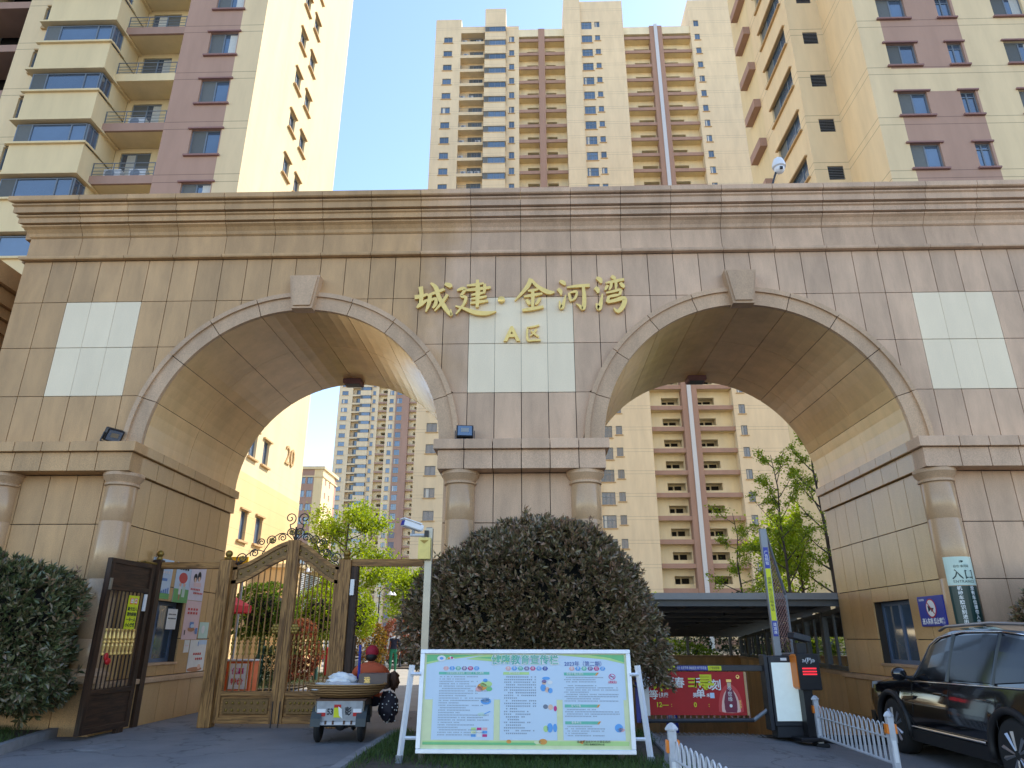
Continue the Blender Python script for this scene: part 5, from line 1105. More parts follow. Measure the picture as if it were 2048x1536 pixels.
# ---------------------------------------------------------------- white guard rails
def guard_rail(label, pts, posts):
    t = thing('guard_rail', label, 'railing', (pts[0][0], pts[0][1], 0), 'white hooped guard rails by the ramp lane')
    (xa, ya), (xb, yb) = pts; Lr = math.hypot(xb-xa, yb-ya); ux, uy = (xb-xa)/Lr, (yb-ya)/Lr
    P = lambda s, z: (xa+ux*s, ya+uy*s, z+zg(xa+ux*s, ya+uy*s))
    MB().tube([P(.05, .14), P(Lr-.05, .14)], .018, 6).obj('lower_rail', MT['rail_paint'], t); MB().tube([P(.05, .42), P(Lr-.05, .42)], .012, 6).obj('upper_rail', MT['rail_paint'], t)
    n = int(Lr/.15)
    for k in range(n):
        s0 = .09+(Lr-.18)*k/n; s1 = s0+(Lr-.18)/n*.7
        pt_ = [P(s0, .14)] + [P((s0+s1)/2-(s1-s0)/2*math.cos(a), .5+(s1-s0)/2*1.6*math.sin(a)) for a in [pi*i/6 for i in range(7)]] + [P(s1, .14)]
        MB().tube(pt_, .008, 6, cap=False).obj('hoop', MT['rail_paint'], t)
    for s in posts:
        x, y, z = P(s, 0)
        p = MB(); p.bbox(x-.036, x+.036, y-.036, y+.036, z+.03, z+.66, .006); p.lathe([(.06, z+.66), (.062, z+.675), (.04, z+.705), (.012, z+.725)], (x, y, 0), 4); p = p.obj('post', MT['rail_paint'], t)
        MB().bbox(x-.1, x+.1, y-.1, y+.1, z, z+.05, .012).obj('post_base', MT['rubber'], p)
        for sg in (-1, 1): MB().bbox(min(x+sg*.037, x+sg*.062), max(x+sg*.037, x+sg*.062), y-.035, y+.035, z+.47, z+.58, .006).obj('reflector', MT['orange'], p)
        MB().box(x-.022, x+.022, y-.0405, y-.0365, z+.16, z+.4).obj('reflective_strip', MT['poster_white'], p)
guard_rail('white hooped guard rail in the foreground right of the notice board', ((1.47, -4.77), (1.74, -8.2)), (0,))
guard_rail('white hooped guard rail between the plate reader and the black car', ((4.6, .0), (4.55, -2.5)), (0, 2.5))
# ---------------------------------------------------------------- signs on the right pier
S1 = thing('wall_sign', 'square blue no-horn sign on the right passage wall', 'sign', (6.95, .45, 1.67))
SW = lambda d: Matrix(((0, 0, -1, 6.94-d), (-1, 0, 0, .45), (0, 1, 0, 1.9), (0, 0, 0, 1)))
MB().bbox(6.925, 6.955, .06, .85, 1.66, 2.15, .006).obj('plate', MT['blue_sign'], S1)
for r, d, m_ in ((.155, .017, 'red'), (.135, .0195, 'white_ink')): MB().lathe([(r, 0), (r, .002)], (6.94-d, .45, 1.95), 24, 0, Matrix.Rotation(-pi/2, 3, 'Y')).obj('roundel', MT[m_], S1)
hm = MB(); SWm = Matrix(((0, 0, -1, 6.9165), (-1, 0, 0, .45), (0, 1, 0, 1.95), (0, 0, 0, 1)))
hm.add([tuple(SWm @ Vector(p)) for p in ((-.09, .05, 0), (-.02, .015, 0), (-.02, -.03, 0), (-.09, -.06, 0))], [(0, 1, 2, 3)]); hm.add([tuple(SWm @ Vector(p)) for p in ((-.02, .01, 0), (.08, .0, 0), (.08, -.02, 0), (-.02, -.025, 0))], [(0, 1, 2, 3)])
hm.add([tuple(SWm @ Vector(p)) for p in ((.0, -.02, .001), (.06, -.02, .001), (.06, -.055, .001), (.0, -.055, .001))], [(0, 1, 2, 3)]); hm.obj('horn_symbol', MT['ink'], S1)
MB().add([tuple(SWm @ Vector(p)) for p in ((-.1, .09, .003), (-.085, .105, .003), (.1, -.085, .003), (.085, -.1, .003))], [(0, 1, 2, 3)]).obj('bar', MT['red'], S1)
text_mb('进入车库 禁止鸣笛', .105, SW(.016) @ Matrix.Translation((0, -.165, 0)), .001, sx=.8, bold=.003).obj('lettering', MT['white_ink'], S1); text_mb('自强 物业', .04, SW(.016) @ Matrix.Translation((-.27, .19, 0)), .001).obj('emblem', MT['white_ink'], S1)
S2 = thing('wall_sign', 'tall curved entrance sign, mint above dark green, on the right column', 'sign', (7.19, -.27, 1.6))
def curved(name, z0, z1, r, a0, a1, mat):
    mb = MB(); n = 12
    for i in range(n):
        p, q_ = a0+(a1-a0)*i/n, a0+(a1-a0)*(i+1)/n
        mb.add([(7.19+r*math.sin(p), -r*math.cos(p), z0), (7.19+r*math.sin(q_), -r*math.cos(q_), z0), (7.19+r*math.sin(q_), -r*math.cos(q_), z1), (7.19+r*math.sin(p), -r*math.cos(p), z1)], [(0, 1, 2, 3)])
    return mb.obj(name, MT[mat], S2)
plain('mint', (.55, .68, .58), .4); plain('dark_green', (.006, .035, .03), .35)
curved('upper_plate', 2.28, 2.73, .262, rad(-62), rad(48), 'mint'); curved('lower_plate', 1.66, 2.27, .262, rad(-62), rad(48), 'dark_green')
def ctext(body, sz, u, z, mat, **kw):
    mb = text_mb(body, sz, Matrix.Identity(4), .0008, **kw); r = .2655
    mb.v = [(7.19+r*math.sin(rad(-8)+(x+u)/.262), -(r+.0)*math.cos(rad(-8)+(x+u)/.262)-zz*.5, z+y) for x, y, zz in mb.v]; mb.obj('lettering', MT[mat], S2)
ctext('入口', .17, .01, 2.44, 'dark_green', bold=.002, spacing=1.1); ctext('ENTRANCE', .06, .01, 2.335, 'dark_green', spacing=1.1); ctext('自在·金河湾', .045, 0, 2.575, 'dark_green'); ctext('❧', .09, .01, 2.66, 'dark_green')
for k, (a, b_) in enumerate(zip('机动车牌识别进出', '没有车位请勿入内')): ctext(a, .07, -.09, 2.23-.073*k, 'white_ink', bold=.0015); ctext(b_, .07, .1, 2.23-.073*k, 'white_ink', bold=.0015)
# ---------------------------------------------------------------- garage ramp and canopy
granite('ramp_stone', lin('dfbd8c'), lin('d4ae7c'), .35, .08, stain=.3, speck=.1)
def rz(y): return -.02-.155*max(0, y-.75)
mb = MB(); ys = [.62, .8, 1.5, 3, 4.2, 6, 9, 12, 15, 19]
mb.v = [(x, y, (zg(x, .62)*max(0, 1-(y-.62)/1.5)) + rz(y)+.018) for y in ys for x in (1.2, 3.2, 4.3, 5.4, 8.7)]
for j in range(len(ys)-1):
    for i in range(4): mb.f.append((j*5+i, j*5+i+1, j*5+6+i, j*5+5+i)); mb.m.append(0)
tag(mb.obj('ramp_road', MT['asphalt']), kind='structure')
GR = tag(MB().box(1.5, 6.9, .42, .74, -.2, -.02).obj('drain_channel', MT['dark_in']), kind='structure')
for k in range(68):
    x = 1.52+.079*k; z = zg(x, .55)+.006
    MB().hexa([(x, .44, z-.03), (x+.03, .44, z-.03), (x+.05, .74, z-.03), (x+.02, .74, z-.03), (x, .44, z), (x+.03, .44, z), (x+.05, .74, z), (x+.02, .74, z)]).obj('grate_bar', MT['metal_grey'], GR)
RW = thing('ramp_wall', 'tan stone retaining walls of the sunken garage ramp', 'wall', (7.5, 10, 0))
wx = lambda y: 7.02+(y-4.2)*.112
n = 15
for k in range(n):
    y0, y1 = 4.24+14.3*k/n+.006, 4.24+14.3*(k+1)/n-.006
    MB().hexa([(wx(y0), y0, -3), (wx(y0)+.2, y0, -3), (wx(y1)+.2, y1, -3), (wx(y1), y1, -3), (wx(y0), y0, .7), (wx(y0)+.2, y0, .7), (wx(y1)+.2, y1, .7), (wx(y1), y1, .7)]).obj('panel', MT['ramp_stone'], RW)
MB().hexa([(wx(4.24)-.06, 4.24, .7), (wx(4.24)+.26, 4.24, .7), (wx(18.5)+.26, 18.5, .7), (wx(18.5)-.06, 18.5, .7), (wx(4.24)-.06, 4.24, .78), (wx(4.24)+.26, 4.24, .78), (wx(18.5)+.26, 18.5, .78), (wx(18.5)-.06, 18.5, .78)]).obj('coping', MT['stone_arch'], RW)
for k in range(8): MB().box(1.45+.93*k+.006, 1.45+.93*(k+1)-.006, 18.5, 18.7, -3, .72).obj('panel', MT['ramp_stone'], RW)
MB().box(1.2, 9.0, 18.42, 18.75, .722, .8).obj('coping', MT['stone_arch'], RW)
for k in range(15): MB().box(1.2, 1.42, 4.24+.95*k+.006, 4.24+.95*(k+1)-.006, -3, .35).obj('panel', MT['ramp_stone'], RW)
for sx in (1.40, 6.955):
    for k in range(4): MB().box(min(sx, sx+(.25 if sx > 3 else -.25)), max(sx, sx+(.25 if sx > 3 else -.25)), .66+.89*k+.005, .66+.89*(k+1)-.005, -1.2, -.005).obj('panel', MT['ramp_stone'], RW)
plain('canopy_metal', (.11, .12, .13), .5, .2); glass_pane('canopy_glass', (.72, .8, .8))
CN = thing('ramp_canopy', 'dark steel and glass canopy over the garage ramp behind the right arch', 'canopy', (5, 10, 0))
ct = lambda y: 2.2-(y-4.4)*.045
YA, YB = 4.4, 18.4
MB().hexa([(.9, YA-.1, ct(YA)+.16), (7.6, YA-.1, ct(YA)+.16), (9.3, YB+.2, ct(YB)+.16), (.9, YB+.2, ct(YB)+.16), (.9, YA-.1, ct(YA)+.21), (7.6, YA-.1, ct(YA)+.21), (9.3, YB+.2, ct(YB)+.21), (.9, YB+.2, ct(YB)+.21)]).obj('roof_sheet', MT['canopy_metal'], CN)
MB().box(.9, 7.62, YA-.18, YA-.1, ct(YA)+.08, ct(YA)+.22).obj('fascia', MT['metal_grey'], CN)
nb_ = 9
for k in range(nb_):
    y = YA+(YB-YA)*k/(nb_-1); MB().box(.95, wx(max(y, 4.3))+.3, y-.05, y+.05, ct(y)-.06, ct(y)+.155).obj('beam', MT['canopy_metal'], CN)
    x = wx(max(y, 4.3))+.09; MB().box(x-.06, x+.06, y-.09, y+.09, .78, ct(y)-.062).obj('post', MT['canopy_metal'], CN)
    if k < nb_-1:
        y2 = YA+(YB-YA)*(k+1)/(nb_-1); ym = (y+y2)/2; xm = wx(max(ym, 4.3))+.09
        MB().box(xm-.03, xm+.03, ym-.03, ym+.03, .88, ct(ym)-.08).obj('mullion', MT['canopy_metal'], CN)
        a, b = wx(max(y, 4.3))+.09, wx(y2)+.09
        for f0, f1 in ((0, .5), (.5, 1)):
            p, q2 = y+.09+(y2-y-.18)*f0, y+.09+(y2-y-.18)*f1; xa, xb = a+(b-a)*f0, a+(b-a)*f1
            MB().add([(xa, p, .9), (xb, q2, .9), (xb, q2, ct(q2)-.1), (xa, p, ct(p)-.1)], [(0, 1, 2, 3)]).obj('pane', MT['canopy_glass'], CN)
        MB().hexa([(a-.04, y+.09, .79), (a+.04, y+.09, .79), (b+.04, y2-.09, .79), (b-.04, y2-.09, .79), (a-.04, y+.09, .88), (a+.04, y+.09, .88), (b+.04, y2-.09, .88), (b-.04, y2-.09, .88)]).obj('bottom_rail', MT['canopy_metal'], CN)
        MB().hexa([(a-.04, y+.09, ct(y)-.16), (a+.04, y+.09, ct(y)-.16), (b+.04, y2-.09, ct(y2)-.16), (b-.04, y2-.09, ct(y2)-.16), (a-.04, y+.09, ct(y)-.065), (a+.04, y+.09, ct(y)-.065), (b+.04, y2-.09, ct(y2)-.065), (b-.04, y2-.09, ct(y2)-.065)]).obj('top_rail', MT['canopy_metal'], CN)
for k in range(4): x = 2.2+1.6*k; MB().hexa([(x-.04, YA, ct(YA)-.0), (x+.04, YA, ct(YA)), (x+.04, YB, ct(YB)), (x-.04, YB, ct(YB)), (x-.04, YA, ct(YA)+.12), (x+.04, YA, ct(YA)+.12), (x+.04, YB, ct(YB)+.12), (x-.04, YB, ct(YB)+.12)]).obj('purlin', MT['canopy_metal'], CN)
for k in range(5): x = 1.3+1.75*k; MB().box(x-.05, x+.05, 18.52, 18.6, .8, ct(YB)-.06).obj('post', MT['metal_grey'], CN)
for k in range(4): x = 1.3+1.75*k; MB().add([(x+.05, 18.56, .85), (x+1.7, 18.56, .85), (x+1.7, 18.56, ct(YB)-.1), (x+.05, 18.56, ct(YB)-.1)], [(0, 1, 2, 3)]).obj('pane', MT['canopy_glass'], CN)
mb = text_mb('慢', .2, FRONT(3.0, 5.98, .1), .002); B5 = thing('lane_sign', 'narrow blue upright lane sign standing in the ramp', 'sign', (3.3, 5.5, -.8))
MB().hexa([(3.18, 5.5, -.85), (3.5, 5.5, -.85), (3.5, 5.56, -.85), (3.18, 5.56, -.85), (3.24, 5.5, .15), (3.44, 5.5, .15), (3.44, 5.56, .15), (3.24, 5.56, .15)]).obj('plate', MT['blue_sign'], B5)
text_mb('请\n慢\n行', .17, FRONT(3.34, 5.495, -.25), .001).obj('lettering', MT['white_ink'], B5)
# ---------------------------------------------------------------- kerbs, lawn islands, manhole
def kerb_line(pts, w=.12, h=.13, name='kerb'):
    root = tag(bpy.data.objects.new(name, None), kind='structure'); COL.objects.link(root); ORG[root.name] = (0, 0, 0)
    for (x0, y0), (x1, y1) in zip(pts, pts[1:]):
        L = math.hypot(x1-x0, y1-y0); ux, uy = (x1-x0)/L, (y1-y0)/L; n = max(1, round(L/.8)); nx, ny = -uy*w/2, ux*w/2
        for k in range(n):
            a, b = L*k/n+.004, L*(k+1)/n-.004
            A = (x0+ux*a, y0+uy*a); B = (x0+ux*b, y0+uy*b)
            q = [(A[0]-nx, A[1]-ny), (B[0]-nx, B[1]-ny), (B[0]+nx, B[1]+ny), (A[0]+nx, A[1]+ny)]
            MB().hexa([(p[0], p[1], -.02+zg(*p)) for p in q] + [(p[0]*.985+.015*(A[0]+B[0])/2, p[1]*.985+.015*(A[1]+B[1])/2, h+zg(*p)) for p in q]).obj('kerb_stone', MT['kerb'], root)
isl = [(-1.98, -.1), (-2.0, -1.2), (-2.02, -2.7), (-2.02, -6.5)]; isr = [(1.92, -.1), (1.92, -1.0), (1.88, -2.2), (1.36, -4.9), (1.3, -7.5)]
kerb_line(isl); kerb_line(isr); kerb_line([(-7.42, .0), (-7.3, -.6), (-6.95, -2.0), (-6.6, -3.6)]); kerb_line([(7.9, -.15), (7.9, -4.5)])
kerb_line([(-1.45, 4.3), (-1.45, 16)], name='kerb')
mb = MB(); mb.v = [(-1.93, -6.4, .1), (1.26, -6.4, .1), (1.31, -4.9, .1), (1.83, -2.2, .1), (1.88, -.08, .1), (-1.93, -.08, .1), (-1.96, -2, .1)]; mb.f = [(0, 1, 2, 3, 4, 5, 6)]; mb.m = [0]; tag(mb.obj('island_soil', MT['soil']), kind='structure')
mb = MB(); mb.v = [(-20, -6, .1), (-6.1, -6, .1), (-6.66, -3.6, .1), (-7.0, -2.0, .1), (-7.36, -.6, .1), (-7.46, -.1, .1), (-20, -.1, .1)]; mb.f = [(0, 1, 2, 3, 4, 5, 6)]; mb.m = [0]; tag(mb.obj('planter_soil', MT['soil']), kind='structure')
mb = MB(); mb.box(7.96, 20, -6, -.13, -.15, .02); tag(mb.obj('planter_soil', MT['soil']), kind='structure')
mh = MB(); mh.lathe([(.33, .002), (.33, .008), (.3, .010)], (-6.0, -1.2, 0), 28); mh.lathe([(.29, .004), (.29, .012), (.0005, .012)], (-6.0, -1.2, 0), 28); tag(mh.obj('manhole_cover', MT['kerb']), 'round manhole cover in the asphalt near the left kerb', 'manhole')
# ---------------------------------------------------------------- black SUV (local: front +Y, ground z=0)
plain('car_paint', (.004, .004, .0055), .12, 0, .6, var=.02, coat=1.0); plain('chrome', (.7, .7, .72), .12, 1.0); plain('tint', (.006, .007, .008), .09, 0, .4); plain('cladding', (.012, .012, .013), .55); plain('alloy', (.42, .42, .44), .3, .8); plain('lamp_glass', (.5, .52, .55), .1, .3)
glass_pane('car_glass', (.55, .6, .56))
CAR = thing('suv', 'black SUV with chrome window trim entering the right-hand ramp lane', 'car', (0, 0, 0))
YF_, YR_ = 1.45, -1.45; RWL = .385; ARCH = .45; ZC = .375
st = []          # stations: y, half width, belt z, hood/deck z at centre
def hw(y):
    t = (y+2.5)/5.0
    return .99 - .16*max(0, (y-1.75)/.75)**2 - .1*max(0, (-y-1.9)/.6)**2
def beltz(y): return 1.05 + .02*(-y) if y < .9 else 1.03-.14*((y-.9)/1.6)**1.5 if y > .9 else 1.05
def sill(y):
    z = .28 if abs(y) < 1.9 else .28+.1*((abs(y)-1.9)/.6)
    for c in (YF_, YR_):
        d = abs(y-c)
        if d < ARCH: z = max(z, ZC+math.sqrt(ARCH*ARCH-d*d))
    return z
ysx = sorted(set([round(v, 3) for v in list(np.linspace(-2.5, 2.5, 41)) + [c+ARCH*math.cos(pi*k/10) for c in (YF_, YR_) for k in range(11)]]))
def side_sec(y):   # (half-x, z) from sill to belt
    w = hw(y); s = sill(y); b = beltz(y)
    P = [(w-.05, s), (w-.02, max(s+.01, .5)), (w, max(s+.02, .66)), (w-.012, max(s+.03, .8)), (w-.03, max(s+.04, .92)), (w-.07, b)]
    return P
body = MB(); rings = []
for y in ysx:
    sec = side_sec(y); top = beltz(y)+(.05 if y > .95 else .02)
    pts = [(x, y, z) for x, z in sec] + [(sec[-1][0]*.72, y, top+.02), (0, y, top+.045)]
    rings.append(pts)
nn = len(rings[0])
for s in (1, -1):
    base = len(body.v)
    for r in rings: body.v.extend([(s*x, y, z) for x, y, z in r])
    for i in range(len(rings)-1):
        for j in range(nn-1):
            f = (base+i*nn+j, base+(i+1)*nn+j, base+(i+1)*nn+j+1, base+i*nn+j+1)
            body.f.append(f if s > 0 else tuple(reversed(f))); body.m.append(0)
for idx, y, sg in ((0, ysx[0], -1), (len(rings)-1, ysx[-1], 1)):   # nose and tail caps
    P = [(x, y+sg*.0, z) for x, y_, z in rings[idx]]; Q = [(-x, y_, z) for x, y_, z in reversed(P[:-1])]
    body.add(P + Q, [tuple(range(len(P)+len(Q)))])
bo = body.obj('body', MT['car_paint'], CAR, smooth=35)
# greenhouse
gh = MB(); roof = [(.98, .82, 1.06, .0), (.35, .72, 1.62, 1), (-.1, .70, 1.71, 1), (-.9, .69, 1.735, 1), (-1.75, .68, 1.69, 1), (-2.2, .70, 1.56, 1), (-2.44, .80, 1.1, 0)]
# side planes: belt line (x=.9) to roof edge
def roofedge(y):
    ys_ = [r[0] for r in roof]; 
    for a, b in zip(roof, roof[1:]):
        if b[0] <= y <= a[0]: t = (a[0]-y)/(a[0]-b[0]); return (a[1]+(b[1]-a[1])*t, a[2]+(b[2]-a[2])*t)
    return roof[0][1:3]
gy = list(np.linspace(.98, -2.44, 40))
for s in (1, -1):
    b0 = len(gh.v)
    for y in gy:
        ex, ez = roofedge(y); bz = beltz(min(y, .89)); bx = hw(y)-.075
        ez = max(ez, bz+.01)
        gh.v.extend([(s*bx, y, bz), (s*(bx+(ex-bx)*.5+.012), y, (bz+ez)/2), (s*ex, y, ez), (s*(ex-.12), y, ez+.035), (0, y, ez+.055)])
    for i in range(len(gy)-1):
        for j in range(4):
            f = (b0+i*5+j, b0+i*5+j+1, b0+(i+1)*5+j+1, b0+(i+1)*5+j); gh.f.append(f if s > 0 else tuple(reversed(f))); gh.m.append(0)
gh.obj('roof', MT['car_paint'], CAR, smooth=40)
def gside(s, u, v, off=.006):    # u=y, v in 0..1 belt->roof edge
    ex, ez = roofedge(u); bz = beltz(min(u, .89)); bx = hw(u)-.075
    x = bx+(ex-bx)*v+.012*math.sin(pi*v)+off; return (s*x, u, bz+(ez-bz)*v)
def side_glass(s, name, pts, mat, off=.018, n=6):
    # polygon strip between lower and upper curves
    mb = MB(); lo = pts[0]; up = pts[1]
    for i in range(n):
        a, b = i/n, (i+1)/n; L = lambda c, t: (c[0][0]+(c[1][0]-c[0][0])*t, c[0][1]+(c[1][1]-c[0][1])*t)
        q = [gside(s, *L(lo, a), off), gside(s, *L(lo, b), off), gside(s, *L(up, b), off), gside(s, *L(up, a), off)]
        for vv in range(3):
            def mix(p, r, t): u0 = L(lo, p); u1 = L(up, p); return gside(s, u0[0]+(u1[0]-u0[0])*t, u0[1]+(u1[1]-u0[1])*t, off)
            mb.add([mix(a, 0, vv/3), mix(b, 0, vv/3), mix(b, 0, (vv+1)/3), mix(a, 0, (vv+1)/3)], [(0, 1, 2, 3)])
    return mb.obj(name, MT[mat], CAR, smooth=True)
for s in (1, -1):
    side_glass(s, 'side_window', (((.72, .06), (-.12, .06)), ((.42, .82), (-.16, .9))), 'tint'); side_glass(s, 'side_window', (((-.2, .06), (-1.12, .06)), ((-.24, .9), (-1.16, .9))), 'tint'); side_glass(s, 'side_window', (((-1.2, .06), (-1.9, .14)), ((-1.24, .9), (-2.02, .8))), 'tint')
    lo = [gside(s, y, .0, .022) for y in np.linspace(.86, -1.75, 16)] + [gside(s, -1.95, .1, .022), gside(s, -2.1, .3, .022)]
    MB().tube(lo, .011, 5).obj('window_trim', MT['chrome'], CAR, smooth=True)
    up = [gside(s, y, v, .022) for y, v in ((.86, .0), (.72, .35), (.55, .75), (.42, .93), (.2, .96), (-.4, .965), (-1.2, .965), (-1.8, .95))]
    MB().tube(up, .011, 5).obj('window_trim', MT['chrome'], CAR, smooth=True)
    MB().tube([gside(s, -.16, .03, .014), gside(s, -.2, .93, .014)], .03, 6).obj('pillar', MT['tint'], CAR); MB().tube([gside(s, -1.16, .03, .012), gside(s, -1.2, .93, .012)], .028, 6).obj('pillar', MT['tint'], CAR)
    MB().tube([(s*.7, .2, 1.72), (s*.71, 0, 1.77), (s*.69, -1.0, 1.80), (s*.68, -1.8, 1.77), (s*.69, -2.0, 1.70)], .02, 8).obj('roof_rail', MT['alloy'], CAR, smooth=True)
    # door seams, handles, sill trim
    for y in (.78, -.18, -1.2): MB().tube([(s*(hw(y)-.055), y, .42), (s*(hw(y)+.001), y, .66), (s*(hw(y)-.028), y, .92), (s*(hw(y)-.066), y, 1.04)], .005, 4).obj('door_seam', MT['rubber'], CAR)
    for y in (.02, -.98): MB().bbox(min(s*.965, s*1.005), max(s*.965, s*1.005), y-.12, y+.1, .895, .925, .006).obj('door_handle', MT['car_paint'], CAR)
    MB().tube([(s*.985, .95, .43), (s*.99, -.9, .44)], .014, 5).obj('sill_trim', MT['chrome'], CAR); MB().hexa([(s*.9, 1.0, .22), (s*.97, 1.0, .24), (s*.97, -1.0, .24), (s*.9, -1.0, .22), (s*.9, 1.0, .4), (s*.985, 1.0, .4), (s*.985, -1.0, .4), (s*.9, -1.0, .4)]).obj('sill_cladding', MT['cladding'], CAR)
    MB().hexa([(s*.985, 1.0, .77), (s*1.0, 1.0, .77), (s*1.0, .72, .8), (s*.985, .72, .8), (s*.985, 1.0, .82), (s*1.0, 1.0, .82), (s*1.0, .66, .85), (s*.985, .66, .85)]).obj('fender_badge', MT['chrome'], CAR)
    # mirror
    m = MB(); m.ball((0, 0, 0), .13, 14, sc=(.85, .6, .75)); m.xf(Matrix.Translation((s*1.08, .82, 1.13))); mo = m.obj('mirror', MT['car_paint'], CAR, smooth=True); MB().tube([(s*.9, .78, 1.07), (s*1.04, .8, 1.09)], .03, 6).obj('mirror_arm', MT['cladding'], mo); MB().tube([(s*.99, .9, 1.055), (s*1.16, .88, 1.06)], .012, 5).obj('mirror_trim', MT['chrome'], mo)
    # head lamp + tail lamp
    MB().hexa([(s*.6, 2.4, .86), (s*.93, 2.16, .86), (s*.9, 2.1, .86), (s*.58, 2.3, .86), (s*.6, 2.36, .95), (s*.93, 2.12, .96), (s*.88, 2.05, .97), (s*.58, 2.28, .97)]).obj('headlight', MT['lamp_glass'], CAR)
    MB().box(min(s*.6, s*.95), max(s*.6, s*.95), -2.52, -2.42, .95, 1.08).obj('tail_light', MT['red'], CAR)
    for c in (YF_, YR_):       # arch cladding + wheels
        pts = [(s*(hw(c+ARCH*1.04*math.cos(a))-.012), c+ARCH*1.04*math.cos(a), ZC+ARCH*1.04*math.sin(a)) for a in [pi*(-.06)+pi*1.12*k/16 for k in range(17)]]
        MB().tube(pts, .045, 6).obj('wheel_arch', MT['cladding'], CAR, smooth=True)
        wl = MB(); RM = Matrix.Rotation(pi/2, 3, 'Y')
        wl.lathe([(.24, -.12), (.33, -.125), (.37, -.1), (RWL, -.06), (RWL, .06), (.37, .1), (.33, .125), (.26, .12)], (s*.86, c, ZC+.01), 32, 0, RM); W_ = wl.obj('wheel', MT['rubber'], CAR, smooth=40)
        rm_ = MB(); rm_.lathe([(.265, -.1), (.275, .1), (.25, .11), (.24, .08), (.235, -.05)], (s*.86, c, ZC+.01), 32, 0, RM if s > 0 else Matrix.Rotation(-pi/2, 3, 'Y'))
        for k in range(5):
            for dd in (-.16, .16):
                a = 2*pi*k/5+dd; a2 = 2*pi*k/5+dd*1.5
                p0 = (s*.955, c+.05*math.cos(a), ZC+.01+.05*math.sin(a)); p1 = (s*.955, c+.245*math.cos(a2), ZC+.01+.245*math.sin(a2)); rm_.tube([p0, p1], [.034, .05], 4)
        rm_.lathe([(.055, -.01), (.05, .02)], (s*.955, c, ZC+.01), 14, 0, RM); rm_.obj('rim', MT['alloy'], W_, smooth=30)
        MB().lathe([(.235, 0), (.235, .004)], (s*.9, c, ZC+.01), 24, 0, RM).obj('brake_disc', MT['metal_dark'], W_)
# inner wheel wells and underbody
MB().box(-.86, .86, -2.3, 2.3, .25, .8).obj('underbody', MT['rubber'], CAR)
ws_ = MB(); ws_.add([(-.8, 1.0, 1.06), (.8, 1.0, 1.06), (.68, .38, 1.61), (-.68, .38, 1.61)], [(0, 1, 2, 3)]); ws_.xf(Matrix.Translation((0, .012, .012))).obj('windscreen', MT['tint'], CAR)
gr = MB(); gr.box(-.55, .55, 2.46, 2.52, .62, .9); gr.obj('grille', MT['cladding'], CAR)
for z in (.66, .74, .82): MB().box(-.53, .53, 2.52, 2.535, z, z+.02).obj('grille_bar', MT['chrome'], CAR)
MB().box(-.85, .85, 2.4, 2.53, .3, .5).obj('bumper', MT['cladding'], CAR)
CAR.location = (6.60, -1.75, -.145); CAR.rotation_euler = (0, 0, rad(-1.0))
# driver's hand on the window ledge
plain('skin', lin('c79a78'), .55)
# ---------------------------------------------------------------- cargo tricycle (local: front +Y)
plain('trike_grey', (.32, .34, .36), .45, .2, var=.2, scale=7); plain('trike_green', (.045, .055, .055), .5); plain('rust', (.1, .05, .03), .8)
TK = thing('cargo_tricycle', 'worn grey cargo tricycle seen from behind, red and white reflectors', 'tricycle', (0, 0, 0))
for s in (-1, 1):
    w = MB(); RM = Matrix.Rotation(pi/2, 3, 'Y'); w.lathe([(.2, -.05), (.25, -.06), (.275, -.035), (.28, 0), (.275, .035), (.25, .06), (.2, .05)], (s*.47, .12, .28), 24, 0, RM); W_ = w.obj('wheel', MT['rubber'], TK, smooth=40)
    MB().lathe([(.19, -.03), (.2, 0), (.19, .03), (.06, .04)], (s*.47, .12, .28), 20, 0, RM).obj('rim', MT['metal_grey'], W_, smooth=40)
    fd = [(s*.42, .12+.33*math.cos(a), .28+.33*math.sin(a)) for a in [pi*k/8 for k in range(9)]]; mb = MB()
    for a, b in zip(fd, fd[1:]): mb.add([(s*.38, a[1], a[2]), (s*.6, a[1], a[2]), (s*.6, b[1], b[2]), (s*.38, b[1], b[2])], [(0, 1, 2, 3)])
    mb.obj('mudguard', MT['trike_green'], TK)
w = MB(); w.lathe([(.2, -.04), (.25, -.045), (.28, 0), (.25, .045), (.2, .04)], (0, 1.75, .28), 24, 0, Matrix.Rotation(pi/2, 3, 'Y')); w.obj('wheel', MT['rubber'], TK, smooth=40)
MB().tube([(-.4, .12, .28), (.4, .12, .28)], .04, 8).obj('axle', MT['metal_dark'], TK); MB().ball((0, .12, .28), .1, 12, sc=(1.3, 1, 1)).obj('differential', MT['metal_dark'], TK, smooth=True)
for x in (-.3, .3): MB().box(x-.03, x+.03, -.1, 1.3, .3, .36).obj('chassis_rail', MT['rust'], TK)
tb = MB().bbox(-.5, .5, -.12, -.085, .33, .7, .006).obj('tailgate', MT['trike_grey'], TK)
MB().box(-.53, .53, -.14, -.07, .3, .345).obj('bumper_bar', MT['white_paint'], TK)
for s in (-1, 1):
    for z0, z1, m_ in ((.44, .5, 'red'), (.5, .56, 'poster_white')): MB().box(min(s*.3, s*.48), max(s*.3, s*.48), -.128, -.1215, z0, z1).obj('reflector', MT[m_], tb)
    MB().bbox(min(s*.47, s*.51), max(s*.47, s*.51), -.1, 1.2, .3, .69, .005).obj('side_board', MT['trike_green'], TK); MB().tube([(s*.52, -.1, .69), (s*.52, -.1, .36), (s*.52, 0, .3)], .014, 6).obj('latch_bar', MT['steel'], TK)
    for k in range(3): MB().box(s*(.12+.16*k)-.02, s*(.12+.16*k)+.02, -.15, -.1, .31, .37).obj('hinge', MT['rust'], TK)
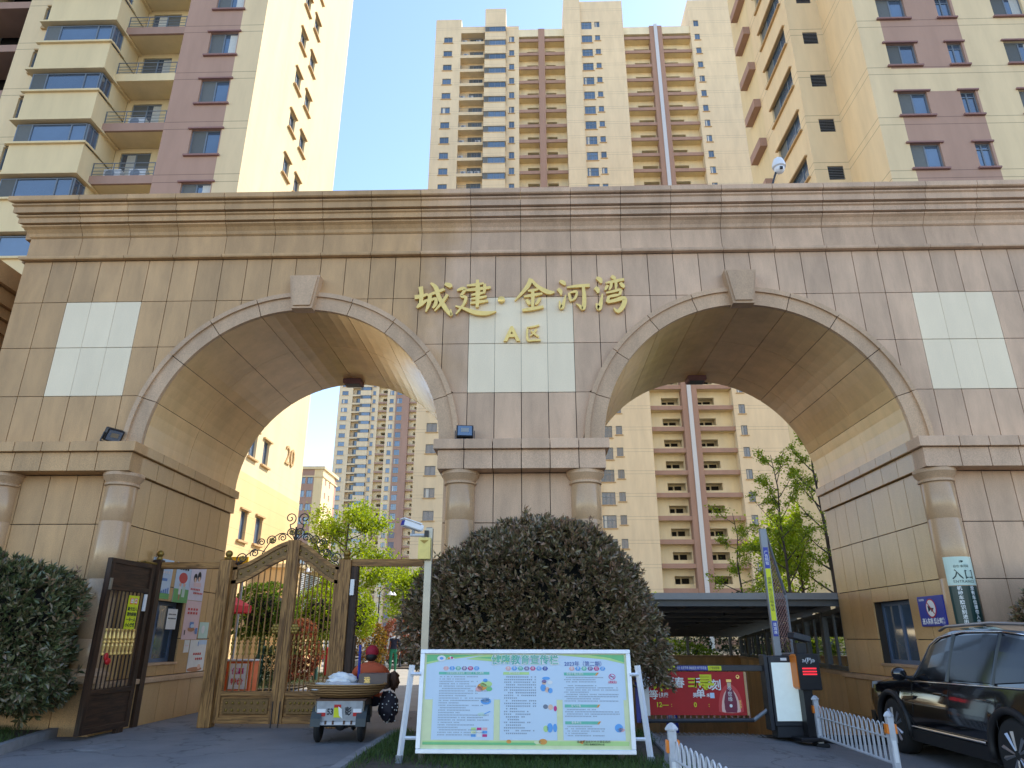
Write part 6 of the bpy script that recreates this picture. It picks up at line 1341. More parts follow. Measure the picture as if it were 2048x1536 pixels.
MB().box(-.53, .56, -.13, 1.22, .69, .715).obj('load_deck', MT['rust'], TK); MB().box(-.47, .47, -.08, 1.2, .36, .39).obj('floor', MT['trike_green'], TK); MB().box(-.5, .5, 1.18, 1.22, .36, .69).obj('head_board', MT['trike_green'], TK)
text_mb('53', .14, FRONT(-.2, -.127, .51), .001, bold=.004).obj('lettering', MT['ink'], tb); text_mb('彭', .15, FRONT(.19, -.127, .51), .001, bold=.004).obj('lettering', MT['ink'], tb)
MB().box(-.12, .03, -.1285, -.1225, .42, .61).obj('sticker', MT['yellow_sign'], tb); MB().box(-.12, .03, -.13, -.129, .58, .63).obj('sticker', MT['red'], tb)
MB().add([(-.03, -.133, .6), (.06, -.15, .56), (.08, -.14, .4), (.0, -.133, .45)], [(0, 1, 2, 3)]).obj('peeling_sticker', MT['poster_white'], tb)
MB().tube([(0, 1.1, .5), (0, 1.55, .62), (0, 1.75, .28)], .035, 8).obj('frame_tube', MT['trike_green'], TK); MB().tube([(0, 1.75, .28), (0, 1.62, .65), (0, 1.52, .85)], .03, 8).obj('fork', MT['trike_green'], TK); MB().tube([(-.34, 1.35, .87), (-.2, 1.5, .9), (.2, 1.5, .9), (.34, 1.35, .87)], .016, 6).obj('handlebar', MT['metal_grey'], TK); MB().bbox(-.2, .2, .98, 1.3, .5, .6, .03).obj('seat', MT['black_plastic'], TK)
TX, TY = -2.74, -.62
TK.location = (TX, TY, 0); TK.scale = (.68, .84, .84); TK.rotation_euler = (0, 0, rad(5))
# wicker basket, bag, box
m_, n_, b_ = _new('wicker'); 
wv = N(n_, 'ShaderNodeTexWave', wave_type='BANDS', bands_direction='Z'); wv.inputs['Scale'].default_value = 9; wv.inputs['Distortion'].default_value = 2; tcw = N(n_, 'ShaderNodeTexCoord'); n_.links.new(tcw.outputs['Object'], wv.inputs['Vector'])
rw = N(n_, 'ShaderNodeMix', data_type='RGBA'); rw.inputs[6].default_value = (.16, .075, .022, 1); rw.inputs[7].default_value = (.42, .25, .1, 1); n_.links.new(wv.outputs[0], rw.inputs[0]); n_.links.new(rw.outputs[2], b_.inputs['Base Color']); b_.inputs['Roughness'].default_value = .7
bp_ = N(n_, 'ShaderNodeBump'); bp_.inputs['Strength'].default_value = .8; bp_.inputs['Distance'].default_value = .01; n_.links.new(wv.outputs[0], bp_.inputs['Height']); n_.links.new(bp_.outputs[0], b_.inputs['Normal'])
bk = MB(); bk.lathe([(.02, 0), (.40, .0), (.52, .05), (.61, .13), (.645, .185), (.625, .19), (.59, .13), (.5, .06), (.4, .015), (.02, .012)], (0, 0, 0), 36, 0, Matrix.Diagonal((.98, .72, 1)))
B1 = thing('wicker_basket', 'wide shallow wicker basket resting on the tricycle deck', 'basket', (TX-.02, TY+.3, .602)); bk.v = [(x+TX-.02, y+TY+.3, z+.602) for x, y, z in bk.v]; bk.obj('basket', MT['wicker'], B1, smooth=50)
rim = [(TX-.02+.628*math.cos(a), TY+.3+.462*math.sin(a), .79) for a in [2*pi*k/36 for k in range(37)]]; MB().tube(rim, .016, 6, cap=False).obj('rim_band', MT['wicker'], B1)
def lumpy(name, c, r, sc, mat, seed, amp=.18, nseg=20):
    rs = random.Random(seed); mb = MB(); mb.ball((0, 0, 0), 1, 32); out = []
    ph = [(rs.uniform(1, 5), rs.uniform(1, 5), rs.uniform(1, 5), rs.uniform(0, 6)) for _ in range(5)]
    for x, y, z in mb.v:
        d = 1+amp*(sum(math.sin(a*x*2+b*y*2+c_*z*2+p) for a, b, c_, p in ph)/3+.5*abs(math.sin(7*x+5*z+ph[0][3]))*math.sin(9*y+6*x)+.3*math.sin(13*z+8*y)); out.append((c[0]+x*d*r*sc[0], c[1]+y*d*r*sc[1], c[2]+z*d*r*sc[2]))
    mb.v = out; return mb
tag(lumpy('', (TX-.12, TY+.26, .755), .3, (1.45, 1.1, .2), None, 2).obj('white_cloth', MT['white_paint'], smooth=True, loc=(TX-.15, TY+.28, .95)), 'crumpled white cloth lying in the wicker basket', 'cloth')
tag(lumpy('', (TX-.14, TY+.5, .84), .15, (1.5, .9, .72), None, 5, .22).obj('plastic_bag', MT['poster_white'], smooth=True, loc=(TX-.1, TY+.55, 1.05)), 'white plastic bag of goods piled behind the basket', 'bag')
plain('box_brown', (.16, .12, .10), .6)
bx = MB(); bx.bbox(TX+.12, TX+.58, TY+.5, TY+.85, .70, .93, .012); bxo = bx.obj('goods_box', MT['box_brown'], loc=(TX+.42, TY+.7, 1.0)); tag(bxo, 'grey brown box covered in film beside the plastic bag', 'box')
text_mb('运', .1, FRONT(TX+.26, TY+.497, .83), .001, bold=.003).obj('lettering', MT['gold'], bxo)
plain('dots', (.02, .018, .03), .7); 
pd = lumpy('', (TX+.62, TY+.55, .45), .2, (.75, .9, 1.15), None, 8, .12); pdo = pd.obj('polka_bag', MT['dots'], smooth=True, loc=(TX+.68, TY+.5, .5)); tag(pdo, 'dark polka-dot cloth bag hanging on the tricycle right side', 'bag')
dt = MB(); rs = random.Random(4)
for _ in range(60):
    v = Vector(rs.choice(pd.v)); c = Vector((TX+.62, TY+.55, .45)); d = (v-c).normalized(); dt.ball(tuple(v+d*.004), .011, 6, sc=(1, 1, 1))
dt.obj('spots', MT['white_ink'], pdo)['kind'] = 'stuff'
MB().tube([(TX+.1, TY+.6, .8), (TX+.09, TY+.6, 1.36)], .022, 6).obj('umbrella_tube', MT['blue_sign'], loc=(TX+.18, TY+.7, 1.3)); tag(bpy.data.objects['umbrella_tube'], 'furled dark blue umbrella standing upright in the load', 'umbrella')
pn = lumpy('', (TX+.64, TY+.8, .82), .1, (.8, 1.2, 1.4), None, 9, .3); tag(pn.obj('patterned_cloth', MT['rust'], smooth=True, loc=(TX+.72, TY+1.0, 1.1)), 'brown patterned arm cover on the tricycle handlebar', 'cloth')
# ---------------------------------------------------------------- people (skin-modifier bodies, one continuous mesh each)
def skin_body(name, joints, edges, mats, region, loc, rz, label, root=0, sub=2):
    me = bpy.data.meshes.new(name); keys = list(joints); ix = {k: i for i, k in enumerate(keys)}
    me.from_pydata([joints[k][:3] for k in keys], [(ix[a], ix[b]) for a, b in edges], [])
    o = bpy.data.objects.new(name, me); COL.objects.link(o)
    md = o.modifiers.new('skin', 'SKIN'); md.use_smooth_shade = True
    for k in keys:
        r = joints[k][3]; r = r if isinstance(r, tuple) else (r, r); sv = me.skin_vertices[0].data[ix[k]]; sv.radius = r; sv.use_root = (k == keys[root])
    sb = o.modifiers.new('sub', 'SUBSURF'); sb.levels = sub; sb.render_levels = sub
    dg = bpy.context.evaluated_depsgraph_get(); m2 = bpy.data.meshes.new_from_object(o.evaluated_get(dg)); bpy.data.objects.remove(o)
    m2.name = name; m2.materials.clear()
    for m in mats: m2.materials.append(MT[m])
    for p in m2.polygons: p.material_index = region(p.center); p.use_smooth = True
    b = bpy.data.objects.new(name, m2); COL.objects.link(b); b.location = loc; b.rotation_euler = (0, 0, rz); ORG[b.name] = (0, 0, 0)
    return tag(b, label, 'person')
plain('navy', (.008, .01, .03), .7); plain('green_cloth', (.015, .2, .1), .7); plain('orange_cloth', (.5, .09, .03), .75); plain('cap_red', (.35, .01, .03), .7); plain('hair', (.012, .01, .009), .6); plain('shoe', (.6, .6, .58), .5)
def face(b, c, r, fwd=-1):      # eyes, nose, ears, mouth as children of the head
    cx, cy, cz = c
    f = MB()
    for s in (-1, 1): f.ball((cx+s*.034, cy+fwd*r*.9, cz+.008), .011, 8)
    f.obj('eyes', MT['hair'], b, smooth=True)
    MB().ball((cx, cy+fwd*r*1.03, cz-.02), .018, 8, sc=(.8, 1, 1.4)).obj('nose', MT['skin'], b, smooth=True)
    MB().ball((cx, cy+fwd*r*.9, cz-.062), .022, 8, sc=(1.3, .5, .35)).obj('mouth', MT['cap_red'], b, smooth=True)
    for s in (-1, 1): MB().ball((cx+s*r*.93, cy, cz), .03, 8, sc=(.45, .7, 1.1)).obj('ear', MT['skin'], b, smooth=True)
def fingers(J, E, wrist, palm, d, side, n=4, L=.075):
    px, py, pz = palm
    for k in range(n):
        o = (k-1.5)*.02; q = J[wrist]
        a = f'{wrist}_f{k}a'; b = f'{wrist}_f{k}b'; l = L*(1-.12*abs(k-1.3))
        J[a] = (px+d[0]*l*.55, py+o+d[1]*l*.55, pz+d[2]*l*.55, .0095); J[b] = (px+d[0]*l+side*.012, py+o+d[1]*l, pz+d[2]*l, .0085)
        E += [(wrist+'_p', a), (a, b)]
    a = f'{wrist}_t'; J[a] = (px-side*.02, py-.04, pz+.02, .010); E.append((wrist+'_p', a))
J = {'pel': (0, 0, .93, (.14, .11)), 'wst': (0, 0, 1.08, (.145, .115)), 'chs': (0, 0, 1.28, (.17, .12)), 'shc': (0, 0, 1.42, (.13, .1)), 'nck': (0, -.01, 1.5, .058), 'chn': (0, -.02, 1.56, .07), 'hed': (0, -.02, 1.64, .09), 'top': (0, -.01, 1.72, .062),
     'hl': (-.1, 0, .88, .095), 'kl': (-.11, -.09, .5, .072), 'al': (-.12, -.02, .1, .05), 'fl': (-.13, -.14, .05, .045), 'hr': (.1, 0, .88, .095), 'kr': (.11, -.02, .5, .072), 'ar': (.12, .12, .11, .05), 'fr': (.13, .02, .05, .045),
     'sl': (-.2, 0, 1.4, .075), 'el': (-.27, .03, 1.13, .055), 'wl': (-.28, -.06, .9, .036), 'wl_p': (-.28, -.09, .83, .036), 'sr': (.2, 0, 1.4, .075), 'er': (.27, .06, 1.13, .055), 'wr': (.27, .0, .88, .036), 'wr_p': (.27, -.02, .81, .036)}
E_ = [('pel', 'wst'), ('wst', 'chs'), ('chs', 'shc'), ('shc', 'nck'), ('nck', 'chn'), ('chn', 'hed'), ('hed', 'top'), ('pel', 'hl'), ('hl', 'kl'), ('kl', 'al'), ('al', 'fl'), ('pel', 'hr'), ('hr', 'kr'), ('kr', 'ar'), ('ar', 'fr'), ('shc', 'sl'), ('sl', 'el'), ('el', 'wl'), ('wl', 'wl_p'), ('shc', 'sr'), ('sr', 'er'), ('er', 'wr'), ('wr', 'wr_p')]
fingers(J, E_, 'wl', (-.28, -.1, .80), (0, -.2, -1), -1); fingers(J, E_, 'wr', (.27, -.03, .78), (0, -.2, -1), 1)
def reg(c):
    if c.z > 1.515: return 3
    if c.z < .085: return 4
    if abs(c.x) > .2 and c.z < .92: return 3
    if c.z < .97: return 1
    if c.x < -.205 and c.z > .95 and c.y < .02: return 2
    if c.z > 1.44 and c.y < -.05: return 2
    return 0
walker = skin_body('person', J, E_, ['navy', 'green_cloth', 'white_ink', 'skin', 'shoe'], reg, (-6.1, 21.1, 0), rad(14), 'walking man in navy jacket and green trousers on the sunlit drive')
face(walker, (0, -.02, 1.64), .09)
hr = MB(); hr.ball((0, 0, 1.665), .096, 14, sc=(1, 1.0, .9)); hr.v = [(x, y+.012, max(z, 1.66)) for x, y, z in hr.v]; hr.obj('hair', MT['hair'], walker, smooth=True)
# tricycle rider, seated, seen from behind
J = {'pel': (0, 0, .84, (.17, .14)), 'wst': (0, .01, .98, (.17, .13)), 'chs': (0, .04, 1.16, (.19, .13)), 'shc': (0, .06, 1.3, (.14, .1)), 'nck': (0, .08, 1.38, .06), 'chn': (0, .1, 1.44, .072), 'hed': (0, .1, 1.52, .092), 'top': (0, .09, 1.6, .062),
     'hl': (-.12, .08, .8, .1), 'kl': (-.16, .44, .86, .075), 'al': (-.17, .55, .56, .05), 'fl': (-.17, .67, .52, .045), 'hr': (.12, .08, .8, .1), 'kr': (.2, .44, .85, .075), 'ar': (.2, .55, .56, .05), 'fr': (.2, .67, .52, .045),
     'sl': (-.22, .05, 1.27, .085), 'el': (-.33, .2, 1.05, .062), 'wl': (-.32, .42, 1.04, .038), 'wl_p': (-.32, .48, 1.05, .036), 'sr': (.22, .05, 1.27, .085), 'er': (.33, .2, 1.05, .062), 'wr': (.32, .42, 1.04, .038), 'wr_p': (.32, .48, 1.05, .036)}
E2 = [e for e in E_ if not any('_f' in k or '_t' in k for k in e)]
fingers(J, E2, 'wl', (-.32, .5, 1.05), (.3, .6, -.6), -1, L=.06); fingers(J, E2, 'wr', (.32, .5, 1.05), (-.3, .6, -.6), 1, L=.06)
def reg2(c):
    if c.z > 1.4: return 2
    if c.y > .43 and abs(c.x) > .25 and c.z > .95: return 2
    if c.z > .86: return 0
    return 1
rider = skin_body('person', J, E2, ['orange_cloth', 'navy', 'skin'], reg2, (TX+.2, TY+.92, -.30), 0, 'tricycle rider in orange jacket and red cap seen from behind')
face(rider, (0, .1, 1.52), .092, 1)
cp = MB(); cp.ball((0, .1, 1.545), .112, 16); cp.v = [(x, y, max(z, 1.5)) for x, y, z in cp.v]; cp.box(-.07, .07, .19, .27, 1.53, 1.545); cp.obj('cap', MT['cap_red'], rider, smooth=40)
MB().ball((0, .06, 1.47), .095, 12, sc=(1, .8, .8)).obj('hair', MT['hair'], rider, smooth=True)
# ---------------------------------------------------------------- plants
def leaf_mesh(name, P, D, L, Wd, mat, fold=.25, droop=0.):
    """P: leaf bases (n,3), D: directions (n,3); each leaf = folded blade of 4 triangles-pairs, all in one mesh"""
    n = len(P); D = D/np.linalg.norm(D, axis=1, keepdims=True)
    up = RNG.normal(size=(n, 3)); S = np.cross(D, up); S /= np.linalg.norm(S, axis=1, keepdims=True)+1e-9; Nn = np.cross(S, D)
    L = np.asarray(L).reshape(-1, 1)*np.ones((n, 1)); Wd = np.asarray(Wd).reshape(-1, 1)*np.ones((n, 1))
    tip = P+D*L; tip[:, 2] -= droop*L[:, 0]
    mid = P+D*L*.5+Nn*0; l = mid+S*Wd*.5+Nn*Wd*fold; r = mid-S*Wd*.5+Nn*Wd*fold
    V = np.stack([P, l, tip, r], 1).reshape(-1, 3)
    me = bpy.data.meshes.new(name); me.vertices.add(4*n); me.vertices.foreach_set('co', V.ravel())
    me.loops.add(6*n); me.polygons.add(2*n); b = (np.arange(n)*4)[:, None]
    me.loops.foreach_set('vertex_index', (b+np.array([0, 1, 2, 0, 2, 3])).ravel().astype(np.int32))
    me.polygons.foreach_set('loop_start', (np.arange(2*n)*3).astype(np.int32)); me.update(calc_edges=True); me.validate(); me.materials.append(mat)
    return me
def add_mesh(me, name, parent, org=None):
    o = bpy.data.objects.new(name, me); COL.objects.link(o); o.parent = parent; g = ORG.get(parent.name, (0, 0, 0)); o.location = (-g[0], -g[1], -g[2]); ORG[o.name] = g; return o
def ell_pts(n, c, r, lump=.12, shell=.55, seed=0, zmin=-1.):
    rg = np.random.default_rng(seed); d = rg.normal(size=(n*2, 3)); d /= np.linalg.norm(d, axis=1, keepdims=True); d = d[d[:, 2] > zmin][:n]; n = len(d)
    ks = rg.normal(size=(7, 3))*3.0; ph = rg.uniform(0, 6.3, 7); bump = 1+lump*np.sin(d@ks.T+ph).sum(1)/2.2
    t = shell+(1-shell)*rg.uniform(0, 1, n)**.6
    return np.array(c)+d*np.array(r)*(bump*t)[:, None], d
def rosettes(P, Dn, k, spread, seed):
    rg = np.random.default_rng(seed); n = len(P); B = np.repeat(P, k, 0); D = np.repeat(Dn, k, 0)+rg.normal(size=(n*k, 3))*spread; D[:, 2] += .25; return B, D
leafmat('photinia', [(.06, .06, .025), (.12, .105, .045), (.16, .12, .065), (.25, .15, .1), (.17, .155, .065), (.34, .22, .15)], .3, .15, .7)
leafmat('photinia_green', [(.045, .06, .022), (.09, .115, .045), (.12, .14, .055), (.18, .16, .08), (.22, .15, .095)], .3, .15, .7)
leafmat('new_growth', [(.2, .14, .06), (.3, .16, .1), (.22, .2, .08), (.36, .2, .13), (.16, .17, .06)], .35, .3, .6)
leafmat('leaf_lime', [(.15, .22, .014), (.24, .31, .022), (.32, .38, .035), (.2, .29, .022)], .5, .5); leafmat('leaf_green', [(.05, .1, .012), (.09, .16, .02), (.13, .2, .03), (.2, .24, .03)], .5, .45)
leafmat('leaf_dark', [(.015, .035, .012), (.03, .06, .02), (.05, .08, .025), (.03, .05, .02)], .45, .25); leafmat('leaf_red', [(.25, .05, .04), (.35, .1, .07), (.12, .07, .03), (.4, .16, .1), (.2, .15, .04)], .45, .4); leafmat('leaf_orange', [(.35, .14, .03), (.3, .2, .04), (.14, .13, .03), (.1, .06, .03)], .45, .4)
leafmat('grass', [(.03, .06, .012), (.05, .1, .02), (.08, .12, .03), (.04, .08, .015)], .6, .3)
plain('bark', (.07, .05, .038), .9, var=.3, scale=20, bump=.6); plain('bark_grey', (.12, .11, .1), .9, var=.3, scale=20)
plain('wrap_green', (.01, .07, .05), .7)
def bush(name, label, c, r, n, mat, k=6, L=.1, W=.036, seed=1, cat='bush', trunk=True, lump=.1, inner=True, group=None, spread=.75, shell=.8, zmin=-.85, base=.1):
    t = thing(name, label, cat, (c[0], c[1], base), group)
    P, D = ell_pts(n, c, r, lump, shell, seed, zmin); B, DD = rosettes(P, D, k, spread, seed+1)
    rg = np.random.default_rng(seed+2); Ls = L*rg.uniform(.65, 1.25, len(B)); add_mesh(leaf_mesh('crown', B, DD, Ls, Ls*W/L, MT[mat]), 'crown', t)
    if inner:    # stray shoots of new growth standing out of the clipped outline
        rs = np.random.default_rng(seed+7); ns = int(n/60); ok = np.where((D[:, 2] > 0) & (np.linalg.norm((P-np.array(c))/np.array(r), axis=1) > .93))[0]; ix = rs.choice(ok, min(ns, len(ok)), replace=False); Q, Dq = P[ix], D[ix]; PP = []; DP = []; st_ = MB()
        for a, d in zip(Q, Dq):
            d = d+np.array([0, 0, .9])+rs.normal(size=3)*.35; d /= np.linalg.norm(d); ln = rs.uniform(.08, .2); st_.tube([tuple(a), tuple(a+d*ln)], .004, 4, cap=False)
            for q_ in range(9): PP.append(a+d*ln*(.25+.75*q_/8)); DP.append(d*.7+rs.normal(size=3)*.6)
        add_mesh(leaf_mesh('shoots', np.array(PP), np.array(DP), L*.9*rs.uniform(.6, 1.1, len(PP)), W*.85, MT['new_growth']), 'shoots', t)['kind'] = 'stuff'; st_.obj('shoot_stems', MT['bark'], t)['kind'] = 'stuff'
    if inner:    # twigs inside, plus a near-black ball as painted shade of the crown
        tw = MB(); rs = random.Random(seed)
        for _ in range(26):
            a = rs.uniform(0, 6.28); e = rs.uniform(.1, 1.2); d = Vector((math.cos(a)*math.cos(e)*r[0], math.sin(a)*math.cos(e)*r[1], math.sin(e)*r[2]))*.82
            b0 = Vector((c[0], c[1], c[2]-r[2]*.75)); tw.tube([tuple(b0), tuple(b0+(Vector(c)+d-b0)*.5+Vector((0, 0, .1))), tuple(Vector(c)+d)], [.03, .016, .005], 5)
        tw.tube([(c[0], c[1], base-.02), (c[0]+.02, c[1], c[2]-r[2]*.7)], [.07, .05], 8); tw.obj('trunk', MT['bark'], t)
        cm = MB(); cm.ball((c[0], c[1], c[2]+r[2]*.1), .7, 20, sc=(r[0], r[1], r[2]*.85)); cm.obj('inner_shade', MT['crown_shade'], t, smooth=True)
    return t
plain('crown_shade', (.012, .012, .008), 1.0)  # not bark: near-black colour standing in for shade deep in the crowns
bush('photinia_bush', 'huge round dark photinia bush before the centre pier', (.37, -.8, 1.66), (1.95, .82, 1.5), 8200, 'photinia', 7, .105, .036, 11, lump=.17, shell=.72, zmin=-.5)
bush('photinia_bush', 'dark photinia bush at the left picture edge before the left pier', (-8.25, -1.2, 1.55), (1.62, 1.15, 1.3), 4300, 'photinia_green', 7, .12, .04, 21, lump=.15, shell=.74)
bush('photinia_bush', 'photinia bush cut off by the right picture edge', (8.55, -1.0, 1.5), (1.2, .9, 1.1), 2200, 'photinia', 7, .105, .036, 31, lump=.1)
def tree(name, label, base, h, crown, nl, mat, L=.08, W=.05, seed=1, limbs=9, tr=.09, cat='tree', clump=.35, group=None, bark='bark', crown0=.4, upright=.5, nclump=60):
    rs = random.Random(seed); rg = np.random.default_rng(seed); t = thing(name, label, cat, base, group); B = Vector(base)
    tk = MB(); pts = []; n = 7
    wob = [(rs.uniform(-.06, .06)*h*.3, rs.uniform(-.06, .06)*h*.3) for _ in range(n)]
    for i in range(n): f = i/(n-1); pts.append(tuple(B+Vector((wob[i][0]*f, wob[i][1]*f, h*.92*f))))
    tk.tube(pts, [tr*(1-.85*i/(n-1)) for i in range(n)], 8)
    tips = []
    for k in range(limbs):
        f = crown0+(.95-crown0)*(k+.5)/limbs; i = f*(n-1); a0 = Vector(pts[int(i)]).lerp(Vector(pts[min(int(i)+1, n-1)]), i-int(i))
        ang = k*2.4+rs.uniform(-.4, .4); rr = crown*(1-.55*(f-crown0)/(1-crown0))*rs.uniform(.7, 1.1)
        d = Vector((math.cos(ang)*rr, math.sin(ang)*rr, rr*upright*rs.uniform(.6, 1.3)))
        mid = a0+d*.5+Vector((0, 0, -.06*rr)); end = a0+d; tk.tube([tuple(a0), tuple(mid), tuple(end)], [tr*.42*(1-.5*f), tr*.25*(1-.5*f), .006], 6)
        for m in range(6):
            g = rs.uniform(.35, 1.0); p0 = a0.lerp(mid, g*2) if g < .5 else mid.lerp(end, g*2-1); dd = Vector((rs.gauss(0, 1), rs.gauss(0, 1), rs.gauss(.35, .7))).normalized()*rr*rs.uniform(.25, .45); p1 = p0+dd
            tk.tube([tuple(p0), tuple(p0.lerp(p1, .5)+Vector((0, 0, .02))), tuple(p1)], [tr*.13, tr*.09, .004], 4, cap=False); tips += [(p0, p1)]
        tips.append((mid, end))
    tk.obj('trunk', MT[bark], t, smooth=60)
    tp = [tips[rs.randrange(len(tips))] for _ in range(nclump)]; per = max(1, nl//nclump); P = []
    for a, b in tp:
        g = rg.uniform(.25, 1.05, per)[:, None]; P.append(np.array(a)*(1-g)+np.array(b)*g+rg.normal(size=(per, 3))*clump*rg.uniform(.4, 1)*np.array([1, 1, .7]))
    P = np.concatenate(P); D = rg.normal(size=P.shape); D[:, 2] -= .1; Ls = L*rg.uniform(.6, 1.2, len(P))
    add_mesh(leaf_mesh('crown', P, D, Ls, Ls*W/L, MT[mat]), 'crown', t); return t
# courtyard behind the wooden gate
tree('lime_tree', 'bright yellow-green tree beside the numbered left tower', (-9.6, 24.5, 0), 8.6, 2.7, 9000, 'leaf_lime', .16, .11, 41, 12, .14, clump=.42, nclump=150)
tree('lime_tree', 'low bright green tree right of the gate opening', (-7.4, 31, 0), 5.6, 2.2, 5200, 'leaf_lime', .17, .12, 42, 10, .12, clump=.45, nclump=110)
tree('thin_tree', 'bare-branched pale tree behind the walking man', (-6.0, 33, 0), 5.4, 1.9, 2600, 'leaf_green', .12, .07, 43, 14, .1, clump=.3, nclump=90, bark='bark_grey')
tree('thin_tree', 'pale green tree far behind the camera pole', (-4.6, 36, 0), 6.2, 2.0, 3600, 'leaf_lime', .15, .1, 44, 12, .1, clump=.4, nclump=90, bark='bark_grey')
def lolly(label, x, y, zc, r, n, mat, seed, wrap=False, L=.1):
    t = bush('clipped_tree', label, (x, y, zc), (r, r*.9, r*.95), n, mat, 5, L, L*.5, seed, 'tree', lump=.12, inner=False, spread=.9, base=.05)
    mb = MB(); mb.tube([(x, y, .02), (x+.03, y, zc-r*.5)], [.07, .05], 8); [mb.tube([(x+.03, y, zc-r*.6), (x+.5*r*math.cos(a), y+.5*r*math.sin(a), zc+.1)], [.035, .012], 5) for a in (0, 1.3, 2.6, 3.9, 5.2)]; mb.obj('trunk', MT['bark'], t)
    if wrap: MB().lathe([(.1, .05), (.1, zc-r*.75), (.08, zc-r*.7)], (x, y, 0), 12).obj('trunk_wrap', MT['wrap_green'], t)
    cm = MB(); cm.ball((x, y, zc), .7, 16, sc=(r, r*.9, r*.95)); cm.obj('inner_shade', MT['crown_shade'], t, smooth=True)  # dark ball added behind the leaves as painted shade
    return t
lolly('clipped green tree with wrapped trunk left of the gate centre', -8.6, 11.6, 2.2, 1.0, 1500, 'leaf_green', 51, True)
lolly('clipped yellow-green tree with wrapped trunk behind the right gate leaf', -7.6, 14.4, 2.2, .95, 1400, 'leaf_lime', 52, True)
lolly('clipped green tree behind the right gate post', -7.6, 18.6, 2.4, 1.15, 1500, 'leaf_lime', 53)
bush('red_shrub', 'round pink-red photinia shrub behind the gate centre', (-7.25, 11.4, .95), (.62, .6, .95), 1500, 'leaf_red', 5, .085, .045, 61, 'shrub', inner=False, base=.05)
bush('red_shrub', 'dark green shrub under the clipped tree by the gate', (-8.3, 12.4, .6), (.9, .7, .6), 1100, 'leaf_dark', 5, .085, .045, 62, 'shrub', inner=False, base=.05)
bush('red_shrub', 'round orange-tipped shrub right of the gate post', (-7.3, 20.4, 1.15), (.95, .9, 1.05), 1700, 'leaf_orange', 5, .095, .05, 63, 'shrub', inner=False, base=.05)
bush('red_shrub', 'dull red shrub behind the lamp post', (-6.9, 26.4, 1.3), (1.0, .9, 1.1), 1300, 'leaf_red', 5, .1, .05, 64, 'shrub', inner=False, base=.05)
bush('green_hedge', 'dark green rounded hedge behind the walking man', (-5.6, 28.5, .85), (1.7, .9, .8), 2200, 'leaf_dark', 5, .1, .05, 65, 'hedge', inner=False, base=.05)
bush('green_hedge', 'dark green rounded hedge at the drive edge behind the lamp', (-7.9, 29, .8), (1.2, .9, .75), 1500, 'leaf_dark', 5, .1, .05, 66, 'hedge', inner=False, base=.05)
# right arch
tree('ginkgo_tree', 'slender young ginkgo, rightmost and tallest tree in the right arch', (11.1, 14.2, .3), 9.6, 1.6, 6500, 'leaf_lime', .085, .065, 71, 22, .11, clump=.12, crown0=.25, upright=1.1, nclump=460)
tree('ginkgo_tree', 'slender young ginkgo left of the tallest one', (9.6, 14.6, .3), 8.6, 1.4, 4800, 'leaf_lime', .085, .065, 72, 18, .08, clump=.12, crown0=.28, upright=1.2, nclump=400)
tree('ginkgo_tree', 'young ginkgo with drooping lime branches near the white duct', (8.6, 17.2, .3), 6.6, 1.8, 3400, 'leaf_lime', .09, .065, 73, 13, .07, clump=.13, crown0=.22, upright=.6, nclump=300)
tree('lime_tree', 'full bright green tree behind the ginkgos at the right pier', (15.2, 28.5, .3), 8.2, 2.9, 13000, 'leaf_lime', .19, .13, 74, 16, .16, clump=.55, nclump=200)
tree('topiary_tree', 'small tufted yellow-green tree above the canopy edge', (5.6, 20, .3), 3.3, .8, 1100, 'leaf_lime', .1, .06, 75, 7, .05, clump=.16, crown0=.55, nclump=50)
for i, (x, y, z, rx, rz_, m_, lab) in enumerate(((9.6, 20.5, 1.7, 1.5, 1.5, 'leaf_dark', 'dark shrub behind the canopy under the tallest ginkgo'), (11.5, 20, 1.8, 1.4, 1.6, 'leaf_orange', 'bronze green shrub behind the canopy at the right pier'), (7.0, 21.5, 1.5, 1.1, 1.5, 'leaf_dark', 'dark green shrub above the canopy near the raised barrier arm'), (5.6, 21.5, 1.6, .7, 1.3, 'leaf_green', 'feathery green shrub left of the white duct'))):
    bush('shrub', lab, (x, y, z), (rx, 1.0, rz_), 1500, m_, 5, .1, .05, 80+i, 'shrub', inner=False, base=.3)
bush('green_hedge', 'bright lime clipped hedge behind the ramp back wall', (4.6, 20.4, .75), (3.6, .7, .75), 2600, 'leaf_lime', 5, .08, .045, 88, 'hedge', inner=False, base=.3, lump=.03)
bush('red_shrub', 'row of bronze shrubs outside the ramp glass', (9.6, 12.5, .8), (.7, 3.6, .8), 2000, 'leaf_orange', 5, .09, .05, 89, 'shrub', inner=False, base=.3)
# grass
def grass(name, label, poly, n, seed, h=.09, z=.1):
    rg = np.random.default_rng(seed); xs = [p[0] for p in poly]; ys = [p[1] for p in poly]
    P = np.stack([rg.uniform(min(xs), max(xs), n*2), rg.uniform(min(ys), max(ys), n*2), np.full(n*2, z)], 1)
    ins = np.zeros(len(P), bool); j = len(poly)-1
    for i in range(len(poly)):
        xi, yi = poly[i]; xj, yj = poly[j]; c = ((yi > P[:, 1]) != (yj > P[:, 1])) & (P[:, 0] < (xj-xi)*(P[:, 1]-yi)/(yj-yi+1e-9)+xi); ins ^= c; j = i
    P = P[ins]; bare = np.sin(P[:, 0]*2.1+1)+np.sin(P[:, 1]*1.7+P[:, 0])+rg.normal(size=len(P))*.5; P = P[bare > -.75][:n]
    D = rg.normal(size=P.shape)*.5; D[:, 2] = 1; me = leaf_mesh(name, P, D, h*rg.uniform(.5, 1.4, len(P)), .008, MT['grass'], .1); o = bpy.data.objects.new(name, me); COL.objects.link(o)
    o['kind'] = 'stuff'; o['label'] = label; o['category'] = 'grass'; return o
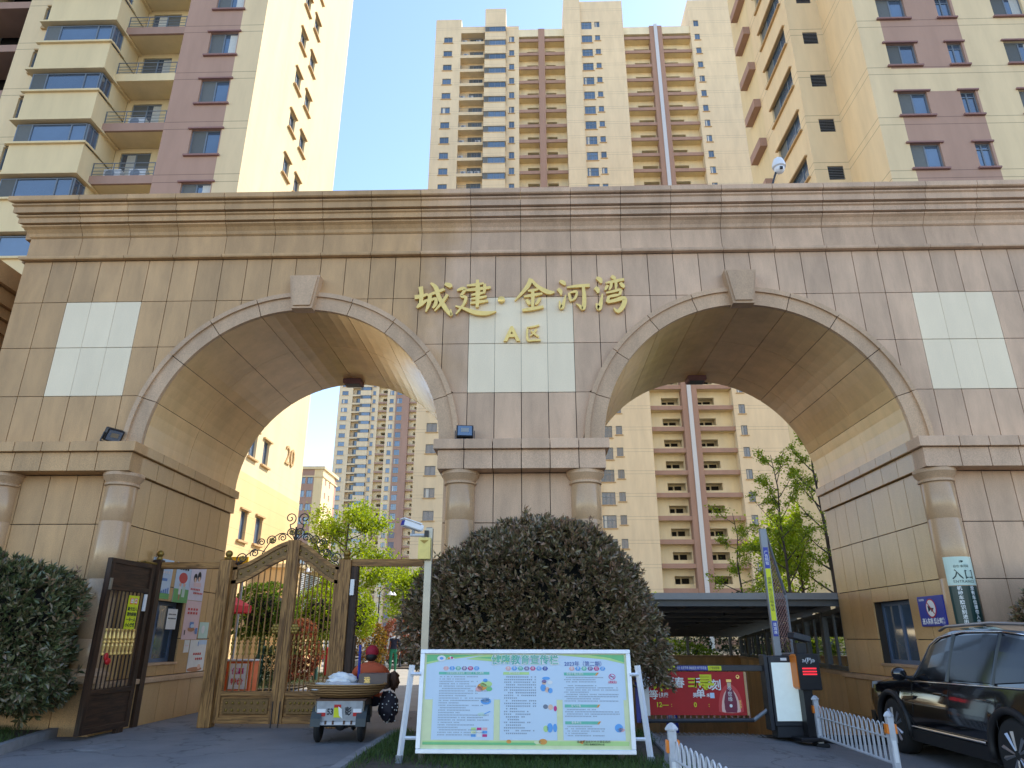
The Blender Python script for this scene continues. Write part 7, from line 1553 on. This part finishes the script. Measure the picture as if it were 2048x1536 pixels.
grass('grass', 'patchy green grass on the traffic island', [(-1.93, -5.5), (2.0, -5.5), (1.88, -.15), (-1.92, -.15)], 26000, 91)
grass('grass', 'dark grass in the left planter behind the kerb', [(-11, -4), (-6.6, -4), (-7.0, -2), (-7.4, -.2), (-11, -.2)], 14000, 92)
grass('grass', 'sunlit lawn in the courtyard bed beyond the gate', [(-11.5, 9.6), (-6.9, 9.6), (-6.9, 19.3), (-11.5, 19.3)], 16000, 93, .08, .05)
# ---------------------------------------------------------------- courtyard furniture
def lamp_post(label, x, y, h, s=1):
    t = thing('street_lamp', label, 'lamp post', (x, y, 0), 'curved garden lamp posts')
    p = MB(); p.lathe([(.1, 0), (.1, .12), (.06, .2), (.055, .6), (.075, .64), (.04, .7), (.03, h)], (x, y, 0), 12); p.obj('post', MT['metal_dark'], t, smooth=40)
    pts = [(x+s*(.28-.28*math.cos(a)), y, h+.35*math.sin(a)) for a in [pi*k/10 for k in range(9)]]; MB().tube(pts, .018, 6).obj('arm', MT['metal_dark'], t)
    e = pts[-1]; MB().lathe([(.03, .16), (.06, .12), (.16, .0), (.15, -.01)], (e[0], e[1], e[2]-.16), 16).obj('shade', MT['white_paint'], t, smooth=40)
lamp_post('dark garden lamp post just right of the gate post', -7.0, 21.6, 3.3, 1); lamp_post('slim garden lamp post behind the walking man', -6.6, 25.6, 3.5, -1); lamp_post('garden lamp post seen through the left gate leaf', -9.4, 16.5, 3.9, 1)
# promotion stand: red parasol, table, banners
plain('para_red', (.62, .012, .02), .6); plain('banner_yellow', (.75, .5, .01), .5); plain('banner_orange', (.7, .12, .02), .5)
UM = thing('parasol', 'red promotional parasol behind the left gate post', 'parasol', (-8.9, 8.2, 0))
MB().tube([(-8.75, 8.2, 0), (-8.75, 8.2, 2.75)], .022, 8).obj('pole', MT['white_paint'], UM)
cn_ = MB(); nseg = 8
for k in range(nseg):
    a, b = 2*pi*k/nseg, 2*pi*(k+1)/nseg; R_ = 1.0; c0 = (-8.75, 8.2, 2.8); p = (c0[0]+R_*math.cos(a), c0[1]+R_*math.sin(a), 2.3); q_ = (c0[0]+R_*math.cos(b), c0[1]+R_*math.sin(b), 2.3)
    cn_.add([c0, p, q_], [(0, 1, 2)]); cn_.add([p, q_, (q_[0], q_[1], 2.12), (p[0], p[1], 2.12)], [(0, 1, 2, 3)])
cn_.obj('canopy', MT['para_red'], UM)
text_mb('王老吉', .26, FRONT(-8.9, 7.2, 2.5), .002, bold=.006).obj('lettering', MT['banner_yellow'], UM)
TB = thing('promo_table', 'orange and white promotion table under the red parasol', 'table', (-8.0, 8.2, 0))
MB().bbox(-8.75, -7.5, 8.05, 8.6, .08, .86, .01).obj('counter', MT['banner_orange'], TB); MB().bbox(-8.8, -7.45, 8.0, 8.65, .86, .9, .008).obj('top', MT['white_paint'], TB); MB().box(-8.1, -7.56, 8.035, 8.046, .16, .8).obj('front_panel', MT['poster_white'], TB)
text_mb('零食', .3, FRONT(-8.42, 8.04, .5), .002, bold=.008).obj('lettering', MT['poster_red'], TB); text_mb('优惠', .17, FRONT(-7.84, 8.028, .6), .002, bold=.004).obj('lettering', MT['b_mag'], TB); text_mb('特价', .17, FRONT(-7.84, 8.028, .34), .002, bold=.004).obj('lettering', MT['poster_red'], TB)
YB_ = thing('wall_banner', 'yellow shop banner high behind the left gate post', 'banner', (-9.3, 10, 3.1)); MB().box(-9.9, -8.75, 10, 10.05, 3.2, 3.85).obj('panel', MT['banner_yellow'], YB_); text_mb('便利店', .3, FRONT(-9.35, 9.99, 3.55), .004, bold=.006).obj('lettering', MT['ink'], YB_)
MB().tube([(-9.8, 10.03, 0), (-9.8, 10.03, 3.2)], .03, 6).obj('post', MT['metal_grey'], YB_); MB().tube([(-8.85, 10.03, 0), (-8.85, 10.03, 3.2)], .03, 6).obj('post', MT['metal_grey'], YB_)
BN = thing('vertical_banner', 'narrow colourful vertical sign beside the louvred block', 'sign', (-10.6, 26.6, 0)); MB().box(-10.75, -10.1, 26.9, 26.95, 1.9, 4.5).obj('panel', MT['poster_sky'], BN); MB().box(-10.74, -10.5, 26.88, 26.895, 2.0, 4.4).obj('red_band', MT['poster_red'], BN)
MB().tube([(-10.45, 26.97, 0), (-10.45, 26.97, 2.0)], .04, 6).obj('post', MT['metal_grey'], BN)
for k, m_ in enumerate(('board_lime', 'board_yellow', 'b_orange')): MB().box(-10.45, -10.15, 26.88, 26.895, 2.2+.7*k, 2.8+.7*k).obj('patch', MT[m_], BN)
# parked scooters under covers
def scooter(label, x, y, rz, cover):
    t = thing('scooter', label, 'scooter', (0, 0, 0), 'parked scooters along the drive')
    for yy in (-.55, .55):
        w = MB(); w.lathe([(.13, -.04), (.2, -.05), (.22, 0), (.2, .05), (.13, .04)], (0, yy, .22), 18, 0, Matrix.Rotation(pi/2, 3, 'Y')); w.obj('wheel', MT['rubber'], t, smooth=40)
    b = MB(); b.bbox(-.12, .12, -.5, .3, .25, .38, .03); b.bbox(-.14, .14, -.55, -.05, .38, .7, .06); b.hexa([(-.15, .3, .3), (.15, .3, .3), (.12, .4, .3), (-.12, .4, .3), (-.2, .42, 1.0), (.2, .42, 1.0), (.15, .5, 1.0), (-.15, .5, 1.0)]); b.obj('body', MT['metal_dark'], t, smooth=30)
    MB().bbox(-.15, .15, -.62, .0, .7, .78, .03).obj('seat', MT['black_plastic'], t); MB().tube([(-.33, .38, 1.05), (0, .44, 1.0), (.33, .38, 1.05)], .018, 6).obj('handlebar', MT['metal_grey'], t); MB().tube([(0, .55, .22), (0, .45, .95)], .03, 6).obj('fork', MT['metal_grey'], t)
    c = lumpy('', (0, .45, .72), .34, (1.0, .4, 1.2), None, 3, .2); c.obj('apron', MT[cover], t, smooth=True)
    for s_ in (-1, 1): MB().tube([(s_*.25, .42, 1.0), (s_*.3, .42, 1.2)], .01, 5).obj('mirror_stalk', MT['metal_dark'], t); MB().ball((s_*.3, .42, 1.22), .05, 8, sc=(1.2, .4, .8)).obj('mirror', MT['metal_dark'], t, smooth=True)
    t.location = (x, y, 0); t.rotation_euler = (0, 0, rz); return t
plain('floral', (.18, .12, .1), .8, var=.9, scale=25); plain('bw_cover', (.3, .31, .32), .8, var=1.0, scale=12)
scooter('scooter with floral windproof apron beside the walking man', -6.75, 21.0, rad(170), 'floral'); scooter('scooter with black and white cover behind the rider', -6.9, 16.2, rad(160), 'bw_cover')
rbx = MB(); rbx.bbox(-8.0, -7.55, 16.9, 17.3, .05, 1.1, .04); tag(rbx.obj('red_bin', MT['para_red'], loc=(-7.8, 17.1, 0)), 'red box standing on the lawn behind the right gate leaf', 'box')
BT = thing('boundary_wall', 'low pale boundary wall far behind the hedge', 'wall', (-6, 33, 0)); MB().box(-11.5, -2, 40, 40.2, 0, 1.9).obj('wall', MT['white_paint'], BT); MB().box(-11.6, -1.9, 39.95, 40.25, 1.9, 2.0).obj('coping', MT['metal_grey'], BT)
